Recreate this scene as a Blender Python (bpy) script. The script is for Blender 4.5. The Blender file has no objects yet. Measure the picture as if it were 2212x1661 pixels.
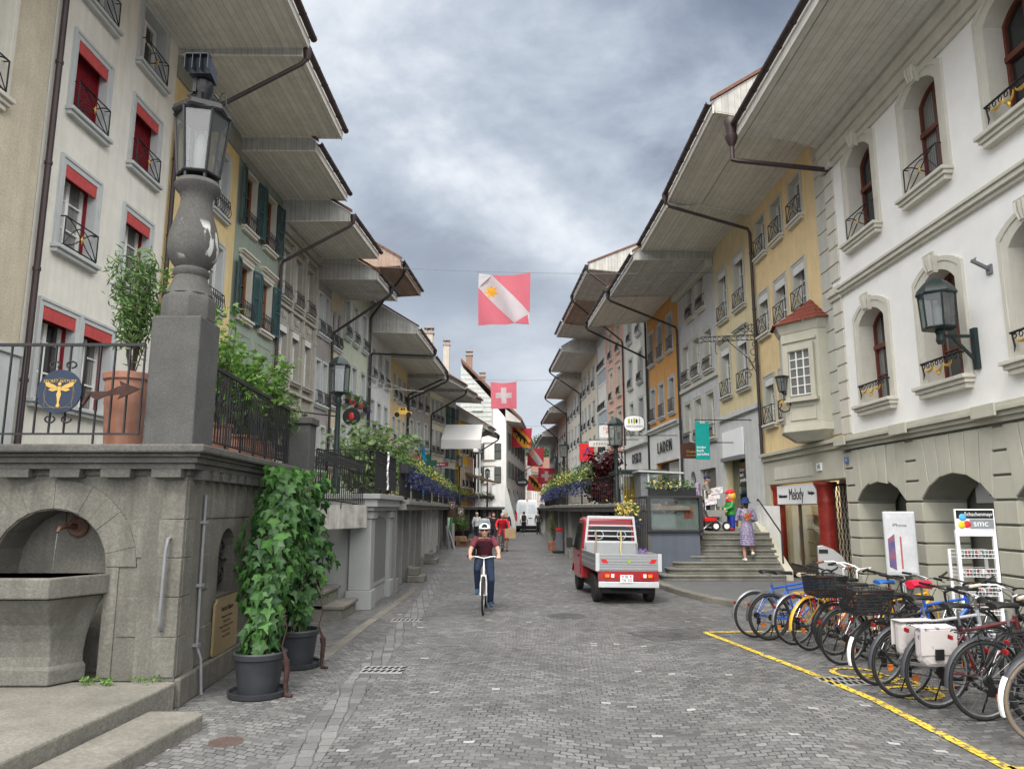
import bpy, bmesh, math, random
from mathutils import Vector, Matrix
random.seed(7)
R=math.radians
SC=bpy.context.scene
COL=SC.collection
# ------------------------------------------------------------------ camera
cam=bpy.data.cameras.new('camera'); camo=bpy.data.objects.new('camera',cam); COL.objects.link(camo)
cam.sensor_width=36; cam.lens=36*1600/2212; cam.clip_start=.05; cam.clip_end=3000
camo.location=(0,0,1.9); camo.rotation_euler=(R(90)+math.atan(269.5/1600),0,0)
SC.camera=camo
# ------------------------------------------------------------------ sky
SUN_EL,SUN_AZ=R(52),R(200)       # high, behind the camera and a little left; hidden by cloud
W=bpy.data.worlds.new('World'); SC.world=W; W.use_nodes=True
def world():
    nt=W.node_tree; N=nt.nodes; L=nt.links; N.clear()
    def nd(t,**k):
        n=N.new(t)
        for a,b in k.items(): setattr(n,a,b)
        return n
    def ma(op,a,b=None,c=None,clamp=False):
        n=nd('ShaderNodeMath',operation=op,use_clamp=clamp)
        for i,x in enumerate((a,b,c)):
            if x is None: continue
            if isinstance(x,(int,float)): n.inputs[i].default_value=x
            else: L.new(x,n.inputs[i])
        return n.outputs[0]
    def ramp(f,st):
        n=nd('ShaderNodeValToRGB'); e=n.color_ramp.elements
        while len(e)<len(st): e.new(.5)
        for i,(p,c) in enumerate(st): e[i].position=p; e[i].color=(*c,1)
        L.new(f,n.inputs[0]); return n.outputs[0]
    out=nd('ShaderNodeOutputWorld'); bg=nd('ShaderNodeBackground'); L.new(bg.outputs[0],out.inputs[0])
    tc=nd('ShaderNodeTexCoord'); sep=nd('ShaderNodeSeparateXYZ'); L.new(tc.outputs['Generated'],sep.inputs[0])
    x,y,z=sep.outputs
    zz=ma('ADD',ma('MAXIMUM',z,0),.52)
    cv=nd('ShaderNodeCombineXYZ'); L.new(ma('DIVIDE',x,zz),cv.inputs[0]); L.new(ma('DIVIDE',y,zz),cv.inputs[1]); L.new(ma('MULTIPLY',z,.6),cv.inputs[2])
    mp=nd('ShaderNodeMapping'); L.new(cv.outputs[0],mp.inputs[0]); mp.inputs['Location'].default_value=(1.35,.1,.3); mp.inputs['Rotation'].default_value=(0,0,R(24)); mp.inputs['Scale'].default_value=(1.45,1.75,1)
    def noise(s,d,r,dist=0):
        n=nd('ShaderNodeTexNoise'); n.inputs['Scale'].default_value=s; n.inputs['Detail'].default_value=d; n.inputs['Roughness'].default_value=r; n.inputs['Distortion'].default_value=dist
        L.new(mp.outputs[0],n.inputs['Vector']); return n.outputs['Fac']
    big=noise(1.15,2.5,.45,.3); mid=noise(3.0,8,.55,.25); fin=noise(11,7,.6,.3)
    f=ma('ADD',ma('ADD',ma('MULTIPLY',big,.80),ma('MULTIPLY',mid,.44)),ma('MULTIPLY',fin,.10))
    cl=ramp(f,[(.52,(.155,.185,.245)),(.605,(.225,.265,.34)),(.665,(.32,.37,.45)),(.73,(.44,.49,.565)),(.83,(.70,.735,.78))])
    # whiter towards the horizon
    hz=ma('SUBTRACT',1,ma('MULTIPLY',ma('MAXIMUM',z,0),2.3),clamp=True)
    mx=nd('ShaderNodeMix',data_type='RGBA'); L.new(ma('MULTIPLY',hz,.95,None,True),mx.inputs['Factor']); L.new(cl,mx.inputs['A']); mx.inputs['B'].default_value=(.60,.64,.69,1)
    # thin gaps where the clear sky shows
    sk=nd('ShaderNodeTexSky',sky_type='NISHITA'); sk.sun_disc=False; sk.sun_elevation=SUN_EL; sk.sun_rotation=SUN_AZ
    sks=nd('ShaderNodeVectorMath',operation='SCALE'); L.new(sk.outputs[0],sks.inputs[0]); sks.inputs['Scale'].default_value=.07
    gap=ma('MULTIPLY',ma('SUBTRACT',.5,big,clamp=True),1.5,clamp=True)
    m2=nd('ShaderNodeMix',data_type='RGBA'); L.new(gap,m2.inputs['Factor']); L.new(mx.outputs['Result'],m2.inputs['A']); L.new(sks.outputs[0],m2.inputs['B'])
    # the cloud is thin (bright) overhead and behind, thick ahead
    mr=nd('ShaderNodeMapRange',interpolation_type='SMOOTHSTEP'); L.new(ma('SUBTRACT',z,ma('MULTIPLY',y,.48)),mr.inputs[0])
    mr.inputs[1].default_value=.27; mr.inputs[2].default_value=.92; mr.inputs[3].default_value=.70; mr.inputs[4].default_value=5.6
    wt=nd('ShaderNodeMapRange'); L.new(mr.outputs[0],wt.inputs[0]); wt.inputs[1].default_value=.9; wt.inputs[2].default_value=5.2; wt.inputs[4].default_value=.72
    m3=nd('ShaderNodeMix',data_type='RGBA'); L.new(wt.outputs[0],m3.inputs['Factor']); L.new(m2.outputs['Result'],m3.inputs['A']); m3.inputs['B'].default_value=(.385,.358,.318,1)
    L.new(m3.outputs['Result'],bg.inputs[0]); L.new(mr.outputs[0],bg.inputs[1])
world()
sl=bpy.data.lights.new('sun','SUN'); sl.energy=1.5; sl.angle=R(15); sl.color=(1,.945,.86)
so=bpy.data.objects.new('sun',sl); COL.objects.link(so)
d=Vector((math.sin(SUN_AZ)*math.cos(SUN_EL),math.cos(SUN_AZ)*math.cos(SUN_EL),math.sin(SUN_EL)))
so.rotation_euler=d.to_track_quat('Z','Y').to_euler(); so.location=(0,-20,40)
SC.view_settings.view_transform='Standard'; SC.view_settings.look='None'; SC.view_settings.gamma=1; SC.view_settings.use_curve_mapping=False
SC.view_settings.exposure=0.92
# ------------------------------------------------------------------ mesh helpers
class MB:
    def __init__(s): s.v=[];s.f=[];s.m=[];s.c=0
    def add(s,V,F):
        o=len(s.v); s.v+=[tuple(p) for p in V]
        for f in F: s.f.append([i+o for i in f]); s.m.append(s.c)
        return s
    def mat(s,i): s.c=i; return s
    def box(s,x0,x1,y0,y1,z0,z1):
        return s.add([(x0,y0,z0),(x1,y0,z0),(x1,y1,z0),(x0,y1,z0),(x0,y0,z1),(x1,y0,z1),(x1,y1,z1),(x0,y1,z1)],
            [(0,3,2,1),(4,5,6,7),(0,1,5,4),(1,2,6,5),(2,3,7,6),(3,0,4,7)])
    def hexa(s,P): return s.add(P,[(0,3,2,1),(4,5,6,7),(0,1,5,4),(1,2,6,5),(2,3,7,6),(3,0,4,7)])
    def bar(s,p,q,w,h,up=(0,0,1)):
        p,q=Vector(p),Vector(q); d=(q-p).normalized(); u=Vector(up)
        if abs(d.dot(u))>.98: u=Vector((1,0,0))
        a=d.cross(u).normalized()*w/2; b=a.cross(d).normalized()*h/2
        return s.hexa([p-a-b,p+a-b,q+a-b,q-a-b,p-a+b,p+a+b,q+a+b,q-a+b])
    def tube(s,P,r,n=8,closed=False,cap=True):
        P=[Vector(p) for p in P]; k=len(P); rs=r if isinstance(r,(list,tuple)) else [r]*k
        V=[];F=[];u=None
        for i in range(k):
            if closed: d=P[(i+1)%k]-P[i-1]
            else: d=P[min(i+1,k-1)]-P[max(i-1,0)]
            d=d.normalized() if d.length>1e-9 else Vector((0,0,1))
            if u is None:
                u=d.cross(Vector((0,0,1)))
                if u.length<1e-3: u=d.cross(Vector((1,0,0)))
            u=(u-d*u.dot(d))
            u=u.normalized() if u.length>1e-6 else d.orthogonal().normalized()
            w=d.cross(u)
            for j in range(n):
                t=2*math.pi*j/n; V.append(P[i]+(u*math.cos(t)+w*math.sin(t))*rs[i])
        for i in range(k if closed else k-1):
            a=i*n;b=((i+1)%k)*n
            for j in range(n): F.append((a+j,a+(j+1)%n,b+(j+1)%n,b+j))
        if not closed and cap: F.append(tuple(range(n))[::-1]); F.append(tuple(range((k-1)*n,k*n)))
        return s.add(V,F)
    def lathe(s,prof,c=(0,0,0),n=24,sq=None):
        V=[];F=[];k=len(prof)
        for r,z in prof:
            for j in range(n):
                t=2*math.pi*(j+.5)/n; V.append((c[0]+r*math.cos(t),c[1]+r*math.sin(t),c[2]+z))
        for i in range(k-1):
            for j in range(n): F.append((i*n+j,i*n+(j+1)%n,(i+1)*n+(j+1)%n,(i+1)*n+j))
        if prof[0][0]>1e-4: F.append(tuple(range(n))[::-1])
        if prof[-1][0]>1e-4: F.append(tuple(range((k-1)*n,k*n)))
        return s.add(V,F)
    def prism(s,poly,fn,a,b):          # poly of 2D points; fn(u,v,w)->3D
        n=len(poly); V=[fn(u,v,a) for u,v in poly]+[fn(u,v,b) for u,v in poly]
        F=[tuple(range(n))[::-1],tuple(range(n,2*n))]+[(i,(i+1)%n,n+(i+1)%n,n+i) for i in range(n)]
        return s.add(V,F)
    def ball(s,c,r,nu=12,nv=8):
        rx,ry,rz=(r,r,r) if isinstance(r,(int,float)) else r
        V=[(c[0],c[1],c[2]-rz)];F=[]
        for i in range(1,nv):
            t=math.pi*i/nv
            for j in range(nu):
                p=2*math.pi*j/nu; V.append((c[0]+rx*math.sin(t)*math.cos(p),c[1]+ry*math.sin(t)*math.sin(p),c[2]-rz*math.cos(t)))
        V.append((c[0],c[1],c[2]+rz)); e=len(V)-1
        for j in range(nu): F.append((0,1+(j+1)%nu,1+j)); F.append((e,e-nu+j,e-nu+(j+1)%nu))
        for i in range(nv-2):
            for j in range(nu): a=1+i*nu; F.append((a+j,a+(j+1)%nu,a+nu+(j+1)%nu,a+nu+j))
        return s.add(V,F)
    def limb(s,P,r,n=10):
        s.tube(P,r,n)
        rs=r if isinstance(r,(list,tuple)) else [r]*len(P)
        for p,q in zip(P,rs): s.ball(p,q*.995,10,8)
        return s
    def grid(s,fn,nu,nv):
        V=[fn(i/nu,j/nv) for j in range(nv+1) for i in range(nu+1)]
        F=[(j*(nu+1)+i,j*(nu+1)+i+1,(j+1)*(nu+1)+i+1,(j+1)*(nu+1)+i) for j in range(nv) for i in range(nu)]
        return s.add(V,F)
    def mesh(s,name,mats,smooth=None,norm=True):
        me=bpy.data.meshes.new(name); me.from_pydata(s.v,[],s.f)
        for m in (mats if isinstance(mats,(list,tuple)) else [mats]): me.materials.append(m)
        if any(s.m): me.polygons.foreach_set('material_index',s.m)
        if norm:
            b=bmesh.new(); b.from_mesh(me); bmesh.ops.recalc_face_normals(b,faces=b.faces); b.to_mesh(me); b.free()
        if smooth:
            me.polygons.foreach_set('use_smooth',[True]*len(me.polygons)); me.set_sharp_from_angle(angle=R(smooth))
        me.update(); return me
    def build(s,name,mats,parent=None,loc=None,smooth=None,norm=True,bev=0,label=None):
        return put(name,s.mesh(name,mats,smooth,norm),parent,loc,bev,label)
def put(name,me,parent=None,loc=None,bev=0,label=None,rot=None):
    o=bpy.data.objects.new(name,me); COL.objects.link(o)
    if parent: o.parent=parent
    if loc: o.location=loc
    if rot: o.rotation_euler=rot
    if label: o['label']=label
    if bev:
        m=o.modifiers.new('bevel','BEVEL'); m.width=bev; m.segments=2; m.limit_method='ANGLE'; m.angle_limit=R(40)
    return o
def thing(name,label,cat,loc=(0,0,0),rz=0,group=None):
    o=bpy.data.objects.new(name,None); COL.objects.link(o); o.location=loc; o.rotation_euler=(0,0,rz); o.empty_display_size=.2
    return tag(o,label,cat,group)
def tag(o,label,cat,group=None,kind=None):
    o['label']=label; o['category']=cat
    if group: o['group']=group
    if kind: o['kind']=kind
    return o
def struct(o): o['kind']='structure'; return o
def dup(root,loc,rz,label,group=None):
    r=root.copy(); COL.objects.link(r); r.location=loc; r.rotation_euler=(0,0,rz); r['label']=label
    if group: r['group']=group
    for ch in list(root.children):
        c=ch.copy(); COL.objects.link(c); c.parent=r
        for g in list(ch.children):
            q=g.copy(); COL.objects.link(q); q.parent=c
    return r
def text(name,s,size,mat,parent,loc,rot=(R(90),0,0),ext=.004,align='CENTER',shear=0,sx=1,label=None,sp=1):
    c=bpy.data.curves.new(name,'FONT'); c.body=s; c.size=size; c.extrude=ext; c.align_x=align; c.align_y='CENTER'; c.shear=shear; c.space_character=sp; c.space_line=.9
    c.materials.append(mat)
    t=bpy.data.objects.new('tmp',c); COL.objects.link(t); dg=bpy.context.evaluated_depsgraph_get()
    me=bpy.data.meshes.new_from_object(t.evaluated_get(dg)); me.name=name; bpy.data.objects.remove(t)
    o=bpy.data.objects.new(name,me); COL.objects.link(o); o.parent=parent; o.location=loc; o.rotation_euler=rot; o.scale=(sx,1,1)
    if label: o['label']=label
    return o
# ------------------------------------------------------------------ materials
def newmat(name):
    m=bpy.data.materials.new(name); m.use_nodes=True; nt=m.node_tree; p=nt.nodes['Principled BSDF']; return m,nt,p
def mk(name,col,rough=.8,var=.12,scale=6,bump=0,bscale=60,bdist=.01,spec=.3,metal=0,streak=0,scol=(.05,.05,.045),coat=0,fine=0):
    m,nt,p=newmat(name); N=nt.nodes; L=nt.links
    p.inputs['Roughness'].default_value=rough; p.inputs['Specular IOR Level'].default_value=spec; p.inputs['Metallic'].default_value=metal
    if coat: p.inputs['Coat Weight'].default_value=coat; p.inputs['Coat Roughness'].default_value=.08
    tc=N.new('ShaderNodeTexCoord')
    def noise(s,d=6,vec=None,r=.6):
        n=N.new('ShaderNodeTexNoise'); n.inputs['Scale'].default_value=s; n.inputs['Detail'].default_value=d; n.inputs['Roughness'].default_value=r
        L.new(vec or tc.outputs['Object'],n.inputs['Vector']); return n.outputs['Fac']
    def mixc(f,a,b,mode='MIX'):
        n=N.new('ShaderNodeMix'); n.data_type='RGBA'; n.blend_type=mode
        for k,x in (('Factor',f),('A',a),('B',b)):
            s=[i for i in n.inputs if i.name==k and i.type==('VALUE' if k=='Factor' else 'RGBA')][0]
            if hasattr(x,'links'): L.new(x,s)
            else: s.default_value=x if k=='Factor' else (*x,1)
        return [q for q in n.outputs if q.type=='RGBA'][0]
    def rng(f,a,b,lo=0,hi=1):
        n=N.new('ShaderNodeMapRange'); L.new(f,n.inputs[0])
        for i,x in zip((1,2,3,4),(a,b,lo,hi)): n.inputs[i].default_value=x
        return n.outputs[0]
    c=mixc(rng(noise(scale),.3,.7),[x*(1-var) for x in col],[min(1,x*(1+var)) for x in col])
    if fine: c=mixc(rng(noise(bscale*.8,3),.42,.62,fine,0),c,[x*.35 for x in col])
    if streak:
        mp=N.new('ShaderNodeMapping'); mp.inputs['Scale'].default_value=(5,5,.5); L.new(tc.outputs['Object'],mp.inputs[0])
        f=noise(1,7,mp.outputs[0],.65); g=noise(1.1,4)
        mm=N.new('ShaderNodeMath'); mm.operation='MULTIPLY'; L.new(rng(f,.44,.62),mm.inputs[0]); L.new(rng(g,.35,.65,.2,streak),mm.inputs[1])
        c=mixc(mm.outputs[0],c,scol)
    L.new(c,p.inputs['Base Color'])
    if bump:
        b=N.new('ShaderNodeBump'); b.inputs['Strength'].default_value=bump; b.inputs['Distance'].default_value=bdist; L.new(noise(bscale,5),b.inputs['Height']); L.new(b.outputs[0],p.inputs['Normal'])
    return m
MATS={}
def stucco(key,col,bump=.35,bs=55,streak=.28,var=.08,fine=0):
    if key not in MATS: MATS[key]=mk(key,col,.92,var,2.2,bump,bs,.012,.15,streak=streak,scol=[x*.45 for x in col],fine=fine)
    return MATS[key]
def flat(key,col,rough=.6,**k):
    if key not in MATS: MATS[key]=mk(key,col,rough,**k)
    return MATS[key]
def leafmat(key,c1,c2,tr=.35):
    if key in MATS: return MATS[key]
    m,nt,p=newmat(key); N=nt.nodes;L=nt.links
    g=N.new('ShaderNodeNewGeometry'); r=N.new('ShaderNodeValToRGB'); e=r.color_ramp.elements; e[0].color=(*c1,1); e[1].color=(*c2,1)
    L.new(g.outputs['Random Per Island'],r.inputs[0]); L.new(r.outputs[0],p.inputs['Base Color']); p.inputs['Roughness'].default_value=.5; p.inputs['Specular IOR Level'].default_value=.35
    t=N.new('ShaderNodeBsdfTranslucent'); L.new(r.outputs[0],t.inputs[0]); mx=N.new('ShaderNodeMixShader'); mx.inputs[0].default_value=tr
    L.new(p.outputs[0],mx.inputs[1]); L.new(t.outputs[0],mx.inputs[2]); L.new(mx.outputs[0],N['Material Output'].inputs[0]); MATS[key]=m; return m
def clothmat(key,col,tr=.4):
    m=flat(key,col,.9,var=.06,scale=5); nt=m.node_tree; N=nt.nodes; L=nt.links; p=N['Principled BSDF']
    t=N.new('ShaderNodeBsdfTranslucent'); t.inputs[0].default_value=(*col,1); mx=N.new('ShaderNodeMixShader'); mx.inputs[0].default_value=tr
    L.new(p.outputs[0],mx.inputs[1]); L.new(t.outputs[0],mx.inputs[2]); L.new(mx.outputs[0],N['Material Output'].inputs[0]); return m
def glassmat():
    m,nt,p=newmat('window_glass'); N=nt.nodes;L=nt.links
    oi=N.new('ShaderNodeObjectInfo'); r=N.new('ShaderNodeValToRGB'); e=r.color_ramp.elements
    e[0].color=(.012,.014,.016,1); e[1].color=(.06,.065,.07,1); e.new(.8).color=(.03,.033,.036,1); e.new(.9).color=(.16,.165,.16,1)
    L.new(oi.outputs['Random'],r.inputs[0])
    tc0=N.new('ShaderNodeTexCoord'); sp=N.new('ShaderNodeSeparateXYZ'); L.new(tc0.outputs['Object'],sp.inputs[0])
    def ma(op,a,b=0.):
        q=N.new('ShaderNodeMath'); q.operation=op
        for i,x in enumerate((a,b)):
            if isinstance(x,(int,float)): q.inputs[i].default_value=x
            else: L.new(x,q.inputs[i])
        return q.outputs[0]
    rn=oi.outputs['Random']; r2=ma('FRACT',ma('MULTIPLY',rn,17.3)); r3=ma('FRACT',ma('MULTIPLY',rn,41.7))
    cur=ma('MULTIPLY',ma('GREATER_THAN',ma('ABSOLUTE',sp.outputs[0]),ma('ADD',ma('MULTIPLY',r2,.35),.12)),ma('GREATER_THAN',r3,.42))
    fold=ma('ADD',.75,ma('MULTIPLY',ma('SINE',ma('MULTIPLY',sp.outputs[0],90)),.25))
    mx=N.new('ShaderNodeMix'); mx.data_type='RGBA'; L.new(ma('MULTIPLY',cur,fold),mx.inputs[0]); L.new(r.outputs[0],mx.inputs[6]); mx.inputs[7].default_value=(.20,.20,.19,1); L.new(mx.outputs[2],p.inputs['Base Color'])
    p.inputs['Roughness'].default_value=.04; p.inputs['Specular IOR Level'].default_value=.6
    tc=N.new('ShaderNodeTexCoord'); n=N.new('ShaderNodeTexNoise'); n.inputs['Scale'].default_value=2.5; L.new(tc.outputs['Object'],n.inputs[0])
    b=N.new('ShaderNodeBump'); b.inputs['Strength'].default_value=.12; b.inputs['Distance'].default_value=.02; L.new(n.outputs[0],b.inputs['Height']); L.new(b.outputs[0],p.inputs['Normal']); return m
GLASS=glassmat()
def clearglass():
    m,nt,p=newmat('lamp_glass'); N=nt.nodes;L=nt.links
    gl=N.new('ShaderNodeBsdfGlossy'); gl.inputs['Roughness'].default_value=.12; tr=N.new('ShaderNodeBsdfTransparent'); tr.inputs[0].default_value=(.62,.66,.67,1)
    di=N.new('ShaderNodeBsdfDiffuse'); di.inputs[0].default_value=(.34,.36,.36,1)
    a=N.new('ShaderNodeMixShader'); a.inputs[0].default_value=.16; L.new(tr.outputs[0],a.inputs[1]); L.new(di.outputs[0],a.inputs[2])
    b=N.new('ShaderNodeMixShader'); b.inputs[0].default_value=.08; L.new(a.outputs[0],b.inputs[1]); L.new(gl.outputs[0],b.inputs[2]); L.new(b.outputs[0],N['Material Output'].inputs[0]); return m
CLEAR=clearglass()
def shopglass():
    m,nt,p=newmat('shop_glass'); N=nt.nodes;L=nt.links
    gl=N.new('ShaderNodeBsdfGlossy'); gl.inputs['Roughness'].default_value=.02; tr=N.new('ShaderNodeBsdfTransparent'); tr.inputs[0].default_value=(.86,.9,.89,1)
    f=N.new('ShaderNodeLayerWeight'); f.inputs[0].default_value=.5; pw=N.new('ShaderNodeMath'); pw.operation='POWER'; L.new(f.outputs['Facing'],pw.inputs[0]); pw.inputs[1].default_value=4
    ad=N.new('ShaderNodeMath'); ad.operation='MULTIPLY_ADD'; L.new(pw.outputs[0],ad.inputs[0]); ad.inputs[1].default_value=.8; ad.inputs[2].default_value=.03; b=N.new('ShaderNodeMixShader'); L.new(ad.outputs[0],b.inputs[0]); L.new(tr.outputs[0],b.inputs[1]); L.new(gl.outputs[0],b.inputs[2]); L.new(b.outputs[0],N['Material Output'].inputs[0]); return m
SHOPG=shopglass()
IRON=flat('black_iron',(.018,.018,.02),.5,var=.2)
LAMPM=flat('dark_green_lamp_paint',(.016,.028,.028),.4,var=.2)
BROWNPIPE=flat('brown_pipe_paint',(.045,.03,.03),.45,var=.15,scale=3)
DARKPIPE=flat('dark_pipe_metal',(.025,.023,.025),.4,var=.2,scale=3)
GREYPIPE=flat('grey_pipe_metal',(.16,.165,.175),.4,var=.15)
def planks(m,pitch=.17):
    nt=m.node_tree; N=nt.nodes; L=nt.links; p=N['Principled BSDF']; src=p.inputs['Base Color'].links[0].from_socket
    tc=N.new('ShaderNodeTexCoord'); sp=N.new('ShaderNodeSeparateXYZ'); L.new(tc.outputs['Object'],sp.inputs[0])
    def ma(op,a,b):
        q=N.new('ShaderNodeMath'); q.operation=op
        for i,x in enumerate((a,b)):
            if isinstance(x,(int,float)): q.inputs[i].default_value=x
            else: L.new(x,q.inputs[i])
        return q.outputs[0]
    sc=ma('MULTIPLY',sp.outputs[1],1/pitch); fr=ma('FRACT',sc,0); ln=ma('LESS_THAN',fr,.075); fl=ma('FLOOR',sc,0)
    wn=N.new('ShaderNodeTexWhiteNoise'); wn.noise_dimensions='1D'; L.new(fl,wn.inputs['W'])
    k=ma('MULTIPLY',ma('ADD',ma('MULTIPLY',wn.outputs[0],.13),.9),ma('SUBTRACT',1,ma('MULTIPLY',ln,.42)))
    v=N.new('ShaderNodeVectorMath'); v.operation='SCALE'; L.new(src,v.inputs[0]); L.new(k,v.inputs['Scale']); L.new(v.outputs[0],p.inputs['Base Color']); return m
SOFFIT=mk('soffit_boards',(.66,.64,.58),.75,.07,1.6,.12,30,streak=.12,scol=(.25,.24,.22))
SOFFIT2=mk('soffit_boards_grey',(.50,.49,.46),.75,.12,1.8,.12,30,streak=.3,scol=(.18,.17,.16))
SOFFITB=mk('soffit_boards_brown',(.32,.24,.19),.8,.15,2,.15,30,streak=.3,scol=(.12,.08,.06))
for q_ in (SOFFIT,SOFFIT2,SOFFITB): planks(q_)
GABLE=mk('weathered_gable_boards',(.40,.40,.375),.85,.15,3,streak=.3,scol=(.10,.10,.09)); planks(GABLE)
TILE=mk('roof_tile',(.16,.085,.06),.9,.3,9,.3,40,fine=.3)
GOLD=flat('gold_leaf',(.72,.46,.10),.35,metal=.7,var=.1)
TRIMR=mk('warm_grey_stone_trim',(.47,.465,.41),.85,.07,3,.15,80,streak=.15,scol=(.3,.29,.25))
TRIMG=mk('grey_stone_trim',(.45,.47,.465),.85,.07,3,.15,80,streak=.12,scol=(.3,.3,.29))
TRIMB=mk('beige_stone_trim',(.56,.535,.465),.85,.07,3,.15,80,streak=.12,scol=(.36,.34,.29))
TRIMD=mk('taupe_stone_trim',(.36,.345,.30),.85,.1,3,.2,80,streak=.3,scol=(.2,.19,.17))
SASHW=flat('white_sash_paint',(.72,.72,.69),.45,var=.04)
SASHB=flat('brown_sash_paint',(.12,.035,.022),.4,var=.12)
SASHG=flat('grey_sash_paint',(.28,.29,.29),.5,var=.05)
SASHO=flat('orange_wood_sash',(.22,.085,.03),.45,var=.12)
REDBLIND=flat('red_blind_paint',(.20,.012,.02),.5,var=.1)
REDBOARD=mk('red_board_paint',(.46,.07,.065),.6,.15,7,fine=.15,bscale=25)
GREENSH=flat('petrol_shutter_paint',(.035,.085,.09),.5,var=.15)
DARKSH=flat('dark_shutter_paint',(.022,.03,.028),.5,var=.15)
BLINDW=flat('pale_blind',(.60,.60,.58),.6,var=.04)
BLACK=flat('black_plastic',(.012,.012,.013),.45,var=.1)
RUBBER=flat('tyre_rubber',(.02,.02,.02),.75,var=.2)
DULLGOLD=flat('sign_gold',(.42,.27,.07),.5)
CHROME=flat('bright_metal',(.55,.56,.57),.25,metal=.9,var=.05)
ALU=flat('brushed_aluminium',(.52,.535,.55),.42,metal=.35,var=.06)
WHITE=flat('white_paint',(.78,.79,.80),.5,var=.03)
RED=flat('red_plastic',(.5,.02,.02),.3,var=.05)
TERRA=mk('terracotta',(.27,.12,.08),.85,.25,5,.15,50,streak=.45,scol=(.42,.3,.24))
SOIL=flat('potting_soil',(.03,.022,.016),.95,var=.3)
# ------------------------------------------------------------------ ground
def cobblemat(name,rot=0,bw=.108,rh=.080,lo=.092,hi=.155,arc=.16,white=True,paint=None,mortar=.075):
    m,nt,p=newmat(name); N=nt.nodes;L=nt.links
    def nd(t,**k):
        n=N.new(t)
        for a,b in k.items(): setattr(n,a,b)
        return n
    def ma(op,a,b=0,clamp=False):
        n=nd('ShaderNodeMath',operation=op,use_clamp=clamp)
        for i,x in enumerate((a,b)):
            if isinstance(x,(int,float)): n.inputs[i].default_value=x
            else: L.new(x,n.inputs[i])
        return n.outputs[0]
    def noise(s,d,v,r=.6):
        n=nd('ShaderNodeTexNoise'); n.inputs['Scale'].default_value=s; n.inputs['Detail'].default_value=d; n.inputs['Roughness'].default_value=r; L.new(v,n.inputs['Vector']); return n
    g=nd('ShaderNodeNewGeometry'); pos=g.outputs['Position']
    mp=nd('ShaderNodeMapping'); L.new(pos,mp.inputs[0]); mp.inputs['Rotation'].default_value=(0,0,rot)
    w=noise(1.1,3,mp.outputs[0]); ws=nd('ShaderNodeVectorMath',operation='SUBTRACT'); L.new(w.outputs['Color'],ws.inputs[0]); ws.inputs[1].default_value=(.5,.5,.5)
    wsc=nd('ShaderNodeVectorMath',operation='SCALE'); L.new(ws.outputs[0],wsc.inputs[0]); wsc.inputs['Scale'].default_value=.16
    w2=noise(16,2,mp.outputs[0]); w2s=nd('ShaderNodeVectorMath',operation='SUBTRACT'); L.new(w2.outputs['Color'],w2s.inputs[0]); w2s.inputs[1].default_value=(.5,.5,.5)
    w2c=nd('ShaderNodeVectorMath',operation='SCALE'); L.new(w2s.outputs[0],w2c.inputs[0]); w2c.inputs['Scale'].default_value=.035
    a1=nd('ShaderNodeVectorMath',operation='ADD'); L.new(mp.outputs[0],a1.inputs[0]); L.new(wsc.outputs[0],a1.inputs[1])
    a2=nd('ShaderNodeVectorMath',operation='ADD'); L.new(a1.outputs[0],a2.inputs[0]); L.new(w2c.outputs[0],a2.inputs[1])
    sp=nd('ShaderNodeSeparateXYZ'); L.new(a2.outputs[0],sp.inputs[0])
    yy=ma('ADD',sp.outputs[1],ma('MULTIPLY',ma('SINE',ma('MULTIPLY',sp.outputs[0],2.4)),arc))
    cb=nd('ShaderNodeCombineXYZ'); L.new(sp.outputs[0],cb.inputs[0]); L.new(yy,cb.inputs[1])
    br=nd('ShaderNodeTexBrick'); L.new(cb.outputs[0],br.inputs['Vector']); br.inputs['Scale'].default_value=1; br.inputs['Brick Width'].default_value=bw; br.inputs['Row Height'].default_value=rh
    br.inputs['Mortar Size'].default_value=.0075; br.inputs['Mortar Smooth'].default_value=.8; br.inputs['Color1'].default_value=(0,0,0,1); br.inputs['Color2'].default_value=(1,1,1,1); br.inputs['Mortar'].default_value=(.4,.4,.4,1); br.offset=.5
    rp=nd('ShaderNodeValToRGB'); e=rp.color_ramp.elements; L.new(br.outputs['Color'],rp.inputs[0])
    st=[(0,(lo*.88,lo*.88,lo*.87)),(.3,(lo*1.25,lo*1.25,lo*1.24)),(.6,((lo+hi)/2,(lo+hi)/2,(lo+hi)/2*.99)),(.86,(hi*.98,hi*.97,hi*.95))]
    if white: st+=[(.991,(hi*1.1,hi*1.1,hi*1.09)),(.9955,(.32,.32,.31))]
    while len(e)<len(st): e.new(.5)
    for i,(q,c) in enumerate(st): e[i].position=q; e[i].color=(*c,1)
    def mix(f,a,b,mode='MIX'):
        n=nd('ShaderNodeMix',data_type='RGBA',blend_type=mode)
        for s,x in ((n.inputs[0],f),(n.inputs[6],a),(n.inputs[7],b)):
            if hasattr(x,'links'): L.new(x,s)
            else: s.default_value=x if s==n.inputs[0] else (*x,1)
        return n.outputs[2]
    big=noise(.55,5,pos); fine=noise(45,4,pos)
    c=rp.outputs[0]
    if paint:
        wear=nd('ShaderNodeMapRange'); L.new(noise(9,6,pos,.7).outputs[0],wear.inputs[0]); wear.inputs[1].default_value=.50; wear.inputs[2].default_value=.62; wear.inputs[3].default_value=1; wear.inputs[4].default_value=0
        c=mix(wear.outputs[0],c,paint)
    bg=nd('ShaderNodeMapRange'); L.new(big.outputs[0],bg.inputs[0]); bg.inputs[1].default_value=.3; bg.inputs[2].default_value=.7; bg.inputs[3].default_value=.72; bg.inputs[4].default_value=1.25
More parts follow.
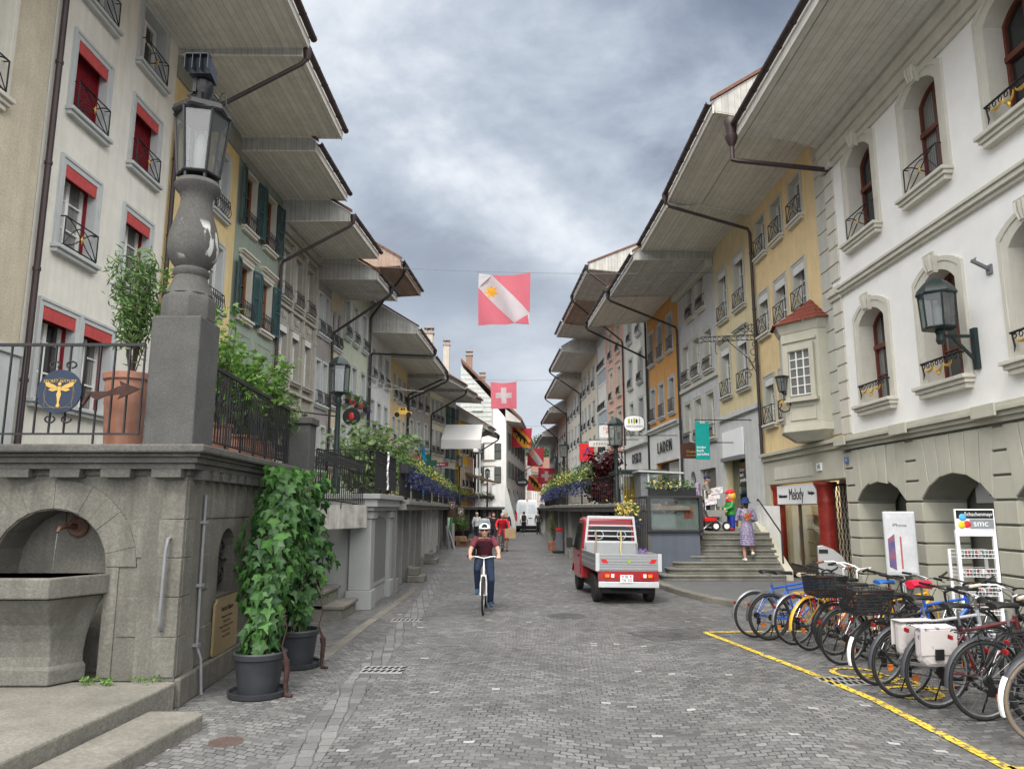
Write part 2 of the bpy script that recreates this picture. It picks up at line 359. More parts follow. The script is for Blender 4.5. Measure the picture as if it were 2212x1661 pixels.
    fg=nd('ShaderNodeMapRange'); L.new(fine.outputs[0],fg.inputs[0]); fg.inputs[1].default_value=.3; fg.inputs[2].default_value=.7; fg.inputs[3].default_value=.82; fg.inputs[4].default_value=1.15
    mm=ma('MULTIPLY',bg.outputs[0],fg.outputs[0]); vs=nd('ShaderNodeVectorMath',operation='SCALE'); L.new(c,vs.inputs[0]); L.new(mm,vs.inputs['Scale'])
    mc=nd('ShaderNodeValToRGB'); q=mc.color_ramp.elements; q[0].color=(mortar*.45,)*3+(1,); q[1].color=(mortar*1.6,mortar*1.6,mortar*1.5,1); q[0].position=.4; q[1].position=.62; L.new(noise(2.6,3,pos).outputs[0],mc.inputs[0])
    L.new(mix(br.outputs['Fac'],vs.outputs[0],mc.outputs[0]),p.inputs['Base Color'])
    p.inputs['Roughness'].default_value=.62; p.inputs['Specular IOR Level'].default_value=.35
    hh=ma('ADD',ma('MULTIPLY',ma('SUBTRACT',1,br.outputs['Fac']),1),ma('ADD',ma('MULTIPLY',fine.outputs[0],.35),ma('MULTIPLY',br.outputs['Color'],.25)))
    b=nd('ShaderNodeBump'); b.inputs['Strength'].default_value=.7; b.inputs['Distance'].default_value=.014; L.new(hh,b.inputs['Height']); L.new(b.outputs[0],p.inputs['Normal'])
    return m
COB=cobblemat('cobble_setts',rot=R(4))
GUT=cobblemat('gutter_setts',rot=R(82),bw=.2,rh=.13,arc=0,white=False,lo=.10,hi=.17)
YEL=cobblemat('yellow_paint_on_setts',rot=R(4),paint=(.72,.50,.04),white=False,mortar=.05)
ASPH=mk('pavement_asphalt',(.115,.118,.122),.85,.12,3,.4,120,.006,fine=.25)
g=MB(); g.add([(-300,-40,0),(300,-40,0),(300,420,0),(-300,420,0)],[(0,1,2,3)])
struct(g.build('ground',COB))
# ------------------------------------------------------------------ walls & windows
def outline(w,h,rise=0,n=10):
    if rise<=0: return [(-w/2,0),(-w/2,h),(w/2,h),(w/2,0)]
    c=(w*w/4+rise*rise)/(2*rise); a0=math.asin(min(1,w/2/c)); zc=h-c
    if rise>w/2*.999: a0=math.pi/2
    return [(-w/2,0)]+[(c*math.sin(-a0+2*a0*i/n),zc+c*math.cos(-a0+2*a0*i/n)) for i in range(n+1)]+[(w/2,0)]
def wall(mb,L,z0,z1,ops,depth=.24,D=6):
    xs=sorted({0,L}|{round(v,4) for x,w,a,b,r in ops for v in (x-w/2,x+w/2) if 0<v<L}); zs=sorted({z0,z1}|{round(v,4) for x,w,a,b,r in ops for v in (a,b) if z0<v<z1})
    for i in range(len(xs)-1):
        for j in range(len(zs)-1):
            cx,cz=(xs[i]+xs[i+1])/2,(zs[j]+zs[j+1])/2
            if any(abs(cx-x)<w/2 and a<cz<b for x,w,a,b,r in ops): continue
            mb.add([(xs[i],0,zs[j]),(xs[i+1],0,zs[j]),(xs[i+1],0,zs[j+1]),(xs[i],0,zs[j+1])],[(0,1,2,3)])
    for x,w,a,b,r in ops:
        o=outline(w,b-a,r); P=[(x+u,0,a+v) for u,v in o]; k=len(P)
        if r>0:
            h=(k-2)//2+1; arc=P[1:-1]
            mid=len(arc)//2
            for i in range(len(arc)-1):
                c=(x-w/2,0,b) if i<mid else (x+w/2,0,b)
                mb.add([arc[i],arc[i+1],c],[(0,1,2)])
        Q=[(u,depth,v) for u,_,v in P]
        mb.add(P+Q,[(i,i+1,k+i+1,k+i) for i in range(k-1)]+[(0,k-1,2*k-1,k)])
    e=.004
    mb.add([(e,0,z0),(e,D,z0),(e,D,z1),(e,0,z1)],[(0,1,2,3)]); mb.add([(L-e,0,z0),(L-e,D,z0),(L-e,D,z1),(L-e,0,z1)],[(0,1,2,3)])
    mb.add([(e,D,z0),(L-e,D,z0),(L-e,D,z1),(e,D,z1)],[(0,1,2,3)])
    return mb
def band(mb,w,h,rise,t,y0,y1,bottom=True):
    a=outline(w,h,rise); b=outline(w+2*t,h+t,rise); k=len(a)
    if bottom is False: pass
    V=[(u,y0,v) for u,v in a]+[(u,y0,v) for u,v in b]+[(u,y1,v) for u,v in a]+[(u,y1,v) for u,v in b]
    F=[]
    for i in range(k-1): F+=[(i,i+1,k+i+1,k+i),(2*k+i,3*k+i,3*k+i+1,2*k+i+1),(k+i,k+i+1,3*k+i+1,3*k+i),(i,2*k+i,2*k+i+1,i+1)]
    F+=[(0,k,3*k,2*k),(k-1,3*k-1,4*k-1,2*k-1)][:2] if False else [(0,2*k,3*k,k),(k-1,2*k-1,3*k+k-1,3*k-k*0-1+0)] if False else [(0,k,3*k,2*k),(k-1,2*k-1,4*k-1,3*k-1)]
    return mb.add(V,F)
CACHE={}
def cached(key,fn):
    if key not in CACHE: CACHE[key]=fn()
    return CACHE[key]
def railing_mesh(w,style):
    def f():
        m=MB(); y=-.13; hw=w/2
        if style=='x':      # flat bars, saltire, small gilt star
            h=.55
            for z in (.03,h): m.tube([(-hw,-.01,z),(-hw,y,z),(hw,y,z),(hw,-.01,z)],.014,5)
            for x in (-hw,hw): m.tube([(x,y,.03),(x,y,h)],.014,5)
            n=8
            for s in (1,-1):
                m.tube([(s*(-hw+w*i/n),y,.03+(h-.03)*(.5-.5*math.cos(math.pi*i/n))) for i in range(n+1)],.012,4)
            m.tube([(-hw+w*i/n,y,.03+(h-.1)*math.sin(math.pi*i/n)) for i in range(n+1)],.011,4)
            m.mat(1); m.ball((0,y-.012,h*.52),(.032,.018,.045),8,6)
            for i in range(4):
                a=i*math.pi/2; m.bar((0,y-.012,h*.52),(.06*math.cos(a),y-.012,h*.52+.075*math.sin(a)),.016,.014)
        elif style=='swag':  # scrolled rail with gilt swags
            h=.42
            m.tube([(-hw-.03,-.01,h),(-hw-.03,y,h),(hw+.03,y,h),(hw+.03,-.01,h)],.02,6)
            n=max(6,int(w/.13))
            for i in range(n):
                x=-hw+w*(i+.5)/n; r=.045
                m.tube([(x+r*math.cos(t),y,h-.06+r*math.sin(t)) for t in [k*math.pi/3 for k in range(6)]],.011,4,closed=True)
            for x in (-hw-.02,hw+.02): m.tube([(x,y+.02,h),(x,y+.05,h-.2),(x,y+.03,h-.3)],[.014,.018,.006],5)
            m.mat(1)
            for c in (-.26,0,.26):
                x=c*w; r=.11*w
                m.tube([(x+r*math.cos(t),y-.02,h-.10+(-.13 if c==0 else -.08)*abs(math.sin(t))) for t in [math.pi*k/8 for k in range(9)]],[.008,.014,.02,.026,.03,.026,.02,.014,.008],6)
            m.ball((0,y-.02,h-.26),(.03,.03,.06),8,6)
        elif style=='curl':  # upright bars with belly and scrolls
            h=.5; n=max(5,int(w/.13))
            for z in (.05,h): m.tube([(-hw,-.01,z),(-hw,y,z),(hw,y,z),(hw,-.01,z)],.014,4)
            for i in range(n+1):
                x=-hw+w*i/n; m.tube([(x,y,.05),(x,y-.05,.15),(x,y-.02,.32),(x,y,h)],.012,4)
                if i<n: m.tube([(x+w/n*.5+.035*math.cos(t),y-.02,.33+.06*math.sin(t)) for t in [k*math.pi/3 for k in range(6)]],.008,4,closed=True)
        elif style=='panel': # dark flower guard
            h=.6
            for z in (.04,h): m.tube([(-hw,-.01,z),(-hw,y,z),(hw,y,z),(hw,-.01,z)],.016,4)
            n=max(7,int(w/.09))
            for i in range(n+1): m.box(-hw+w*i/n-.02,-hw+w*i/n+.02,y,y+.006,.04,h)
        return m.mesh('railing',[IRON,GOLD],30)
    return cached(('rail',round(w,2),style),f)
def window(par,x,z,w,h,rise=0,tw=.14,trim=TRIMG,sash=SASHW,mun=(2,3),d=.2,sill=.13,sillm=None,rail=None,blind=None,box=None,shut=None,hood=0,key=False,pan=False,transom=0,proud=.035,label=None,simple=False):
    kk=(round(w,2),round(h,2),rise,tw,d)
    def ftrim():
        m=MB(); band(m,w,h,rise,tw,-proud,max(.03,d-.05))
        if tw>.1: band(m,w+tw*1.3,h+tw*.65,rise,tw*.35,-proud-.02,-proud+.002)
        if key:
            hz=h+tw*.45; m.hexa([(-.10,-.12,hz-.16),(.10,-.12,hz-.16),(.10,-proud,hz-.16),(-.10,-proud,hz-.16),(-.13,-.15,hz+.16),(.13,-.15,hz+.16),(.13,-proud,hz+.16),(-.13,-proud,hz+.16)])
            for s in (-1,0,1): m.tube([(s*.07,-.14,hz-.12),(s*.09,-.17,hz+.02),(s*.10,-.165,hz+.17)],[.028,.035,.045],6)
            m.tube([(-.15,-.14,hz+.2),(.15,-.14,hz+.2)],.035,6)
        return m.mesh('window',trim,35)
    W_=put('window',cached(('trim',kk,trim.name,key,proud),ftrim),par,(x,0,z),label=label)
    nx,nz=mun; fw=.055
    def fs():
        m=MB(); band(m,w-2*fw,h-fw,rise*.95 if rise else 0,fw,d-.045,d+.01)
        m.box(-w/2,w/2,d-.045,d+.01,0,fw)
        hh=h-rise*.4
        for i in range(1,nx):
            xx=-w/2+w*i/nx; m.box(xx-.045,xx+.045,d-.05,d+.012,fw*.5,h-.02)
        if transom: m.box(-w/2+.01,w/2-.01,d-.075,d+.012,transom-.05,transom+.05)
        zz0,zz1=(0,transom or h)
        for j in range(1,nz):
            z_=zz0+(zz1-zz0)*j/nz; m.box(-w/2+.02,w/2-.02,d-.03,d+.008,z_-.014,z_+.014)
        return m.mesh('sash',sash)
    put('sash',cached(('sash',kk,sash.name,mun,d,transom),fs),W_)
    def fp():
        m=MB(); o=outline(w-.004,h-.002,rise); m.prism(o,lambda u,v,y:(u,y,v),d+.012,d+.03); return m.mesh('pane',GLASS)
    put('pane',cached(('pane',kk,d),fp),W_)
    if sill:
        def fsl():
            m=MB(); a=w/2+tw+.03
            m.box(-a,a,-sill-.03,.05,-.075,-.002); m.box(-a+.035,a-.035,-sill+.02,.05,-.15,-.075)
            if tw>.18: m.box(-a+.09,a-.09,-sill+.06,.05,-.24,-.15)
            return m.mesh('sill',sillm or trim)
        put('sill',cached(('sill',kk,sill,(sillm or trim).name),fsl),W_,bev=.012 if not simple else 0)
    if rail: put('railing',railing_mesh(w+.02,rail),W_)
    if blind:
        bm,fr=blind
        def fb():
            m=MB(); n=int(h*fr/.055); 
            for i in range(n):
                z_=h-.055*(i+1); m.hexa([(-w/2+.02,d-.10,z_),(w/2-.02,d-.10,z_),(w/2-.02,d-.08,z_),(-w/2+.02,d-.08,z_),(-w/2+.02,d-.085,z_+.05),(w/2-.02,d-.085,z_+.05),(w/2-.02,d-.065,z_+.05),(-w/2+.02,d-.065,z_+.05)])
            for s in (-1,1): m.box(s*(w/2-.012)-.012,s*(w/2-.012)+.012,d-.12,d-.06,.0,h-.002)
            return m.mesh('blind',bm)
        put('blind',cached(('bl',kk,bm.name,fr,d),fb),W_)
    if box:
        def fx():
            m=MB(); m.box(-w/2+.004,w/2-.004,-.02,.012,h-.23,h-.004); return m.mesh('blind_board',box)
        put('blind_board',cached(('bx',kk,box.name),fx),W_)
    if shut:
        sm,sw,ang=shut
        def fsh():
            m=MB(); m.box(0,.045,-.02,.02,0,h); m.box(sw-.045,sw,-.02,.02,0,h)
            for z_ in (0,h*.5-.03,h-.06): m.box(.045,sw-.045,-.02,.02,z_,z_+.06)
            n=int(h/.075)
            for i in range(n):
                z_=.06+(h-.12)*i/n; m.hexa([(.045,-.016,z_),(sw-.045,-.016,z_),(sw-.045,-.008,z_),(.045,-.008,z_),(.045,.008,z_+.045),(sw-.045,.008,z_+.045),(sw-.045,.016,z_+.045),(.045,.016,z_+.045)])
            return m.mesh('shutter',sm)
        me=cached(('sh',round(h,2),sm.name,sw),fsh)
        for s in (-1,1):
            o=put('shutter',me,W_,(s*(w/2+.02),-.07,0)); o.scale=(s,1,1); o.rotation_euler=(0,0,s*R(-ang))
    if hood:
        def fh():
            m=MB(); a=w/2+tw+.05; z_=h+tw+.12; m.box(-a+.05,a-.05,-.06,0,z_-.12,z_); m.box(-a,a,-.13,0,z_,z_+.06); m.box(-a-.03,a+.03,-.18,0,z_+.06,z_+.12); return m.mesh('hood',trim)
        put('hood',cached(('hood',kk,trim.name),fh),W_)
    return W_
class House: pass
def house(label,A,B,zt,wm,wins=(),ov=2.5,dz=0,th=.3,sof=SOFFIT,pipe=None,gut=DARKPIPE,z0=0,D=7,extra=(),cove=0,pitch=.62,ridge=6,name='house',cat='house',left=None,ext=(0,0),batt=.42,group=None,depth=.24,noroof=False,gable=None):
    """A near, B far (plan). local x runs left to right seen from the street, -y to the street."""
    A=Vector(A);B=Vector(B); left=A.x<0 if left is None else left
    P,Q=(A,B) if left else (B,A); d=Q-P; L=d.length; ang=math.atan2(d.y,d.x)
    e=thing(name,label,cat,(P.x,P.y,0),ang,group)
    H=House(); H.e=e; H.L=L; H.left=left
    def sx(Y):
        t=(Y-A.y)/(B.y-A.y)*L; return t if left else L-t
    H.sx=sx
    ops=[]
    for wd in wins:
        k=dict(wd); rows=k.pop('rows'); cols=k.pop('cols'); w=k.pop('w'); per=k.pop('per',{})
        for ri,(za,h) in enumerate(rows):
            for ci,Y in enumerate(cols):
                kw=dict(k); kw.update(per.get((ri,ci),{}))
                if kw.pop('skip',0): continue
                x=sx(Y); ops.append((x,w+.012,za,za+h+.006,kw.get('rise',0)))
                window(e,x,za,w,h,**kw)
    m=wall(MB(),L,z0,zt,ops+list(extra),depth,D)
    H.wall=m.build('wall',wm,e)
    if noroof: return H
    x0,x1=-ext[0],L+ext[1]
    # roof body: closed prism with boarded side faces and tiled top
    r=MB(); zo=zt+dz
    prof=[(0,zt+.001),(-ov,zo),(-ov,zo+th),(ridge,zo+th+(ridge+ov)*pitch),(D+ridge*.6,zo+th+(ridge+ov)*pitch*.75),(D+ridge*.6,zt+.001)]
    if cove:
        prof=[(0,zt+.001)]+[(-ov*t,zt+(zo-zt)*t+cove*math.sin(math.pi*t**.8)) for t in (.12,.25,.4,.55,.7,.85)]+prof[1:]
    n=len(prof)
    V=[(x0,y,z) for y,z in prof]+[(x1,y,z) for y,z in prof]
    r.mat(2).add(V,[tuple(range(n))[::-1],tuple(range(n,2*n))]).mat(0).add(V,[(i,i+1,n+i+1,n+i) for i in range(n-5 if cove else 1)])
    k0=n-5
    r.add(V,[(k0,k0+1,n+k0+1,n+k0)])
    r.mat(1).add(V,[(k0+1,k0+2,n+k0+2,n+k0+1),(k0+2,k0+3,n+k0+3,n+k0+2),(k0+3,k0+4,n+k0+4,n+k0+3)])
    # tile lip over the side
    for x in (x0,x1): r.hexa([(x-.06,-ov-.08,zo+th-.02),(x+.06,-ov-.08,zo+th-.02),(x+.06,-ov-.08,zo+th+.07),(x-.06,-ov-.08,zo+th+.07),(x-.06,ridge,zo+th-.0+(ridge+ov)*pitch-.0),(x+.06,ridge,zo+th+(ridge+ov)*pitch),(x+.06,ridge,zo+th+(ridge+ov)*pitch+.09),(x-.06,ridge,zo+th+(ridge+ov)*pitch+.09)])
    rf=r.build('roof',[sof,TILE,GABLE if sof is not SOFFITB else sof],e)
    s=MB(); nb=max(2,int(ov/batt))
    def sz(t):
        return zt+(zo-zt)*t+(cove*math.sin(math.pi*t**.8) if cove else 0)
    for i in range(1,nb+1):
        t=(i-.35)/nb; y=-ov*t; z_=sz(t); s.box(x0+.03,x1-.03,y-.022,y+.022,z_-.022,z_+.01)
    if not cove:
        for x in (x0+.06,x1-.06): s.hexa([(x-.05,-ov+.02,zo-.03),(x+.05,-ov+.02,zo-.03),(x+.05,-ov+.02,zo+.01),(x-.05,-ov+.02,zo+.01),(x-.05,-.01,zt-.03),(x+.05,-.01,zt-.03),(x+.05,-.01,zt+.01),(x-.05,-.01,zt+.01)])
    s.box(x0,x1,-ov-.035,-ov-.003,zo-.06,zo+th*.55)
    s.build('soffit_batten',sof,rf)
    gy=-ov-.12; gz=zo+th-.06; gm=MB()
    c=[(gy+.085*math.cos(t),gz+.085*math.sin(t)) for t in [math.pi+math.pi*i/8 for i in range(9)]]; c2=[(gy+.07*math.cos(t),gz+.07*math.sin(t)) for t in [2*math.pi-math.pi*i/8 for i in range(9)]]
    gm.prism(c+c2,lambda u,v,w:(w,u,v),x0-.02,x1+.02)
    for i in range(int(L/.8)+1):
        x=x0+.1+(x1-x0-.2)*i/max(1,int(L/.8)); gm.tube([(x,gy+.09*math.cos(t),gz+.09*math.sin(t)) for t in [math.pi+math.pi*k/6 for k in range(7)]],.012,4)
    gm.build('gutter',gut,e,smooth=40)
    if pipe:
        for (xp,xw,dr,zb) in pipe:      # x at gutter, x at wall, drop of the diagonal, bottom z
            t=MB(); pts=[(xp,gy,gz-.05),(xp,gy,gz-.32),(xp+(xw-xp)*.06,gy+.12,gz-.45),(xw,-.16,gz-.35-dr),(xw,-.10,gz-.5-dr),(xw,-.10,zb)]
            t.tube(pts,.055,8); t.lathe([(.06,-.3),(.1,-.12),(.11,0)],(xp,gy,gz-.05),10)
            zz=gz-1.2-dr
            while zz>zb: t.lathe([(.066,-.03),(.066,.03)],(xw,-.10,zz),10); zz-=1.9
            t.build('downpipe',gut,e,smooth=40)
    return H
def hbox(H,name,mat,x0,x1,y0,y1,z0,z1,bev=0,parent=None):
    return MB().box(x0,x1,y0,y1,z0,z1).build(name,mat,parent or H.e,bev=bev)
# ------------------------------------------------------------------ left row of houses
ST=stucco
# beige pebble-dashed house at the frame edge
H=house('beige pebble-dashed house at the left edge of the picture',(-8.1,5.2),(-8.1,11.88),13.4,ST('pebble_dash_beige',(.56,.50,.38),.9,38,.2,.12,fine=.25),
 [dict(rows=[(8.35,1.9)],cols=[10.2],w=1.05,tw=.2,trim=TRIMB,rail='x',mun=(2,3)),dict(rows=[(5.0,1.9)],cols=[10.0],w=1.05,tw=.2,trim=TRIMB,mun=(2,3))],ov=3.2,sof=SOFFIT)
hbox(H,'plinth',TRIMG,0,H.L-.002,-.06,0,0,4.35,.01); hbox(H,'plinth_cap',TRIMG,0,H.L-.002,-.1,0,4.352,4.5,.01)
H=house('white rendered house with red roller blinds and grey window surrounds',(-8.1,11.9),(-8.1,16.4),12.95,ST('render_offwhite',(.68,.66,.59),.5,50,.15,.06),
 [dict(rows=[(11.5,1.35),(9.13,1.42),(6.52,1.55)],cols=[13.08,15.22],w=1.02,tw=.15,rail='x',mun=(2,3),d=.26,
   per={(1,0):dict(blind=(REDBLIND,.9),box=REDBOARD),(1,1):dict(blind=(REDBLIND,1),box=REDBOARD),(2,0):dict(box=REDBOARD,blind=(REDBLIND,.14)),(2,1):dict(box=REDBOARD,blind=(REDBLIND,.14))}),
  dict(rows=[(3.75,1.62)],cols=[12.85,14.1],w=.98,tw=.13,box=REDBOARD,blind=(REDBLIND,.14),mun=(2,3),d=.26)],ov=3.15,dz=0,ext=(.0,0),pipe=[(.02,.07,.4,2.5)],gut=BROWNPIPE)
# flower pots on two of its sills
def sill_pot(x,y,z,label,pm,s=1):
    t=thing('flower_pot',label,'plant pot',(x,y,z)); MB().lathe([(.07*s,0),(.1*s,.16*s),(.11*s,.16*s),(.11*s,.2*s),(.09*s,.2*s),(.085*s,.17*s)],n=16).build('pot',pm,t,smooth=40)
    f=MB(); 
    for i in range(46):
        a=random.uniform(0,6.3); r=random.uniform(.02,.17)*s; leaf(f,Vector((r*math.cos(a),r*math.sin(a),.2*s+random.uniform(.02,.22)*s)),random.uniform(.05,.09)*s)
    f.build('foliage',leafmat('dusty_leaf',(.04,.07,.03),(.10,.12,.06)),t); return t
def leaf(m,c,s,up=None,n=None,wid=.55):
    d=Vector((random.gauss(0,1),random.gauss(0,1),random.gauss(.2,.8))).normalized() if n is None else n
    q=d.orthogonal().normalized(); a=random.uniform(0,6.3); q=(Matrix.Rotation(a,3,d)@q); w=d.cross(q)
    if up is not None: q=up.normalized(); w=d.cross(q).normalized()
    f=d*s*.12
    m.add([c-q*s*.5,c+w*s*wid*.5+f-q*s*.1,c+w*s*wid*.42+f+q*s*.18,c+q*s*.55,c-w*s*wid*.42+f+q*s*.18,c-w*s*wid*.5+f-q*s*.1],[(0,1,2,3),(0,3,4,5)])
H=house('pale yellow house between the white and the green shuttered house',(-8.1,16.4),(-8.06,20.5),12.8,ST('render_pale_yellow',(.66,.52,.27),.4,45,.12,.06),
 [dict(rows=[(9.9,1.75),(7.2,1.8),(4.2,1.9)],cols=[17.6,19.3],w=.86,tw=.13,trim=TRIMG,rail='curl',mun=(2,3))],ov=3.0,dz=-.05,pipe=[(.05,.06,1.7,2.5)],gut=BROWNPIPE)
hbox(H,'eave_board',ST('board_grey_green',(.26,.28,.25)),.01,H.L-.01,-.06,-.003,12.2,12.78)
GRN=ST('render_sage_green',(.27,.315,.265),.3,45,.3,.08)
H=house('sage green house with petrol green louvred shutters',(-8.06,20.5),(-7.93,24.1),12.4,GRN,
 [dict(rows=[(10.25,1.75)],cols=[21.45,23.15],w=.9,tw=.08,trim=TRIMB,sash=SASHO,rail='curl',shut=(GREENSH,.46,12)),
  dict(rows=[(7.5,1.65)],cols=[21.45,23.15],w=.9,tw=.1,trim=TRIMB,sash=SASHO,rail='curl',shut=(GREENSH,.46,12),hood=1),
  dict(rows=[(4.2,1.75)],cols=[21.45,23.15],w=.9,tw=.08,trim=TRIMB,sash=SASHO,blind=(GREENSH,1))],ov=2.25,dz=-.05,sof=SOFFIT)
for Y in (21.45,23.15):
    x=H.sx(Y); m=MB(); m.box(x-.62,x+.62,-.012,0,6.15,6.2); m.box(x-.62,x+.62,-.012,0,7.0,7.05); m.box(x-.62,x-.57,-.012,0,6.2,7.0); m.box(x+.57,x+.62,-.012,0,6.2,7.0); m.build('wall_panel',GRN,H.e)
hbox(H,'eave_board',ST('board_grey_green',(.26,.28,.25)),.01,H.L-.01,-.05,-.003,12.1,12.38)
ORN=mk('weathered_ornate_stone',(.27,.255,.22),.9,.12,3,.3,60,streak=.5,scol=(.12,.11,.10))
H=house('taupe stone house with carved panels between its tall windows',(-7.93,24.1),(-7.65,28),11.65,ORN,
 [dict(rows=[(9.1,1.75),(6.35,1.8),(3.5,1.9)],cols=[24.8,26.0,27.25],w=.68,tw=.1,trim=TRIMD,rail='curl',mun=(2,2),per={(1,i):dict(rail=None,box=BLINDW) for i in range(3)})],ov=2.4,dz=-.05,sof=SOFFIT,pipe=[(.05,.02,1.3,2.5)],gut=BROWNPIPE)
m=MB()
for Y in (24.2,25.4,26.6,27.9):
    x=H.sx(Y); m.box(x-.07,x+.07,-.09,0,3,11)
    for z in (8.1,11.0): m.box(x-.1,x+.1,-.12,0,z,z+.14)
for z in (5.9,8.75,11.15): m.box(0,H.L,-.11,0,z,z+.1)
m.box(0,H.L,-.2,0,11.3,11.6)
m.build('pilasters',TRIMD,H.e)
for Y in (24.8,26.0,27.25):
    x=H.sx(Y); m=MB()
    m.prism([(x-.34,8.28),(x+.34,8.28),(x+.34,8.7),(x-.34,8.7)],lambda u,v,w:(u,w,v),-.02,0)
    for s in (-1,1):
        m.tube([(x+s*(.05+.2*i/10+.05*math.sin(i)),-.04,8.49+.12*math.sin(i*.9)) for i in range(11)],.025,5)
    m.ball((x,-.03,8.5),(.07,.05,.1),8,6); m.build('carved_panel',TRIMD,H.e)
H=house('narrow mauve grey house with white window surrounds',(-7.65,28),(-7.5,29.8),10.85,ST('render_mauve_grey',(.30,.28,.27),.3,40,.35,.1),
 [dict(rows=[(8.75,1.6),(5.95,1.7),(3.4,1.7)],cols=[28.5,29.3],w=.5,tw=.09,trim=TRIMG,rail='curl',simple=True,sill=.1)],ov=2.4,dz=-.1,sof=SOFFIT2)
H=house('narrow beige house with arched windows and red blinds',(-7.5,29.8),(-7.39,31.2),10.9,ST('render_buff',(.52,.47,.34),.3,40,.25,.1),
 [dict(rows=[(8.6,1.5),(6.1,1.55),(3.6,1.6)],cols=[30.2,30.85],w=.45,tw=.07,rise=.16,trim=TRIMG,box=None,blind=(REDBLIND,.25),rail='curl',simple=True,sill=.1,per={(2,0):dict(blind=None),(2,1):dict(blind=None)})],ov=2.4,dz=-.1,sof=SOFFIT2,pipe=[(.0,.02,1.6,2.3)])
H=house('pale green house with flower boxes under its windows',(-7.39,31.2),(-7.08,35.8),12.3,ST('render_mint',(.42,.47,.37),.3,40,.2,.08),
 [dict(rows=[(9.4,1.7),(6.5,1.75),(3.6,1.9)],cols=[32.0,33.4,34.9],w=.72,tw=.11,trim=TRIMG,rail='curl',simple=True,sill=.12)],ov=2.5,dz=.1,sof=SOFFITB,pipe=[(.5,4.5,.9,0.1)],gut=DARKPIPE)
for i,Y in enumerate((32.0,33.4,34.9)):
    f=MB()
    x=H.sx(Y); f.box(x-.36,x+.36,-.34,-.16,6.42,6.6); f.mat(1)
    for q in range(90): leaf(f,Vector((x+random.uniform(-.4,.4),-.25+random.uniform(-.12,.1),6.55+random.uniform(0,.45 if i<2 else .2))),.1)
    f.mat(2)
    for q in range(26): leaf(f,Vector((x+random.uniform(-.4,.4),-.33+random.uniform(-.08,.04),6.5+random.uniform(-.15,.2))),.09)
    f.build('window_box',[IRON,leafmat('fresh_leaf',(.035,.10,.02),(.12,.24,.05)),flat('red_flower',(.55,.05,.03),.6) if i<2 else flat('violet_flower',(.12,.03,.28),.6)],H.e)
MID=dict(simple=True,sill=.1,tw=.1,mun=(2,2))
H=house('white house behind the fig tree',(-7.08,35.8),(-6.82,41),10.6,ST('render_white_cool',(.62,.63,.62),.3,40,.2,.06),
 [dict(rows=[(8.4,1.5),(5.7,1.6),(3.2,1.7)],cols=[36.8,38.3,39.9],w=.72,rail='curl',**MID)],ov=2.4,dz=-.1,sof=SOFFIT,pipe=[(5.0,.1,.9,2.3)],gut=DARKPIPE)
H=house('buff yellow house with a golden model car sign',(-6.82,41),(-6.6,46),10.35,ST('render_buff_yellow',(.60,.47,.26),.3,40,.2,.08),
 [dict(rows=[(8.2,1.4),(5.6,1.5),(3.2,1.7)],cols=[42,43.5,45],w=.7,rail='curl',**MID)],ov=2.4,dz=-.15,sof=SOFFIT,pipe=[(4.8,4.9,1.1,2.3)])
H=house('grey house with arched windows beside the cream house',(-6.6,46),(-5.61,50.2),10.1,ST('render_stone_grey',(.33,.325,.29),.3,40,.3,.1),
 [dict(rows=[(8.3,1.2),(5.9,1.6),(3.3,1.8)],cols=[46.8,48.1,49.4],w=.62,rise=.15,rail='curl',**MID)],ov=2.5,dz=-.15,sof=SOFFIT2,pipe=[(.2,.1,1.1,2.3)])
H=house('cream house with tall white framed windows',(-5.61,50.2),(-4.96,53),9.9,ST('render_cream',(.66,.62,.46),.3,40,.15,.06),
 [dict(rows=[(7.9,1.5),(5.7,1.6),(3.3,1.7)],cols=[50.7,51.6,52.5],w=.55,rail='curl',**MID)],ov=2.4,dz=-.15,sof=SOFFIT2,pipe=[(.1,.06,1.3,2.3)])
H=house('putty grey house with dark open shutters',(-4.96,53),(-4.25,55.6),9.9,ST('render_putty',(.50,.49,.42),.3,40,.2,.08),
 [dict(rows=[(7.9,1.4),(5.5,1.5),(3.2,1.6)],cols=[53.7,54.9],w=.55,shut=(GREENSH,.3,70),**MID)],ov=2.0,dz=-.15,sof=SOFFIT2)
YEL1=ST('render_deep_yellow',(.66,.40,.05),.3,40,.15,.06)
H=house('deep yellow house with curved wooden eave braces',(-3.95,55.9),(-3.5,58.6),8.6,YEL1,
 [dict(rows=[(6.1,1.5),(3.6,1.6)],cols=[56.7,57.8],w=.5,rail='curl',**MID)],ov=2.1,dz=-.75,sof=SOFFIT2,z0=0)
m=MB()
for x in (.1,1.4,2.6): m.tube([(x,-.05,6.2),(x,-.25,6.9),(x,-.8,7.5),(x,-1.8,7.75)],.09,6); m.bar((x,0,7.75),(x,-1.9,7.75),.12,.14)
m.build('eave_brace',flat('brace_wood',(.30,.29,.27),.8,var=.1),H.e,smooth=40)
H=house('salmon house beside the deep yellow one',(-3.5,58.6),(-3.2,61.5),8.4,ST('render_salmon',(.58,.29,.16),.3,40,.15,.06),
 [dict(rows=[(6.0,1.5),(3.6,1.6)],cols=[59.4,60.6],w=.55,rail='curl',**MID)],ov=2.0,dz=-.7,sof=SOFFIT2,pipe=[(2.7,2.85,1.2,2)])
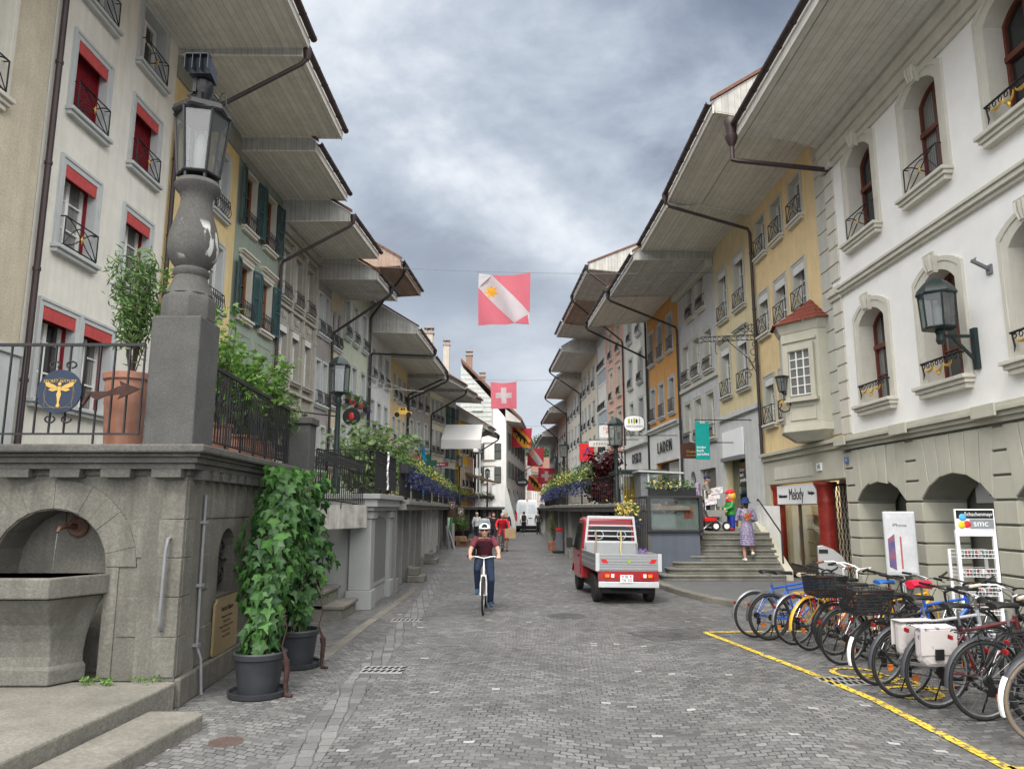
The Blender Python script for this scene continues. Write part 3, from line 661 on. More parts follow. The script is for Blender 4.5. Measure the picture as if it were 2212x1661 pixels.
# big white gabled house: side wall to the camera, street wall turning away
WHT=ST('render_white',(.62,.63,.62),.3,40,.12,.05)
e=thing('house','big white gabled house with dark shutters closing the left row','house',(0,0,0))
c0,c1,c2_,c3=(-4.9,70.3),(-.55,70),(1.75,97),(-6,97)
w=MB(); zt=10.4
def P3(p,z): return (p[0],p[1],z)
apx=(-4.9,70.3)
w.add([P3(c0,0),P3(c1,0),P3(c1,zt),(-2.2,70.12,12.4),(-4.9,70.3,15.6)],[(0,1,2,3,4)])
w.add([P3(c1,0),P3(c2_,0),P3(c2_,zt),P3(c1,zt)],[(0,1,2,3)])
w.add([P3(c0,0),P3(c3,0),P3(c3,15.6),(-4.9,70.3,15.6)],[(0,1,2,3)])
w.build('wall',WHT,e)
r=MB(); r.hexa([(.9,69.6,10.15),(2.9,97,10.15),(-4.9,97,15.9),(-4.9,69.6,15.9),(.9,69.6,10.45),(2.9,97,10.45),(-4.9,97,16.2),(-4.9,69.6,16.2)]); r.build('roof',[TILE],e)
r=MB(); r.hexa([(-.62,69.75,10.2),(.85,69.75,10.0),(2.85,96.8,10.0),(1.7,96.8,10.2),(-.62,69.75,11.3),(.85,69.75,10.2),(2.85,96.8,10.2),(1.7,96.8,11.3)]); r.build('soffit',SOFFIT2,e)
b=MB()
for i in range(9): b.box(-4.85+i*.48,-4.85+i*.48+.44,69.93,70.2-.0,0,.01)
g=MB(); g.add([(-4.9,69.9,9.6),(-1.9,69.9,9.6),(-1.9,69.9,12.2),(-4.9,69.9,15.55)],[(0,1,2,3)]); 
for i in range(12):
    z=9.7+i*.45; xr=-1.9-max(0,(z-12.2))*.9
    if xr>-4.8: g.box(-4.9,xr,69.86,69.9,z,z+.04)
g.build('gable_boards',flat('weathered_boards',(.42,.44,.42),.85,var=.15),e)
for (x,z) in ((-2.15,6.55),(-2.15,4.35)):
    o=window(e,0,0,.95,1.5,tw=.12,trim=TRIMD,shut=(DARKSH,.62,4),sill=.1,simple=True); o.location=(x,70.11,z)
o=window(e,0,0,.8,1.3,tw=.1,trim=TRIMG,sill=.1,simple=True); o.location=(-3.3,69.86,11.2)
dv=(Vector(c2_)-Vector(c1)); dn=dv.normalized(); an=math.atan2(dv.y,dv.x)
for i in range(6):
    for z in (7.6,4.9):
        o=window(e,0,0,.95,1.6,tw=.1,trim=TRIMG,shut=(DARKSH,.5,6),sill=.1,simple=True); q=Vector(c1)+dn*(2.2+i*4); o.location=(q.x,q.y,z); o.rotation_euler=(0,0,an)
for i in range(4):
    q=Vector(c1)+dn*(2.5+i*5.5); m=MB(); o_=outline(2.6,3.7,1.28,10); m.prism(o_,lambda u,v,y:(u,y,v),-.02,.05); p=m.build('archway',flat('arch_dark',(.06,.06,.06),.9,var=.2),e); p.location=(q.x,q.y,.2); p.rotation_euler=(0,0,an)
    q=Vector(c1)+dn*(.3+i*5.5); m=MB(); m.hexa([(-.5,-1.1,0),(.5,-1.1,0),(.5,.1,0),(-.5,.1,0),(-.4,-.05,4),(.4,-.05,4),(.4,.1,4),(-.4,.1,4)]); p=m.build('buttress',TRIMG,e); p.location=(q.x,q.y,0); p.rotation_euler=(0,0,an)
m=MB()   # stone bay with mullions on its near wall
for z in (3.0,5.2): 
    m.box(-4.5,-2.95,69.55,70.1,z,z+.5); m.box(-4.6,-2.85,69.45,70.1,z+2.0,z+2.2)
    for i in range(6): m.box(-4.5+i*.29,-4.4+i*.29,69.6,69.75,z+.5,z+2.0)
m.build('bay',TRIMG,e); MB().box(-4.45,-3.0,69.8,69.9,3.0,7.2).build('bay_pane',GLASS,e)
def chimney(x,y,z0,h,label,w=.5,m=None):
    t=thing('chimney',label,'chimney',(x,y,z0)); MB().box(-w/2,w/2,-w/2,w/2,-1.5,h).build('shaft',m or stucco('chimney_render',(.42,.38,.33)),t)
    k=MB(); k.box(-w*.62,w*.62,-w*.62,w*.62,h,h+.12); 
    for a in (-.3,.3): k.box(a*w-.07,a*w+.07,-w*.4,w*.4,h+.12,h+.4)
    k.box(-w*.6,w*.6,-w*.6,w*.6,h+.4,h+.5); k.build('cap',stucco('chimney_cap',(.3,.25,.22)),t)
chimney(-6.2,54,13.2,1.6,'pale chimney rising above the cream house roof',.6)
chimney(-5.6,62,14.2,1.5,'slim pale chimney left of the gabled white house',.5)
chimney(-4.3,73,16.0,1.1,'brick chimney on the ridge of the gabled white house',.6,stucco('chimney_brick',(.24,.15,.11)))
chimney(-3.0,74,14.4,.7,'small capped chimney low on the gabled white house roof',.55,stucco('chimney_brick',(.24,.15,.11)))
# ------------------------------------------------------------------ right row of houses
GRS=mk('grey_green_sandstone',(.44,.425,.35),.88,.06,2.5,.15,70,streak=.08,scol=(.28,.28,.23))
H=house('grand white house with arched windows over a rusticated arcade',(8,3.6),(8,17.8),10.95,ST('render_bright_white',(.80,.79,.76),.2,45,0,.04),
 [dict(rows=[(8.06,2.15)],cols=[16.0,13.4,10.8,8.2,5.6],w=1.14,rise=.28,tw=.24,trim=TRIMB,sash=SASHB,rail='x',mun=(2,1),transom=1.25,d=.34,sill=.2,key=True,per={(0,i):dict(rail='swag') for i in (2,3,4)}),
  dict(rows=[(4.22,2.1)],cols=[16.0,13.4,10.8,8.2,5.6],w=1.14,rise=.28,tw=.24,trim=TRIMB,sash=SASHB,rail='swag',mun=(2,2),transom=1.3,d=.34,sill=.2,key=True)],
 ov=2.2,dz=.42,cove=.16,th=.34,gut=BROWNPIPE,extra=[(17.8-16.18,2.16,0,2.58,.5),(17.8-13.5,2.3,0,2.62,.52),(17.8-10.65,2.3,0,2.62,.52),(17.8-7.9,2.3,0,2.62,.52)][0:0],z0=3.3,depth=.36,batt=.5)
R1=H
# (arcade storey built separately: piers, voussoirs, cornice)
x_=lambda Y:17.8-Y if False else H.sx(Y)
arcs=[(16.22,2.16),(13.48,2.2),(10.7,2.3),(7.9,2.3),(5.1,2.3)]
a=wall(MB(),H.L,0,3.34,[(H.sx(Y),w,0,2.55,.46) for Y,w in arcs],.85,1.0); a.build('arcade_wall',mk('sandstone_joint',(.20,.20,.165),.9,.1,3),H.e)
m=MB(); edges=[]
for Y,w in arcs: edges.append((H.sx(Y)-w/2,H.sx(Y)+w/2))
edges.sort(); piers=[(0.0,edges[0][0])]+[(edges[i][1],edges[i+1][0]) for i in range(len(edges)-1)]+[(edges[-1][1],H.L)]
for p0,p1 in piers:
    z=.05; i=0
    while z<3.2:
        zz=min(z+.40,3.3)
        if p1-p0>.05: m.box(p0-(.022 if p0>0 and z<1.9 else 0),p1+(.022 if p1<H.L-.1 and z<1.9 else .022),-.042,.83 if z<1.9 else -.003,z+.02,zz-.02)
        z+=.40
for Y,w in arcs:
    x=H.sx(Y); o=outline(w,2.55,.46,12)[1:-1]; n=len(o)-1
    for i in range(n):
        if i%2==0:
            (u0,v0),(u1,v1)=o[i],o[min(i+2,n)]; (um,vm)=o[i+1]
            t0,t1=u0*1.12,u1*1.12
            key=abs((u0+u1)/2)<.2
            sh=.012
            m.prism([(x+u0+sh,v0+(-.06 if key else .0)),(x+u1-sh,v1+(-.06 if key else 0)),(x+t1-sh,3.26),(x+t0+sh,3.26)],lambda u,v,y:(u,y,v),-.07 if key else -.046,-.002)
m.build('rustication',GRS,H.e,bev=.012)
c=MB(); 
c.box(-.02,H.L,-.10,0,3.30,3.38); c.box(-.04,H.L,-.16,0,3.38,3.46); c.box(-.06,H.L,-.22,0,3.46,3.54); c.box(-.03,H.L,-.12,0,3.54,3.62)
for p0,p1 in piers: c.box(p0-.05,p1+.05,-.26,-.22,3.385,3.6)
c.build('cornice',GRS,H.e,bev=.01)
c=MB(); c.box(.5,H.L,-.07,0,6.98,7.05); c.box(.5,H.L,-.13,0,7.05,7.14); c.box(.5,H.L,-.17,0,7.14,7.2); c.box(.5,H.L,-.06,0,7.2,7.26); c.build('string_course',TRIMB,H.e,bev=.008)
c=MB(); c.box(0,H.L,-.06,0,10.3,10.45); c.box(0,H.L,-.13,0,10.45,10.7); c.box(0,H.L,-.2,0,10.7,10.93); c.build('eave_cornice',TRIMB,H.e,bev=.015)
q=MB(); 
z=3.66
while z<10.25:
    zz=min(z+.40,10.28); 
    if not 6.75<z<7.15: q.box(-.01,.46,-.045,.3,z+.012,zz-.012)
    z+=.42
q.box(-.05,.52,-.1,.3,6.95,7.28); q.box(-.08,.55,-.16,.3,7.06,7.2); q.box(-.06,.54,-.14,.3,10.3,10.9)
q.build('corner_pilaster',TRIMB,H.e,bev=.01)
# arcade interior: back wall, floor, ceiling and shop window
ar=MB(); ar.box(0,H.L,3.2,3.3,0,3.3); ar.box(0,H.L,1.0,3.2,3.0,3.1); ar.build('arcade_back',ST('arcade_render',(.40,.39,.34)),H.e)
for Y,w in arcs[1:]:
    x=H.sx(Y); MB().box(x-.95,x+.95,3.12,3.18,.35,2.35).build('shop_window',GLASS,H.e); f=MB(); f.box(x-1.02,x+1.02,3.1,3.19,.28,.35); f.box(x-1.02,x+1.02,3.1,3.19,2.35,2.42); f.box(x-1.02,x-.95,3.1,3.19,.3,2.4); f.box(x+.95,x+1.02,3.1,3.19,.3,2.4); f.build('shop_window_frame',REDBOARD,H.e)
x=H.sx(13.2); MB().box(x-1.2,x+1.2,.92,.97,2.02,2.5).build('shop_sign_board',WHITE,H.e); text('shop_sign_text','Melody',.52,BLACK,H.e,(x-.1,.915,2.3),sx=.9)
MB().box(H.sx(15.5)-.22,H.sx(15.5)+.22,2.0,2.4,0,3.0).build('red_pillar',flat('red_marble',(.20,.022,.016),.35,var=.35,scale=4,fine=.3,bscale=12),H.e)
# funnel head and slanting pipe on the far end of its gutter
t=MB(); gz=10.95+.42+.3; gy=-2.35
t.lathe([(.04,-.62),(.1,-.52),(.16,-.36),(.17,-.3),(.12,-.26),(.15,-.02),(.17,.12),(.12,.2)],(.05,gy,gz),14); t.tube([(.05,gy,gz-.6),(.05,gy,gz-.95),(.1,gy+.1,gz-1.0),(.3,-.05,gz-1.35)],.06,8)
t.build('downpipe',BROWNPIPE,H.e,smooth=40)
def photo0(c): return flat('pic'+str(c),c,.6,var=.6,scale=9)
# -- yellow house with the oriel
YO=ST('render_ochre_yellow',(.70,.54,.30),.55,42,.12,.08)
H=house('ochre yellow house with a tiled oriel above the music shop',(8,17.8),(8,23.5),11.6,YO,
 [dict(rows=[(9.92,1.2)],cols=[22.68,21.25,19.75],w=.8,tw=.1,trim=TRIMR,rail='x',sillm=TRIMB),
  dict(rows=[(7.35,1.28)],cols=[22.75,21.25,19.8],w=.8,tw=.12,trim=TRIMR,rail='x',box=BLINDW,sillm=TRIMB),
  dict(rows=[(4.5,1.42)],cols=[22.65,21.3],w=.78,tw=.12,trim=TRIMR,rail='x',box=BLINDW,sillm=TRIMB)],
 ov=2.75,dz=.5,sof=SOFFIT,gut=BROWNPIPE,extra=[(3.05,5.2,0,2.62,0)],pipe=[(.05,.06,.9,3.6)],ext=(0,0))
R2=H
q=MB(); z=3.7
while z<11.4: q.box(H.L-.62,H.L-.0,-.035,.05,z+.01,z+.5); z+=.52
q.build('corner_quoins',TRIMR,H.e,bev=.01)
c=MB(); c.box(0,H.L,-.12,0,3.36,3.5); c.box(-.02,H.L,-.2,0,3.5,3.6); c.box(0,5.69,-.06,0,2.64,3.36); c.box(0,.44,-.06,0,0,2.64); c.build('shop_cornice',GRS,H.e,bev=.01)
hbox(H,'lintel_panel',TRIMB,1.0,3.8,-.075,-.061,2.78,3.14)
def lampmat():
    m,nt,p=newmat('shop_lamp'); p.inputs['Emission Color'].default_value=(1,.86,.66,1); p.inputs['Emission Strength'].default_value=9; return m
# shop room behind the opening x 1.45..4.45
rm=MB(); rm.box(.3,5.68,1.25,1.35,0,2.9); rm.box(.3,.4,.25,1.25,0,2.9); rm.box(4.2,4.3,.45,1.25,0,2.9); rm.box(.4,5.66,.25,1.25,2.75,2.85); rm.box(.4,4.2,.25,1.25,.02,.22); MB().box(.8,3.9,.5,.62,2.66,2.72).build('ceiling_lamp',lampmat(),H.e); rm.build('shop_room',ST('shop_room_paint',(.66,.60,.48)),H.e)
MB().box(.75,3.95,.12,.13,.36,2.05).build('shop_window',SHOPG,H.e)
f=MB(); f.box(.7,4.0,.08,.16,.16,.36); f.box(.7,4.0,.08,.16,2.03,2.08); f.box(2.3,2.35,.08,.16,.36,2.05); f.build('shop_window_frame',flat('bronze_frame',(.06,.045,.03),.4),H.e)
MB().box(.95,3.85,-.01,.05,2.05,2.58).build('sign_panel',WHITE,H.e)
text('sign_text','Melody',.46,BLACK,H.e,(2.45,-.016,2.31),sx=.8); text('sign_text','Musikinstrumente',.15,BLACK,H.e,(1.42,-.016,2.28),sx=.62); text('sign_text','Handpan-',.15,BLACK,H.e,(3.52,-.016,2.34),sx=.75)
gt=MB(); GW=flat('guitar_wood',(.42,.19,.06),.35,var=.15)
def guitar(x,y,z,c):
    q=MB(); q.prism([(.15*math.cos(a)*(1 if math.sin(a)<0 else .78),.2*math.sin(a)) for a in [k*math.pi/12 for k in range(24)]],lambda u,v,w:(x+u,y+w,z+v),0,.08); q.box(x-.025,x+.025,y-.015,y,z+.15,z+.72); q.box(x-.04,x+.04,y-.015,y,z+.72,z+.84); q.build('guitar',c,H.e)
for x,y,z,c in ((1.2,.5,.6,GW),(2.7,.7,.58,flat('guitar_dark',(.12,.05,.03),.35)),(3.3,.45,.55,flat('guitar_blond',(.6,.42,.18),.35)),(1.9,.9,1.2,GW)): guitar(x,y,z,c)
q=MB()
for k in range(4): q.box(.5,2.0,1.0,1.24,.5+k*.4,.53+k*.4)
q.build('shelf',flat('shelf_wood',(.3,.17,.08),.6,var=.15),H.e)
for x,z in ((1.2,1.35),(3.2,1.5)): MB().box(x-.25,x+.25,1.21,1.245,z-.2,z+.2).build('picture',photo0((.25,.2,.15)),H.e)
text('house_number','14',.16,BLACK,H.e,(4.3,-.095,2.98)); MB().box(4.15,4.45,-.09,-.061,2.88,3.08).build('number_plate',WHITE,H.e)
RM=mk('red_marble_pillar',(.22,.024,.018),.38,.3,3,0,fine=.3,bscale=14)
for x,w in ((.72,.17),(4.12,.215)):
    m=MB(); m.lathe([(w*1.02,0),(w*1.02,.12),(w,.16),(w*.98,2.0),(w,2.05),(w*1.05,2.1),(w,2.14),(w*1.0,2.4),(w*1.25,2.5),(w*1.35,2.53),(w*1.35,2.6)],(x,.12,0),20); m.build('red_pillar',RM,H.e,smooth=35)
# grille gate between pillar and arcade
gm=MB()
for i in range(7): gm.box(4.45+i*.19,4.47+i*.19,.2,.22,0,2.5)
for k in range(9):
    for i in range(6): gm.bar((4.46+i*.19,.19,.2+k*.26),(4.65+i*.19,.19,.46+k*.26),.012,.008); gm.bar((4.65+i*.19,.19,.2+k*.26),(4.46+i*.19,.19,.46+k*.26),.012,.008)
gm.box(4.4,5.66,.2,.24,2.48,2.54); gm.build('folding_grille',IRON,H.e)
# oriel
oe=MB(); x0,x1=3.4,5.2
pl=[(x0,0),(x0+.35,-.72),(x0+.9,-.86),(x1,-.26),(x1,0)]
def ring(mb,pl,s0,z0,s1,z1):
    cx=sum(p[0] for p in pl)/len(pl); A_=[(cx+(u-cx)*s0,v*s0,z0) for u,v in pl]; B_=[(cx+(u-cx)*s1,v*s1,z1) for u,v in pl]; n=len(pl)
    mb.add(A_+B_,[tuple(range(n))[::-1],tuple(range(n,2*n))]+[(i,(i+1)%n,n+(i+1)%n,n+i) for i in range(n)])
ring(oe,pl,1,4.05,1,6.45); ring(oe,pl,.7,3.62,1.08,3.86); ring(oe,pl,1.08,3.862,1.04,4.05)
ring(oe,pl,1.02,6.45,1.14,6.7); o=oe.build('oriel',GRS,H.e,bev=.008)
rr=MB(); cx=(x0+x1)/2
pr=[(cx+(u-cx)*1.24,v*1.24) for u,v in pl]
for i in range(len(pr)-1):
    a_,b_=pr[i],pr[i+1]; tp=(cx+(.1 if i>1 else -.1),-.05,7.42)
    for s in range(5):
        f0,f1=s/5,(s+1)/5
        def lp(p,t,zz): return (p[0]+(tp[0]-p[0])*t,p[1]+(tp[1]-p[1])*t,6.7+(tp[2]-6.7)*(t**1.15)+zz)
        rr.add([lp(a_,f0,.03),lp(b_,f0,.03),lp(b_,f1,0),lp(a_,f1,0),lp(a_,f0,-.01),lp(b_,f0,-.01)],[(0,1,2,3),(4,5,1,0)])
rr.build('oriel_roof',mk('oriel_tile',(.22,.06,.04),.85,.35,14,.3,40,fine=.3),o)
oa=math.atan2(.60,.9); oc=((x0+.9+x1)/2,-.56,0)
def of(m,nm,mt): q=m.build(nm,mt,o); q.location=oc; q.rotation_euler=(0,0,oa); return q
wf=MB(); wf.box(-.30,.30,-.012,.03,4.8,5.95); of(wf,'oriel_pane',GLASS)
wf=MB()
for i in range(4): wf.box(-.31+i*.207-.014,-.31+i*.207+.014,-.035,-.013,4.8,5.95)
for j in range(6): wf.box(-.31,.31,-.033,-.0135,4.8+j*.23-.012,4.8+j*.23+.012)
of(wf,'oriel_sash',SASHW)
wf=MB(); wf.box(-.44,-.31,-.09,.02,4.7,6.12); wf.box(.31,.44,-.09,.02,4.7,6.12); wf.box(-.31,.31,-.09,.02,5.95,6.12); wf.box(-.49,.49,-.13,.02,4.62,4.7); 
for z_ in (4.15,4.5): wf.box(-.38,.38,-.025,.02,z_,z_+.035)
for x_2 in (-.38,.345): wf.box(x_2,x_2+.035,-.025,.02,4.185,4.5)
wf.box(-.5,.5,-.05,.02,6.2,6.26); of(wf,'oriel_surround',GRS)
q=MB()
for z_ in (5.0,5.35): q.tube([(-.3,-.1,z_),(.3,-.1,z_)],.01,4)
for i in range(7): q.tube([(-.3+i*.1,-.1,5.0),(-.27+i*.1,-.12,5.2),(-.3+i*.1,-.1,5.35)],.007,4)
# -- pale yellow house with book shop
H=house('pale yellow house with carved hoods above the book shop',(8,23.5),(7.87,27.8),11.9,ST('render_straw',(.62,.53,.33),.4,40,.15,.08),
 [dict(rows=[(8.85,1.85)],cols=[24.95,26.8],w=.9,tw=.14,trim=TRIMR,rail='x',mun=(2,3),box=BLINDW),
  dict(rows=[(6.0,1.75)],cols=[24.95,26.8],w=.9,tw=.14,trim=TRIMR,rail='x',mun=(2,3),hood=1,box=BLINDW)],
 ov=2.8,dz=.0,sof=SOFFIT,gut=DARKPIPE,extra=[(1.55,2.2,1.5,4.15,0)])
R3=H
hbox(H,'shopfront_face',ST('shop_stone',(.52,.53,.52),.2,40,.15),.01,H.L-.01,-.04,-.003,5.0,5.12)
m=MB(); m.box(0,.42,-.06,-.003,1,5.0); m.box(2.68,H.L,-.06,-.003,1,5.0); m.box(.42,2.68,-.06,-.003,4.17,5.0); m.box(.0,H.L,-.16,-.003,5.12,5.28); m.build('shopfront_stone',ST('shop_stone',(.52,.53,.52),.2,40,.15),H.e)
hbox(H,'sign_panel',WHITE,.46,2.64,-.12,-.062,3.75,4.68); hbox(H,'awning_case',GREYPIPE,.4,2.7,-.2,-.062,3.6,3.74)
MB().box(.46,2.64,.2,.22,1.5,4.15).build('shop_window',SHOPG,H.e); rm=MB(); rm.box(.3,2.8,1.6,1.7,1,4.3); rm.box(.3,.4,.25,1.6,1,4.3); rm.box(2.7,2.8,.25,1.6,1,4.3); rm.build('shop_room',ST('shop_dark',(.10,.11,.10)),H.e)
text('shop_window_text','kinder\nbuch\nparadies',.2,WHITE,H.e,(1.3,.19,3.1),align='LEFT'); text('shop_window_text','HA',.42,WHITE,H.e,(1.15,.19,3.75))
bk=MB()
for i in range(16):
    x=.55+random.random()*1.9; z=1.55+random.choice((0,.45,.9)); bk.mat(i%4).box(x,x+.16,.35,.5,z,z+.25)
bk.build('book_display',[flat('book_blue',(.05,.15,.3)),flat('book_red',(.4,.06,.05)),flat('book_teal',(.03,.35,.3)),flat('book_cream',(.6,.55,.4))],H.e)
# -- light grey house
H=house('light grey house with small balconies and an arched shop door',(7.87,27.8),(7.6,33),11.6,ST('render_light_grey',(.47,.48,.48),.4,35,.3,.08),
 [dict(rows=[(10.0,1.4)],cols=[29.4,30.95],w=.78,tw=.1,trim=TRIMR,rail='curl'),
  dict(rows=[(7.35,1.6),(4.65,1.75)],cols=[28.8,30.4,31.9],w=.85,tw=.14,trim=TRIMR,rail='curl')],ov=3.1,dz=-.1,sof=SOFFIT2,gut=DARKPIPE,pipe=[(.05,.12,1.3,1)],extra=[(3.4,2.0,1.5,3.5,0),(1.4,.8,1.0,3.5,.35)],ext=(0,0))
R4=H
hbox(H,'shop_window',GLASS,2.42,4.38,.15,.2,1.52,3.48); hbox(H,'shop_door',flat('dark_door',(.05,.045,.04)),1.02,1.78,.2,.24,1,3.45); hbox(H,'string_course',TRIMR,0,H.L,-.1,-.003,6.95,7.1); hbox(H,'eave_cornice',TRIMR,0,H.L,-.3,-.003,11.25,11.58,.05)
# -- orange house
H=house('orange house with dark flower guards above the health food shop',(7.6,33),(7.3,39),11.9,ST('render_orange',(.58,.31,.11),.35,40,.2,.1),
 [dict(rows=[(9.35,1.65),(6.4,1.6)],cols=[34.4,36.3,38.1],w=.78,tw=.14,trim=TRIMG,sash=SASHG,rail='panel',mun=(2,2))],ov=3.2,dz=-.3,sof=SOFFIT,gut=DARKPIPE,pipe=[(.05,.1,1.6,1)],extra=[(3.5,4.2,2.2,4.15,0)])
R5=H
WS=ST('shop_white_stone',(.60,.61,.60),.2,40,.12)
m=MB(); m.box(0,1.35,-.08,-.003,1.5,5.7); m.box(5.65,H.L,-.08,-.003,1.5,5.7); m.box(1.35,5.65,-.08,-.003,4.17,5.7); m.box(-.02,H.L,-.2,-.003,5.7,5.82); m.box(-.02,H.L,-.3,-.003,5.82,5.92); m.build('shopfront_stone',WS,H.e)
text('sign_text','LADEN',.78,BLACK,H.e,(3.35,-.14,4.85),ext=.02,sx=.8,sp=1.55)
hbox(H,'shop_window',GLASS,3.2,5.58,.1,.14,2.2,4.1); hbox(H,'shop_door',flat('dark_door',(.05,.045,.04)),1.42,3.1,.2,.24,2.2,4.1); 
# -- tall pale house
H=house('tall pale grey house beside the pink one',(7.3,39),(6.95,45),14.6,ST('render_pale_grey_green',(.52,.53,.48),.3,40,.25,.06),
 [dict(rows=[(11.7,1.8),(8.95,1.7),(6.4,1.6)],cols=[40.8,43.2],w=.9,tw=.14,trim=TRIMG,sash=SASHG,rail='curl',simple=True)],ov=3.1,dz=.25,sof=SOFFIT2,gut=DARKPIPE,pipe=[(6.0,6,2.4,1),(.05,.05,2.5,1)],extra=[(3.2,3.6,2.2,4.0,0)],pitch=.42)
m=MB(); m.box(0,1.3,-.08,-.003,1.5,5.4); m.box(5.05,H.L,-.08,-.003,1.5,5.4); m.box(1.3,5.05,-.08,-.003,4.02,5.4); m.box(-.02,H.L,-.3,-.003,5.4,5.62); m.build('shopfront_stone',WS,H.e)
text('sign_text','OEKO',.78,BLACK,H.e,(3.2,-.14,4.7),ext=.02,sx=.8,sp=1.5); hbox(H,'shop_window',GLASS,1.5,4.9,.1,.14,2.2,4.0)
H=house('pink house with stone window hoods',(6.95,45),(6.6,51),14.6,ST('render_pink',(.56,.36,.29),.3,40,.2,.08),
 [dict(rows=[(11.9,1.7),(9.1,1.8),(6.2,1.8)],cols=[46.6,49.2],w=.9,tw=.14,trim=TRIMB,rail='curl',hood=1,simple=True)],ov=2.9,dz=.3,sof=SOFFITB,gut=DARKPIPE,pitch=.42)
hbox(H,'shopfront_stone',WS,0,H.L,-.08,-.003,1.5,5.3)
H=house('blue grey house with a band of white casements',(6.6,51),(6.4,55),14.6,ST('render_blue_grey',(.33,.38,.41),.3,40,.2,.08),
 [dict(rows=[(11.9,1.8),(8.9,1.9),(5.9,1.9)],cols=[51.5,52.3,53.1,53.9],w=.6,tw=.06,trim=SASHW,rail='curl',simple=True,sill=.1)],ov=3.0,dz=.2,sof=SOFFIT2,gut=DARKPIPE)
FAR=dict(simple=True,sill=.1,tw=.12,mun=(2,2),rail='curl')
H=house('cream house with a wrought iron shop bracket, far right row',(6.4,55),(6.0,63.5),13.6,ST('render_cream2',(.56,.52,.42),.3,40,.25,.08),
 [dict(rows=[(11.2,1.6),(8.4,1.7),(5.6,1.8)],cols=[56.5,58.7,60.9,62.6],w=.8,**FAR)],ov=2.6,dz=.1,sof=SOFFIT2,pipe=[(.05,.1,1.8,1)])
H=house('light stone house in the far right row with a slanting gutter pipe',(6.0,63.5),(5.6,74.5),12.9,ST('render_stone_light',(.53,.51,.45),.3,40,.25,.08),
 [dict(rows=[(10.4,1.6),(7.6,1.7),(4.8,1.8)],cols=[65,67.5,70,72.5],w=.9,**FAR)],ov=2.1,dz=.1,sof=SOFFIT2,pipe=[(.05,.1,1.5,1)])
H=house('rose house near the end of the right row',(5.6,74.5),(5.3,85),11.6,ST('render_rose',(.52,.37,.32),.3,40,.25,.08),
 [dict(rows=[(9.2,1.6),(6.5,1.7),(3.8,1.8)],cols=[76,78.5,81,83.5],w=.9,**FAR)],ov=1.8,dz=.0,sof=SOFFIT2,pipe=[(.05,.1,1.5,1)])
H=house('last grey house of the right row before the bend',(5.3,85),(5.0,100),10.2,ST('render_last_grey',(.46,.46,.43),.3,40,.25,.08),
 [dict(rows=[(7.8,1.6),(5.2,1.7)],cols=[87,90,93,96],w=.9,**FAR)],ov=1.8,dz=.0,sof=SOFFIT2)
# houses that close the view behind the van
for (label,x0,x1,Y,zt,col,rows,n) in (
  ('pale rose house facing up the street behind the van',2.9,7.5,116,7.3,(.45,.38,.34),[(3.3,1.6),(5.5,1.3)],4),
  ('beige house with arched ground floor at the end of the street',-1.5,2.9,122,7.9,(.46,.43,.36),[(3.6,1.7),(5.9,1.5)],4)):
    P=(x0,Y); 
    H=house(label,(x0,Y),(x1,Y+.4),zt,ST('end_'+str(int(x0)),col,.3,40,.2,.08),[],ov=1.6,sof=SOFFIT2,left=True,D=10,pitch=.55,ridge=3)
    for z,h in rows:
        for i in range(n): window(H.e,H.L*(i+.5)/n,z,.62,h,tw=.1,trim=TRIMG,sill=.1,simple=True,d=-.01,proud=.05)
    for i in range(n):
        m=MB(); m.prism(outline(.8,2.5,.38,8),lambda u,v,y:(u+H.L*(i+.5)/n,y,v+.3),-.02,.03); m.build('archway',flat('arch_dark',(.06,.06,.06),.9),H.e)
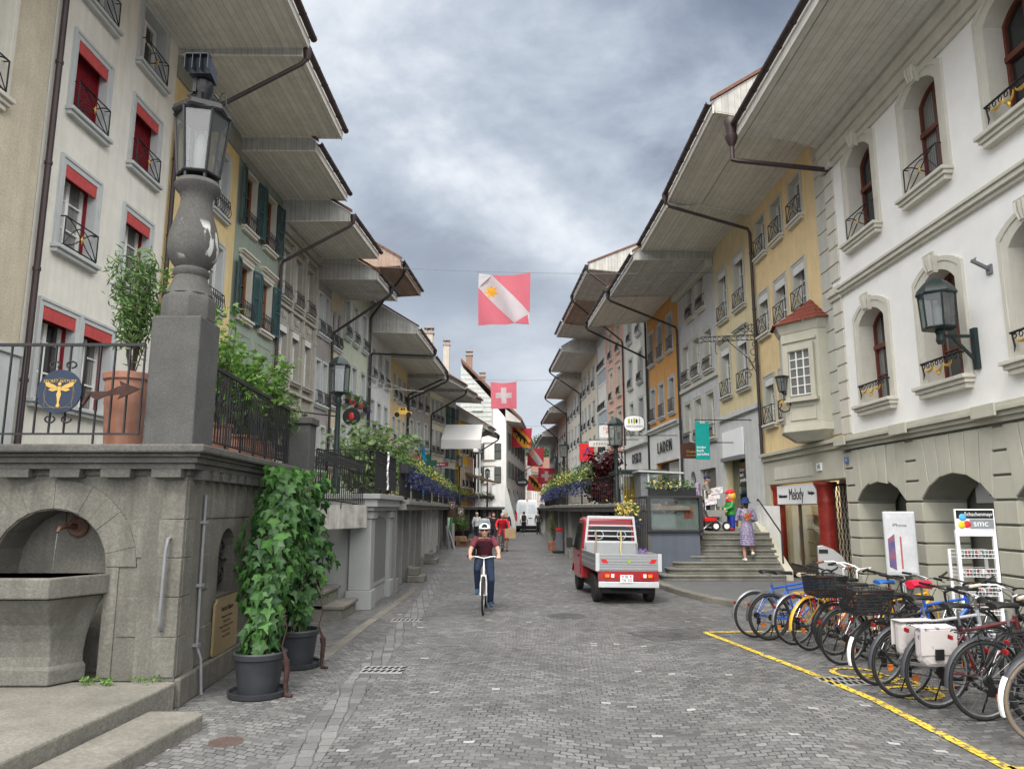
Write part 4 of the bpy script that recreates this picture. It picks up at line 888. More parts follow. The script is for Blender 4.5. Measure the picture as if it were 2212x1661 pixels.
# ------------------------------------------------------------------ fountain terrace, steps, railings
STONE=mk('fountain_stone',(.145,.139,.120),.9,.34,1.3,.5,45,.012,streak=.65,scol=(.06,.057,.05),fine=.35)
COPE=mk('weathered_coping_stone',(.10,.097,.088),.92,.25,2.2,.6,40,.015,streak=.4,scol=(.05,.05,.045),fine=.35)
DKST=mk('dark_pillar_stone',(.085,.085,.082),.92,.2,3,.6,60,.01,streak=.3,scol=(.06,.06,.058),fine=.3)
STEPM=mk('worn_step_stone',(.185,.176,.152),.92,.28,1.7,.7,35,.016,streak=.25,scol=(.12,.115,.10),fine=.35)
def vasemat():
    m=mk('vase_stone',(.085,.083,.078),.92,.2,3,.6,60,.01,streak=.3,scol=(.06,.06,.058),fine=.3); nt=m.node_tree; N=nt.nodes; L=nt.links; p=N['Principled BSDF']
    src=p.inputs['Base Color'].links[0].from_socket
    tc=N.new('ShaderNodeTexCoord'); mp=N.new('ShaderNodeMapping'); mp.inputs['Scale'].default_value=(1.9,1.9,.55); mp.inputs['Location'].default_value=(.35,0,0); L.new(tc.outputs['Object'],mp.inputs[0])
    n=N.new('ShaderNodeTexNoise'); n.inputs['Scale'].default_value=3.1; n.inputs['Detail'].default_value=6; L.new(mp.outputs[0],n.inputs[0])
    sp=N.new('ShaderNodeSeparateXYZ'); L.new(tc.outputs['Object'],sp.inputs[0])
    def mr(s,a,b,c=0,d=1):
        q=N.new('ShaderNodeMapRange'); L.new(s,q.inputs[0])
        for i,x in zip((1,2,3,4),(a,b,c,d)): q.inputs[i].default_value=x
        return q.outputs[0]
    def mu(a,b):
        q=N.new('ShaderNodeMath'); q.operation='MULTIPLY'; L.new(a,q.inputs[0]); L.new(b,q.inputs[1]); return q.outputs[0]
    msk=mu(mu(mr(n.outputs[0],.55,.58),mr(sp.outputs[2],2.02,2.1)),mu(mr(sp.outputs[2],2.5,2.42),mr(sp.outputs[0],-.08,-.02)))
    x=N.new('ShaderNodeMix'); x.data_type='RGBA'; L.new(msk,x.inputs[0]); L.new(src,x.inputs[6]); x.inputs[7].default_value=(.44,.44,.42,1); L.new(x.outputs[2],p.inputs['Base Color']); return m
VASE=vasemat()
# platform and steps in front of the fountain
def slab(name,label,poly,z0,z1,cat='step',bev=.02,mat=STEPM):
    m=MB(); m.prism(poly,lambda u,v,w:(u,v,w),z0,z1); o=m.build(name,mat,bev=bev); return tag(o,label,cat)
slab('stone_platform','worn upper stone slab in front of the wall fountain',[(-9,1.5),(-3.62,1.5),(-3.27,7.2),(-3.27,7.58),(-9,7.58)],-.05,.25,'platform')
slab('stone_step','long worn stone step below the fountain platform with broken edge',[(-3.64,1.5),(-3.2,1.5),(-2.72,6.92),(-2.80,7.02),(-3.25,7.02),(-3.26,6.9)],-.03,.125)
# fountain wall
ft=thing('fountain_wall','grey stone terrace wall with arched wall fountain and stone basin','fountain',(-3.3,7.6,0))
m=MB(); wall(m,5.7,.25,2.24,[(4.37,1.14,.25,1.90,.57)],  .42,.45)       # front face; local x from the left
wm_=m.v; m.v=[(x-5.7,y,z) for x,y,z in wm_]
nic=[(-1.33-.575,.42,.25),(-1.33+.575,.42,.25),(-1.33+.575,.42,1.92),(-1.33-.575,.42,1.92)]; m.add(nic,[(0,1,2,3)])
m.build('front_wall',STONE,ft)
m=MB(); so_=outline(.58,.74,.29,8)
L_=4.75; sdir=Vector((-.30,4.7)).normalized(); sang=math.atan2(sdir.y,sdir.x)
wall(m,L_,0,2.24,[(1.42,.6,.92,1.68,.3)],.2,.4); sw=m.build('side_wall',STONE,ft); sw.location=(0,0,0); sw.rotation_euler=(0,0,sang); 
MB().box(1.1,1.75,.2,.22,.9,1.7).build('niche_back',BLACK,ft).rotation_euler=(0,0,sang)
g=MB()
for s in (-1,1):
    g.tube([(1.42+s*(.02+.16*math.sin(i*.6)),.1,1.0+i*.035) for i in range(18)],.016,5)
    g.tube([(1.42+s*.1+.07*math.cos(i*.7),.09,1.15+.07*math.sin(i*.7)) for i in range(10)],.014,5); g.tube([(1.42+s*.08+.06*math.cos(i*.7),.09,1.42+.06*math.sin(i*.7)) for i in range(10)],.014,5)
g.bar((1.12,.1,1.3),(1.72,.1,1.3),.02,.02); g.build('grille',IRON,ft).rotation_euler=(0,0,sang)
m=MB(); m.box(-.0,L_,-.07,0,0,.27); m.build('plinth',STONE,ft,bev=.015).rotation_euler=(0,0,sang)
# joints as thin recessed courses drawn by slightly proud blocks
m=MB(); zc=[.28,.66,1.04,1.42,1.80,2.2]
def blocks(mb,x0,x1,skip,off):
    for i in range(len(zc)-1):
        x=x0-(off if i%2 else 0)
        while x<x1:
            xx=min(x+.78,x1); a=max(x,x0)
            if xx-a>.08 and not skip(a,xx,zc[i],zc[i+1]): mb.box(a+.004,xx-.004,-.012,.05,zc[i]+.004,zc[i+1]-.004)
            x+=.78
blocks(m,-5.7,0,lambda a,b,z0,z1:(b>-2.05 and a<-.62),.36); m.build('ashlar',STONE,ft,bev=.006)
m=MB(); blocks(m,.02,L_,lambda a,b,z0,z1:(b>1.05 and a<1.8 and z1>.9 and z0<1.75),.3); m.build('ashlar',STONE,ft,bev=.006).rotation_euler=(0,0,sang)
# arch ring
m=MB(); o=outline(1.16,1.05,.575,14); 
for i in range(1,len(o)-2):
    (u0,v0),(u1,v1)=o[i],o[i+1]; k=1.52
    f=lambda u,v:(u*k,(v-.475)*k+.475)
    (a0,b0),(a1,b1)=f(u0,v0),f(u1,v1)
    m.prism([(u0-1.33,v0+.86),(u1-1.33,v1+.86),(a1-1.33,min(b1+.86,2.2)),(a0-1.33,min(b0+.86,2.2))],lambda u,v,y:(u,y,v),-.022 if i%2 else -.018,.05)
m.build('arch_stones',STONE,ft,bev=.005)
m=MB()
for x0,x1 in ((-2.05,-1.91),(-.75,-.62)): m.box(x0,x1,-.014,.05,.28,1.33)
m.build('jamb_stones',STONE,ft,bev=.005)
# cornice over both faces
def mitre(z0,z1,p):   # ring following both faces with projection p
    n=Vector((sdir.y,-sdir.x))
    a=(-5.75,-p); b=(p*.93,-p); e=(sdir.x*L_+n.x*p,sdir.y*L_+n.y*p); i3=(sdir.x*L_-n.x*.6,sdir.y*L_-n.y*.6); i2=(-.6,.6); i1=(-5.75,.6)
    return [a,b,e,i3,i2,i1]
m=MB()
for z0,z1,p in ((2.24,2.30,.03),(2.30,2.36,.12),(2.36,2.42,.16),(2.42,2.455,.2)): m.prism(mitre(z0,z1,p),lambda u,v,w:(u,v,w),z0,z1)
for i in range(11): m.box(-.32-i*.51,-.02-i*.51,-.13,0,2.215,2.30)
m.build('cornice',COPE,ft,bev=.006)
m=MB(); m.prism(mitre(0,0,.27),lambda u,v,w:(u,v,w),2.456,2.54); m.build('coping',COPE,ft,bev=.02)
m=MB()
for i in range(15): m.box(.12+i*.31,.30+i*.31,-.12,0,2.2,2.30)
m.build('dentil',COPE,ft,bev=.006).rotation_euler=(0,0,sang)
# basin
m=MB(); cx=-1.33
def bp(w,wf,d): return [(cx-w,.05),(cx-wf,-d),(cx+wf,-d),(cx+w,.05)]
def loft(mb,rings):
    V=[];F=[];n=len(rings[0][0])
    for pl,z in rings: V+=[(u,v,z) for u,v in pl]
    for i in range(len(rings)-1):
        for j in range(n): F.append((i*n+j,i*n+(j+1)%n,(i+1)*n+(j+1)%n,(i+1)*n+j))
    F+=[tuple(range(n))[::-1],tuple(range((len(rings)-1)*n,len(rings)*n))]; mb.add(V,F)
loft(m,[(bp(.44,.26,.27),.26),(bp(.44,.26,.27),.40),(bp(.41,.24,.25),.43),(bp(.405,.24,.245),.52),(bp(.42,.25,.27),.66),(bp(.455,.27,.33),.82),(bp(.51,.30,.43),.96),(bp(.575,.33,.50),1.07)]); loft(m,[(bp(.66,.36,.56),1.081),(bp(.66,.36,.56),1.27),(bp(.60,.33,.47),1.27),(bp(.58,.32,.46),1.2)]); m.build('basin',mk('basin_stone',(.145,.142,.125),.9,.25,2,.6,45,.012,streak=.6,scol=(.07,.068,.05),fine=.3),ft,bev=.015)
m=MB(); m.prism(bp(.575,.318,.455),lambda u,v,w:(u,v,w),1.205,1.21); m.build('water',flat('basin_water',(.05,.045,.03),.05,spec=.6),ft)
m=MB()
m.lathe([(.10,0),(.11,.015),(.09,.03),(.06,.025),(.03,.045)],n=18); mm=Matrix.Translation((cx+.03,.40,1.72))@Matrix.Rotation(R(90),4,'X'); m.v=[tuple(mm@Vector(p)) for p in m.v]
m.tube([(cx+.03,.4,1.72),(cx+.02,.2,1.73),(cx,.12,1.71),(cx-.005,.1,1.67)],[.03,.028,.022,.018],8)
for s in (-1,1): m.tube([(cx+.03+s*.02,.2,1.74),(cx+s*.11,.4,1.92)],.009,5)
m.build('spout',mk('rusty_bronze',(.10,.05,.035),.6,.3,10),ft,smooth=40)
MB().tube([(cx-.005,.1,1.66),(cx-.01,.095,1.5),(cx-.012,.092,1.22)],[.007,.006,.004],6).build('water_jet',CLEAR,ft)
MB().tube([(-.13,0,1.62),(-.13,-.06,1.61),(-.14,-.07,1.5),(-.15,-.07,.8),(-.15,-.05,.74),(-.15,0,.73)],.018,8).build('handrail',GREYPIPE,ft,smooth=60)
m=MB(); m.tube([(.42,-.05,2.05),(.42,-.05,1.2),(.44,-.05,.5),(.44,-.1,.38),(.46,-.12,.02)],.016,7)
for z in (1.75,1.1,.5): m.box(.39,.47,-.08,-.005,z,z+.03)
m.build('conduit',GREYPIPE,ft,smooth=60).rotation_euler=(0,0,sang)
MB().box(2.05,2.3,-.08,-.012,1.28,1.42).build('rusty_bracket',mk('rust',(.10,.045,.035),.9,.3,8),ft).rotation_euler=(0,0,sang)
def onside(s,off,z):     # world point on the street side wall
    n=Vector((sdir.y,-sdir.x)); q=Vector((-3.3,7.6))+sdir*s+n*off; return (q.x,q.y,z)
# terrace floor behind it
t=thing('terrace','paved terrace floor behind the fountain railing','terrace'); MB().box(-8.1,-3.75,8.15,13.1,2.2,2.46).build('floor_slab',STEPM,t); 
# engraved plaque
t=thing('plaque','brass plaque with notched top corners on the fountain side wall','plaque',onside(1.42,.02,.28),sang)
m=MB(); w,h=.86,.62; m.prism([(-w/2,.02),(-w/2+.02,0),(w/2-.02,0),(w/2,.02),(w/2,h-.06),(w/2-.06,h-.03),(w/2-.06,h),(-w/2+.06,h),(-w/2+.06,h-.03),(-w/2,h-.06)],lambda u,v,y:(u,y,v),-.025,0); m.build('plate',mk('plaque_brass',(.36,.27,.14),.42,.18,2,metal=.5),t)
text('plaque_text','Secret Nature',.085,BLACK,t,(0,-.028,.49),ext=.001,shear=.15,sx=.9)
for i,s_ in enumerate(('Öffnungszeiten und Beratung','Montag bis Freitag','Blumen und Pflanzen aus aller Welt','für Haus und Garten','Samstag durchgehend')): text('plaque_text',s_ if False else s_,.036,flat('engraving',(.10,.07,.04)),t,(0,-.028,.40-i*.055),ext=.001,sx=.95)
# corner pillar with lantern
pt=thing('lamp_pillar','tall dark stone pillar with a vase shaped baluster carrying a six sided lantern','lamp pillar',(-3.54,7.86,2.54))
MB().box(-.26,.26,-.27,.26,0,1.38).build('shaft',DKST,pt,bev=.02)
m=MB(); m.lathe([(.275,1.381),(.275,1.60),(.25,1.66),(.2,1.70)],n=8); m.lathe([(.245,1.66),(.19,1.80),(.17,1.87),(.19,1.90),(.19,1.94),(.165,1.97),(.205,2.02),(.25,2.10),(.268,2.2),(.262,2.32),(.235,2.45),(.195,2.58),(.17,2.70),(.165,2.78),(.19,2.84),(.235,2.89),(.245,2.93),(.225,2.98),(.15,3.0)],n=28); m.build('baluster',VASE,pt,smooth=35)
def lantern(par,z0,z1,r0,r1,n,mat,cap=0,capm=None,rot=0,bars=1,nm='lantern'):
    m=MB(); a0=rot
    A=[(r0*math.cos(a0+2*math.pi*i/n),r0*math.sin(a0+2*math.pi*i/n),z0) for i in range(n)]; B=[(r1*math.cos(a0+2*math.pi*i/n),r1*math.sin(a0+2*math.pi*i/n),z1) for i in range(n)]
    for i in range(n):
        m.tube([A[i],B[i]],r1*.055,5); m.tube([A[i],A[(i+1)%n]],r1*.06,5); m.tube([B[i],B[(i+1)%n]],r1*.075,5)
    m.lathe([(r0*.5,z0-r1*.12),(r0*.9,z0-.01),(r0*.95,z0+.012),(0,z0+.013)],n=n)
    if cap:
        m.lathe([(r1*1.06,z1-.01),(r1*1.1,z1+.02),(r1*.98,z1+cap*.35),(r1*.6,z1+cap*.8),(r1*.25,z1+cap),(0,z1+cap)],n=n)
    l=m.build(nm,mat,par,smooth=25)
    g=MB(); 
    for i in range(n):
        j=(i+1)%n; s=.97; g.add([[c*s if k<2 else c for k,c in enumerate(p)] for p in (A[i],A[j],B[j],B[i])],[(0,1,2,3)])
    g.build('lamp_glass',CLEAR,l,norm=False)
    b=MB(); b.lathe([(r0*.25,z0+.01),(r0*.28,z0+(z1-z0)*.55),(r0*.12,z0+(z1-z0)*.7),(0,z0+(z1-z0)*.72)],n=10); b.build('lamp_core',flat('milky_lamp',(.30,.30,.29),.4,var=.03),l,smooth=50)
    return l
lantern(pt,3.06,3.78,.225,.30,6,IRON,0,rot=R(12))
m=MB(); 
for i in range(6): a=R(12)+i*math.pi/3; m.tube([(.2*math.cos(a),.2*math.sin(a),2.98),(.2*math.cos(a),.2*math.sin(a),3.06)],.02,5)
m.lathe([(.31,3.77),(.33,3.80),(.31,3.86),(.24,3.9),(.16,3.92),(.1,3.95),(0,3.95)],n=6)
for i in range(5): a=i*1.25; m.tube([(.11*math.cos(a),.11*math.sin(a),3.93),(.17*math.cos(a),.17*math.sin(a),4.0),(.12*math.cos(a),.12*math.sin(a),4.06)],.018,5)
m.tube([(.2,-.1,3.88),(.24,-.1,4.02),(.28,-.1,4.02),(.3,-.1,3.86)],.008,4); m.build('lantern_lid',IRON,pt,smooth=30)
m=MB(); m.lathe([(.08,3.95),(.09,4.05),(.11,4.1),(.11,4.2),(.08,4.24)],(-.02,0,0),10); m.box(-.1,-.06,-.10,.10,4.05,4.3); m.build('spotlight_mount',BLACK,pt,smooth=35)
m=MB(); c=[(-.16,-.2,4.36),(.17,-.2,4.36),(.14,.1,4.34),(-.13,.1,4.34),(-.17,-.26,4.56),(.18,-.26,4.56),(.14,.08,4.52),(-.13,.08,4.52)]; m.hexa(c)
for i in range(4): x=-.16+i*.11; m.box(x-.004,x+.004,-.34,-.22,4.36,4.57)
m.box(-.17,.18,-.34,-.22,4.565,4.575); m.v=[(x*.78-.01,y*.78,4.22+(z-4.34)*.85) for x,y,z in m.v]; m.build('spotlight',flat('spot_housing',(.03,.035,.045),.45),pt)
# iron railings on the fountain coping
def railing(name,label,P,Q,z0,h,n,r=.011,group=None,top=.02,curl=0,zq=None,base=.12,knots=0,cat='railing'):
    P=Vector((*P,z0));Q=Vector((*Q,z0 if zq is None else zq)); t=thing(name,label,cat,P,0,group); d=Q-P
    m=MB(); up=Vector((0,0,1)); m.bar(up*h,d+up*h,.035,top); m.bar(up*base,d+up*base,.02,.02)
    if curl: m.bar(up*(h-.22),d+up*(h-.22),.02,.02)
    m.build('rail',IRON,t); b=MB()
    for i in range(n+1):
        q=d*i/n; b.tube([q+up*(.0 if i%6==0 else base),q+up*h],r*(1.7 if i%6==0 and knots else 1),5)
    b.build('bars',IRON,t)
    dn=d.normalized()
    if curl or knots:
        c=MB()
        k=n//1 if curl else n//6
        for i in range(k):
            q=d*(i+.5)/k
            if curl:
                for s in (-1,1): c.tube([q+dn*(s*.028+.026*math.cos(a))+up*(h-.11+.075*math.sin(a)) for a in [j*.75 for j in range(9)]],.007,4)
            else:
                for s in (-1,1):
                    c.tube([q+dn*s*(.015+.05*math.sin(j*.35))+up*(h*.3+j*.045) for j in range(10)],.011,4); c.tube([q+dn*(s*.05+.03*math.cos(j*.8))+up*(h*.62+.04*math.sin(j*.8)) for j in range(8)],.010,4)
            if not curl: c.build('scrollwork',IRON,t); c=MB()
        if curl: c.build('scrollwork',IRON,t)
    return t
railing('iron_railing','black iron railing with widely spaced bars left of the lamp pillar',(-8.9,7.55),(-3.82,7.55),2.54,1.05,33,.012,top=.03)
m_=onside(.75,-.08,0); n_=onside(4.55,-.08,0)
railing('iron_railing','dense black iron railing with scrollwork along the fountain side coping',m_[:2],n_[:2],2.54,.98,38,.0095,knots=1,top=.045)
e_=onside(4.75,-.1,0)
t=thing('stone_post','square weathered stone post ending the fountain railing','post',(e_[0]+.14,e_[1]+.15,1.0)); MB().box(-.2,.2,-.2,.2,0,2.3).build('shaft',DKST,t,bev=.015); MB().box(-.24,.24,-.24,.24,2.301,2.42).build('cap',DKST,t,bev=.02)
# round shop sign on the railing
t=thing('shop_sign','round dark blue sign with golden winged figure on the railing','sign',(-4.60,7.44,3.08))
m=MB(); m.lathe([(.225,-.008),(.225,.008)],n=40); mm=Matrix.Rotation(R(90),4,'X'); m.v=[tuple(mm@Vector(p)) for p in m.v]; m.build('disc',flat('sign_blue',(.012,.022,.045),.45,var=.2),t)
text('sign_text','SECRET NATURE',.043,DULLGOLD,t,(0,-.012,.105),ext=.001,shear=.12,sp=1.05)
m=MB()
for s in (-1,1):
    m.prism([(s*.02,.045),(s*.06,.07),(s*.12,.095),(s*.15,.09),(s*.135,.055),(s*.09,.035),(s*.03,.03)],lambda u,v,y:(u,y,v),-.013,-.009)
    m.prism([(s*.02,.03),(s*.09,.03),(s*.11,.015),(s*.07,.0),(s*.02,.012)],lambda u,v,y:(u,y,v),-.013,-.009)
m.ball((0,-.012,.075),(.018,.004,.02),10,6); m.prism([(-.022,.05),(.022,.05),(.014,.0),(.024,-.03),(.014,-.075),(.008,-.115),(.02,-.15),(0,-.165),(-.02,-.15),(-.008,-.115),(-.014,-.075),(-.024,-.03),(-.014,0)],lambda u,v,y:(u,y,v),-.013,-.009); m.build('winged_figure',DULLGOLD,t)
m=MB(); m.tube([(.155*math.cos(a),-.011,-.02+.155*math.sin(a)) for a in [i*math.pi/16 for i in range(32)]],.0009,4,closed=True); 
for a,b in (((-.14,-.16),(.14,-.16)),((.14,-.16),(.14,.06)),((-.14,-.16),(-.14,.06))): m.tube([(a[0],-.011,a[1]),(b[0],-.011,b[1])],.0009,4)
m.build('fine_lines',DULLGOLD,t)
for s in (-1,1):
    for tz in (-1,1): MB().tube([(s*(.03+.055+.05*math.cos(a)),.02,tz*(.25+.03+.035*math.sin(a))) for a in [j*.7-1.5 for j in range(9)]],.01,5).build('scroll',IRON,t)
RUST=MATS.get('rust') or mk('rust2',(.04,.02,.017),.9,.35,9,.3,60)
t=thing('arrow_ornament','rusty iron arrow pointing right beside the round sign','ornament',(-4.32,7.42,3.06)); m=MB()
m.prism([(0,.015),(.22,.02),(.34,.075),(.36,.05),(.33,.13),(.42,.09),(.55,.045),(.42,-.02),(.33,-.06),(.35,-.01),(.2,-.03),(.12,-.07),(.02,-.02)],lambda u,v,y:(u,y,v),-.008,.008); m.build('arrow',RUST,t); MB().tube([(.05,0,.0),(.0,.02,-.06),(-.03,.02,-.11)],.02,5).build('stem',RUST,t)
# ------------------------------------------------------------------ stairs and pavilion beyond the fountain
st=thing('stone_stairs','narrow worn stone stairs climbing between fountain wall and grey arcade','stairs',(-2.95,13.25,0))
for i in range(6):
    m=MB(); m.box(-.34*(i+1)-(.0 if i<5 else .6),-.34*i+.04,0,1.25,.25*i+.19,.25*(i+1)); m.build('tread',STEPM,st,bev=.012)
    m=MB(); m.box(-.34*(i+1)-.6,-.34*i,.03,1.22,.25*i-.0,.25*i+.188); m.build('riser',STEPM,st)
t=thing('landing_slab','peeling concrete landing edge above the stone stairs','slab',(-3.62,12.6,0)); 
MB().hexa([(-.5,0,1.55),(.15,0,1.55),(.82,1.95,1.55),(.2,1.95,1.55),(-.5,0,1.98),(.15,0,1.98),(.82,1.95,1.98),(.2,1.95,1.98)]).build('slab',mk('peeling_concrete',(.33,.32,.29),.9,.35,4,.5,40,.012,streak=.6,scol=(.62,.61,.58)),t,bev=.01)
railing('iron_railing','lattice like iron railing with a row of scrolls above the stairs',(-3.35,12.75),(-2.86,14.5),1.98,.95,24,.009,curl=1,zq=1.85)
PAV=mk('pavilion_grey_paint',(.29,.30,.29),.85,.06,2,.2,40,streak=.25,scol=(.22,.23,.22))
pv=thing('arcade_pavilion','grey painted arcade front under the terrace with corner pillars','pavilion',(-2.8,14.7,0))
m=MB(); m.box(-4.2,-.02,.1,2.6,0,1.95); m.build('body',PAV,pv)
for y in (0,2.2):
    m=MB(); m.box(-.36,.06,y,y+.4,.361,1.719); m.box(-.4,.1,y-.04,y+.44,0,.36); m.box(-.4,.1,y-.04,y+.44,1.72,1.86); m.build('pillar',PAV,pv,bev=.012)
m=MB(); m.box(-.03,.0,.4,2.2,.36,.5); 
m.build('sill',PAV,pv); p=MB(); p.prism(outline(1.5,1.3,.12,8),lambda u,v,y:(.006 if y else -.01,u+1.3,v+.45),0,1); p.build('blind_arch',flat('pavilion_recess',(.15,.157,.153),.85,var=.1),pv)
m=MB(); m.box(-4.2,.12,-.12,2.75,1.87,1.95); m.box(-4.2,.2,-.2,2.8,1.95,2.1); m.box(-4.2,.26,-.26,2.85,2.1,2.2); m.build('slab',PAV,pv,bev=.01)
railing('iron_railing','black iron railing on the near edge of the arcade roof',(-4.6,14.6),(-2.72,14.6),2.2,.85,20,.01)
railing('iron_railing','black iron railing with white ornament along the arcade roof',(-2.68,14.6),(-2.72,17.4),2.2,.85,24,.01,curl=1)
m=MB(); 
for j in range(4): m.tube([(-2.6,15.6+.05*math.sin(j*2+k*.5),2.3+j*.2+k*.025) for k in range(8)],.02,5)
o=m.build('rail_ornament',WHITE,None); tag(o,'white wavy ornament fixed to the arcade railing','ornament')
def photo(cols,name,sc=9):
    if name in MATS: return MATS[name]
    m,nt,p=newmat(name); N=nt.nodes; L=nt.links; tc=N.new('ShaderNodeTexCoord'); n=N.new('ShaderNodeTexNoise'); n.inputs['Scale'].default_value=sc; n.inputs['Detail'].default_value=3; L.new(tc.outputs['Object'],n.inputs[0]); r=N.new('ShaderNodeValToRGB'); e=r.color_ramp.elements
    while len(e)<len(cols): e.new(.5)
    for i,c in enumerate(cols): e[i].position=.3+.4*i/(len(cols)-1); e[i].color=(*c,1)
    L.new(n.outputs[0],r.inputs[0]); L.new(r.outputs[0],p.inputs['Base Color']); MATS[name]=m; return m
# ------------------------------------------------------------------ shop fronts below the left terrace
CONC=mk('terrace_concrete',(.21,.207,.197),.9,.15,2,.4,40,streak=.5,scol=(.12,.12,.11))
def croft(label,A,B,zt,wallm,kind,left=True,doorm=None,pier=.38,depth=.9,floor=None):
    A=Vector(A);B=Vector(B); P,Q=(A,B) if left else (B,A); d=Q-P; L=d.length; t=thing('terrace_shop',label,'shop',(P.x,P.y,0),math.atan2(d.y,d.x))
    depth=1.25
    for x0,x1 in [(0,pier),(L-pier*.6,L)]+([(L*.52,L*.52+pier*.8)] if kind!='open' else []): MB().box(x0,x1,-.04 if x0!=L*.52 else 0,.4,0,zt-.22).build('pier',wallm,t,bev=.01)
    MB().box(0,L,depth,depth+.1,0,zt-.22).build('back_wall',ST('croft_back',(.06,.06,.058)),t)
    m=MB(); m.box(-.02,L-.01,-.26,depth+.1,zt-.22,zt); m.box(-.02,L-.01,-.33,.1,zt-.09,zt+.02); m.build('slab',CONC,t,bev=.015)
    MB().box(0.01,pier+.02,-.09,0,0,.32).build('base_stone',CONC,t,bev=.015); MB().box(L-pier*.6-.02,L-.01,-.09,0,0,.32).build('base_stone',CONC,t,bev=.015)
    if kind!='open':
        MB().box(pier,L*.52,.60,.63,.45,zt-.35).build('shop_window',GLASS,t); f=MB()
        for x in (pier+.03,L*.26+pier*.5,L*.52-.03): f.box(x-.03,x+.03,.57,.66,.4,zt-.3)
        f.box(pier,L*.52,.56,.66,.38,.46); f.box(pier,L*.52,.56,.66,zt-.38,zt-.3); f.build('window_frame',doorm or DARKSH,t); MB().box(pier,L*.52,.5,.7,0,.38).build('stall_riser',wallm,t)
        x0=L*.52+pier*.8; x1=L-pier*.6
        dr=MB(); dr.box(x0,x1,.30,.36,0,zt-.3); 
        for x in (x0+.08,(x0+x1)/2+.04): dr.box(x,x+(x1-x0)/2-.14,.28,.3,.15,.9); dr.box(x,x+(x1-x0)/2-.14,.28,.3,1.0,zt-.5)
        dr.build('door',doorm or DARKSH,t)
    return t
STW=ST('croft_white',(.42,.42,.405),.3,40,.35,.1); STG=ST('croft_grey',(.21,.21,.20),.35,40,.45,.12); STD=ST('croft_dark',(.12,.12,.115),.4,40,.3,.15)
BLUED=flat('faded_blue_door',(.13,.28,.36),.6,var=.15); TEALD=flat('dark_teal_door',(.03,.07,.08),.5)
LT=[(-2.72,17.5),(-2.95,21.5),(-3.08,25.5),(-3.25,30),(-3.4,34.2),(-3.55,38),(-3.75,43.5),(-3.85,49),(-3.75,54.5),(-2.9,60),(-1.75,65.5),(-.95,69.6)]
LTU=['peeling grey shop front next to the arcade, papers in its doorway','grey plastered shop front with a dark doorway under the flower boxes','white plastered shop front with narrow doorway','white shop front with closed faded blue double doors','stone shop front cluttered with goods beside the parking signs','dark shop front with small panes behind the planters','dark timber shop front with wide window','shop front in shade near the white gabled house','low shop front close to the gabled house','low dark shop front right below the gabled house','last low shop front of the left terrace']
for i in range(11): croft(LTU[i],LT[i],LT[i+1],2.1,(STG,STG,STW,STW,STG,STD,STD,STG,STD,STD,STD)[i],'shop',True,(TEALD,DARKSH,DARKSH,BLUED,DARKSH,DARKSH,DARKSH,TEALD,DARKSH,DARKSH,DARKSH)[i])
t=thing('terrace','raised pavement deck along the left houses','terrace'); m=MB(); m.prism([(-2.95,17.5),(-3.6,34),(-4.1,49),(-3.1,60),(-1.95,65.5),(-1.2,69.6),(-4.5,69.8),(-3.6,61.5),(-4.3,55.6),(-5,52.8),(-6.5,46),(-7.1,36),(-7.9,25),(-8.0,13.2),(-3.8,13.2),(-3.8,14.9),(-2.95,14.9)],lambda u,v,w:(u,v,w),1.92,2.08); m.build('deck',STEPM,t)
for i,(x,y,w) in enumerate(((-2.42,20.6,.5),(-2.75,27.2,.55),(-3.15,40,.6))):
    t=thing('door_step',('small weathered stone step at the peeling shop front','pair of stone steps at the doorway below the flower boxes','low stone step near the stacked shop goods')[i],'step',(x,y,0)); MB().box(-.35,.1,-w,w*.5,0,.17).build('lower_block',STEPM,t,bev=.02); MB().box(-.35,-.06,-w*.8,w*.3,.171,.36).build('upper_block',STEPM,t,bev=.02)
# ------------------------------------------------------------------ right terrace, showcase, stairs, pavement
for k,(y,sd) in enumerate(((17.62,0),(21.62,1))): MB().box(-3.0+k*-.15,-2.78+k*-.15,y-.165,y-.16,.6,1.7).build('poster_strip',photo([(.5,.5,.5),(.08,.08,.09),(.45,.08,.08),(.6,.6,.58)],'sticker_mix',11),[o for o in bpy.data.objects if o.name.startswith('terrace_shop')][k]).matrix_parent_inverse=[o for o in bpy.data.objects if o.name.startswith('terrace_shop')][k].matrix_basis.inverted()
RT=[(3.35,20.2),(2.75,25),(2.3,30),(2.15,34.5),(2.2,40),(2.4,47),(2.4,54),(2.4,62),(2.6,72),(2.9,84)]
RTU=['shadowy shop front with corbelled canopy behind the red pickup','grey shop front with a pale door behind the pickup cab','concrete shop front with dark glazed doors','grey concrete shop front with tall dark piers','narrow shop front beside the boxed bamboo','small shop front near the van','shop front past the van on the right','dim shop front far down on the right','last visible shop front of the right terrace']
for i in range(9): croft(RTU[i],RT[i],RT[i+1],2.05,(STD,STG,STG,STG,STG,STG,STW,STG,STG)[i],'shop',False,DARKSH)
t=thing('terrace','raised pavement deck along the right houses','terrace'); m=MB(); m.prism([(3.5,20.2),(2.9,25),(2.35,34.5),(2.6,47),(2.6,62),(2.8,72),(3.1,84),(5.2,84),(6.0,63),(6.6,51),(7.3,39),(7.8,28.2),(4.8,28.2),(4.8,20.2)],lambda u,v,w:(u,v,w),1.88,2.0); m.build('deck',STEPM,t)
BLU=ST('block_blue_grey',(.105,.12,.15),.3,50,.15,.08)
t=thing('display_case','blue grey wall block carrying a framed glass display case with posters','display case',(3.66,20.25,0)); t.scale=(1.08,.8,1)
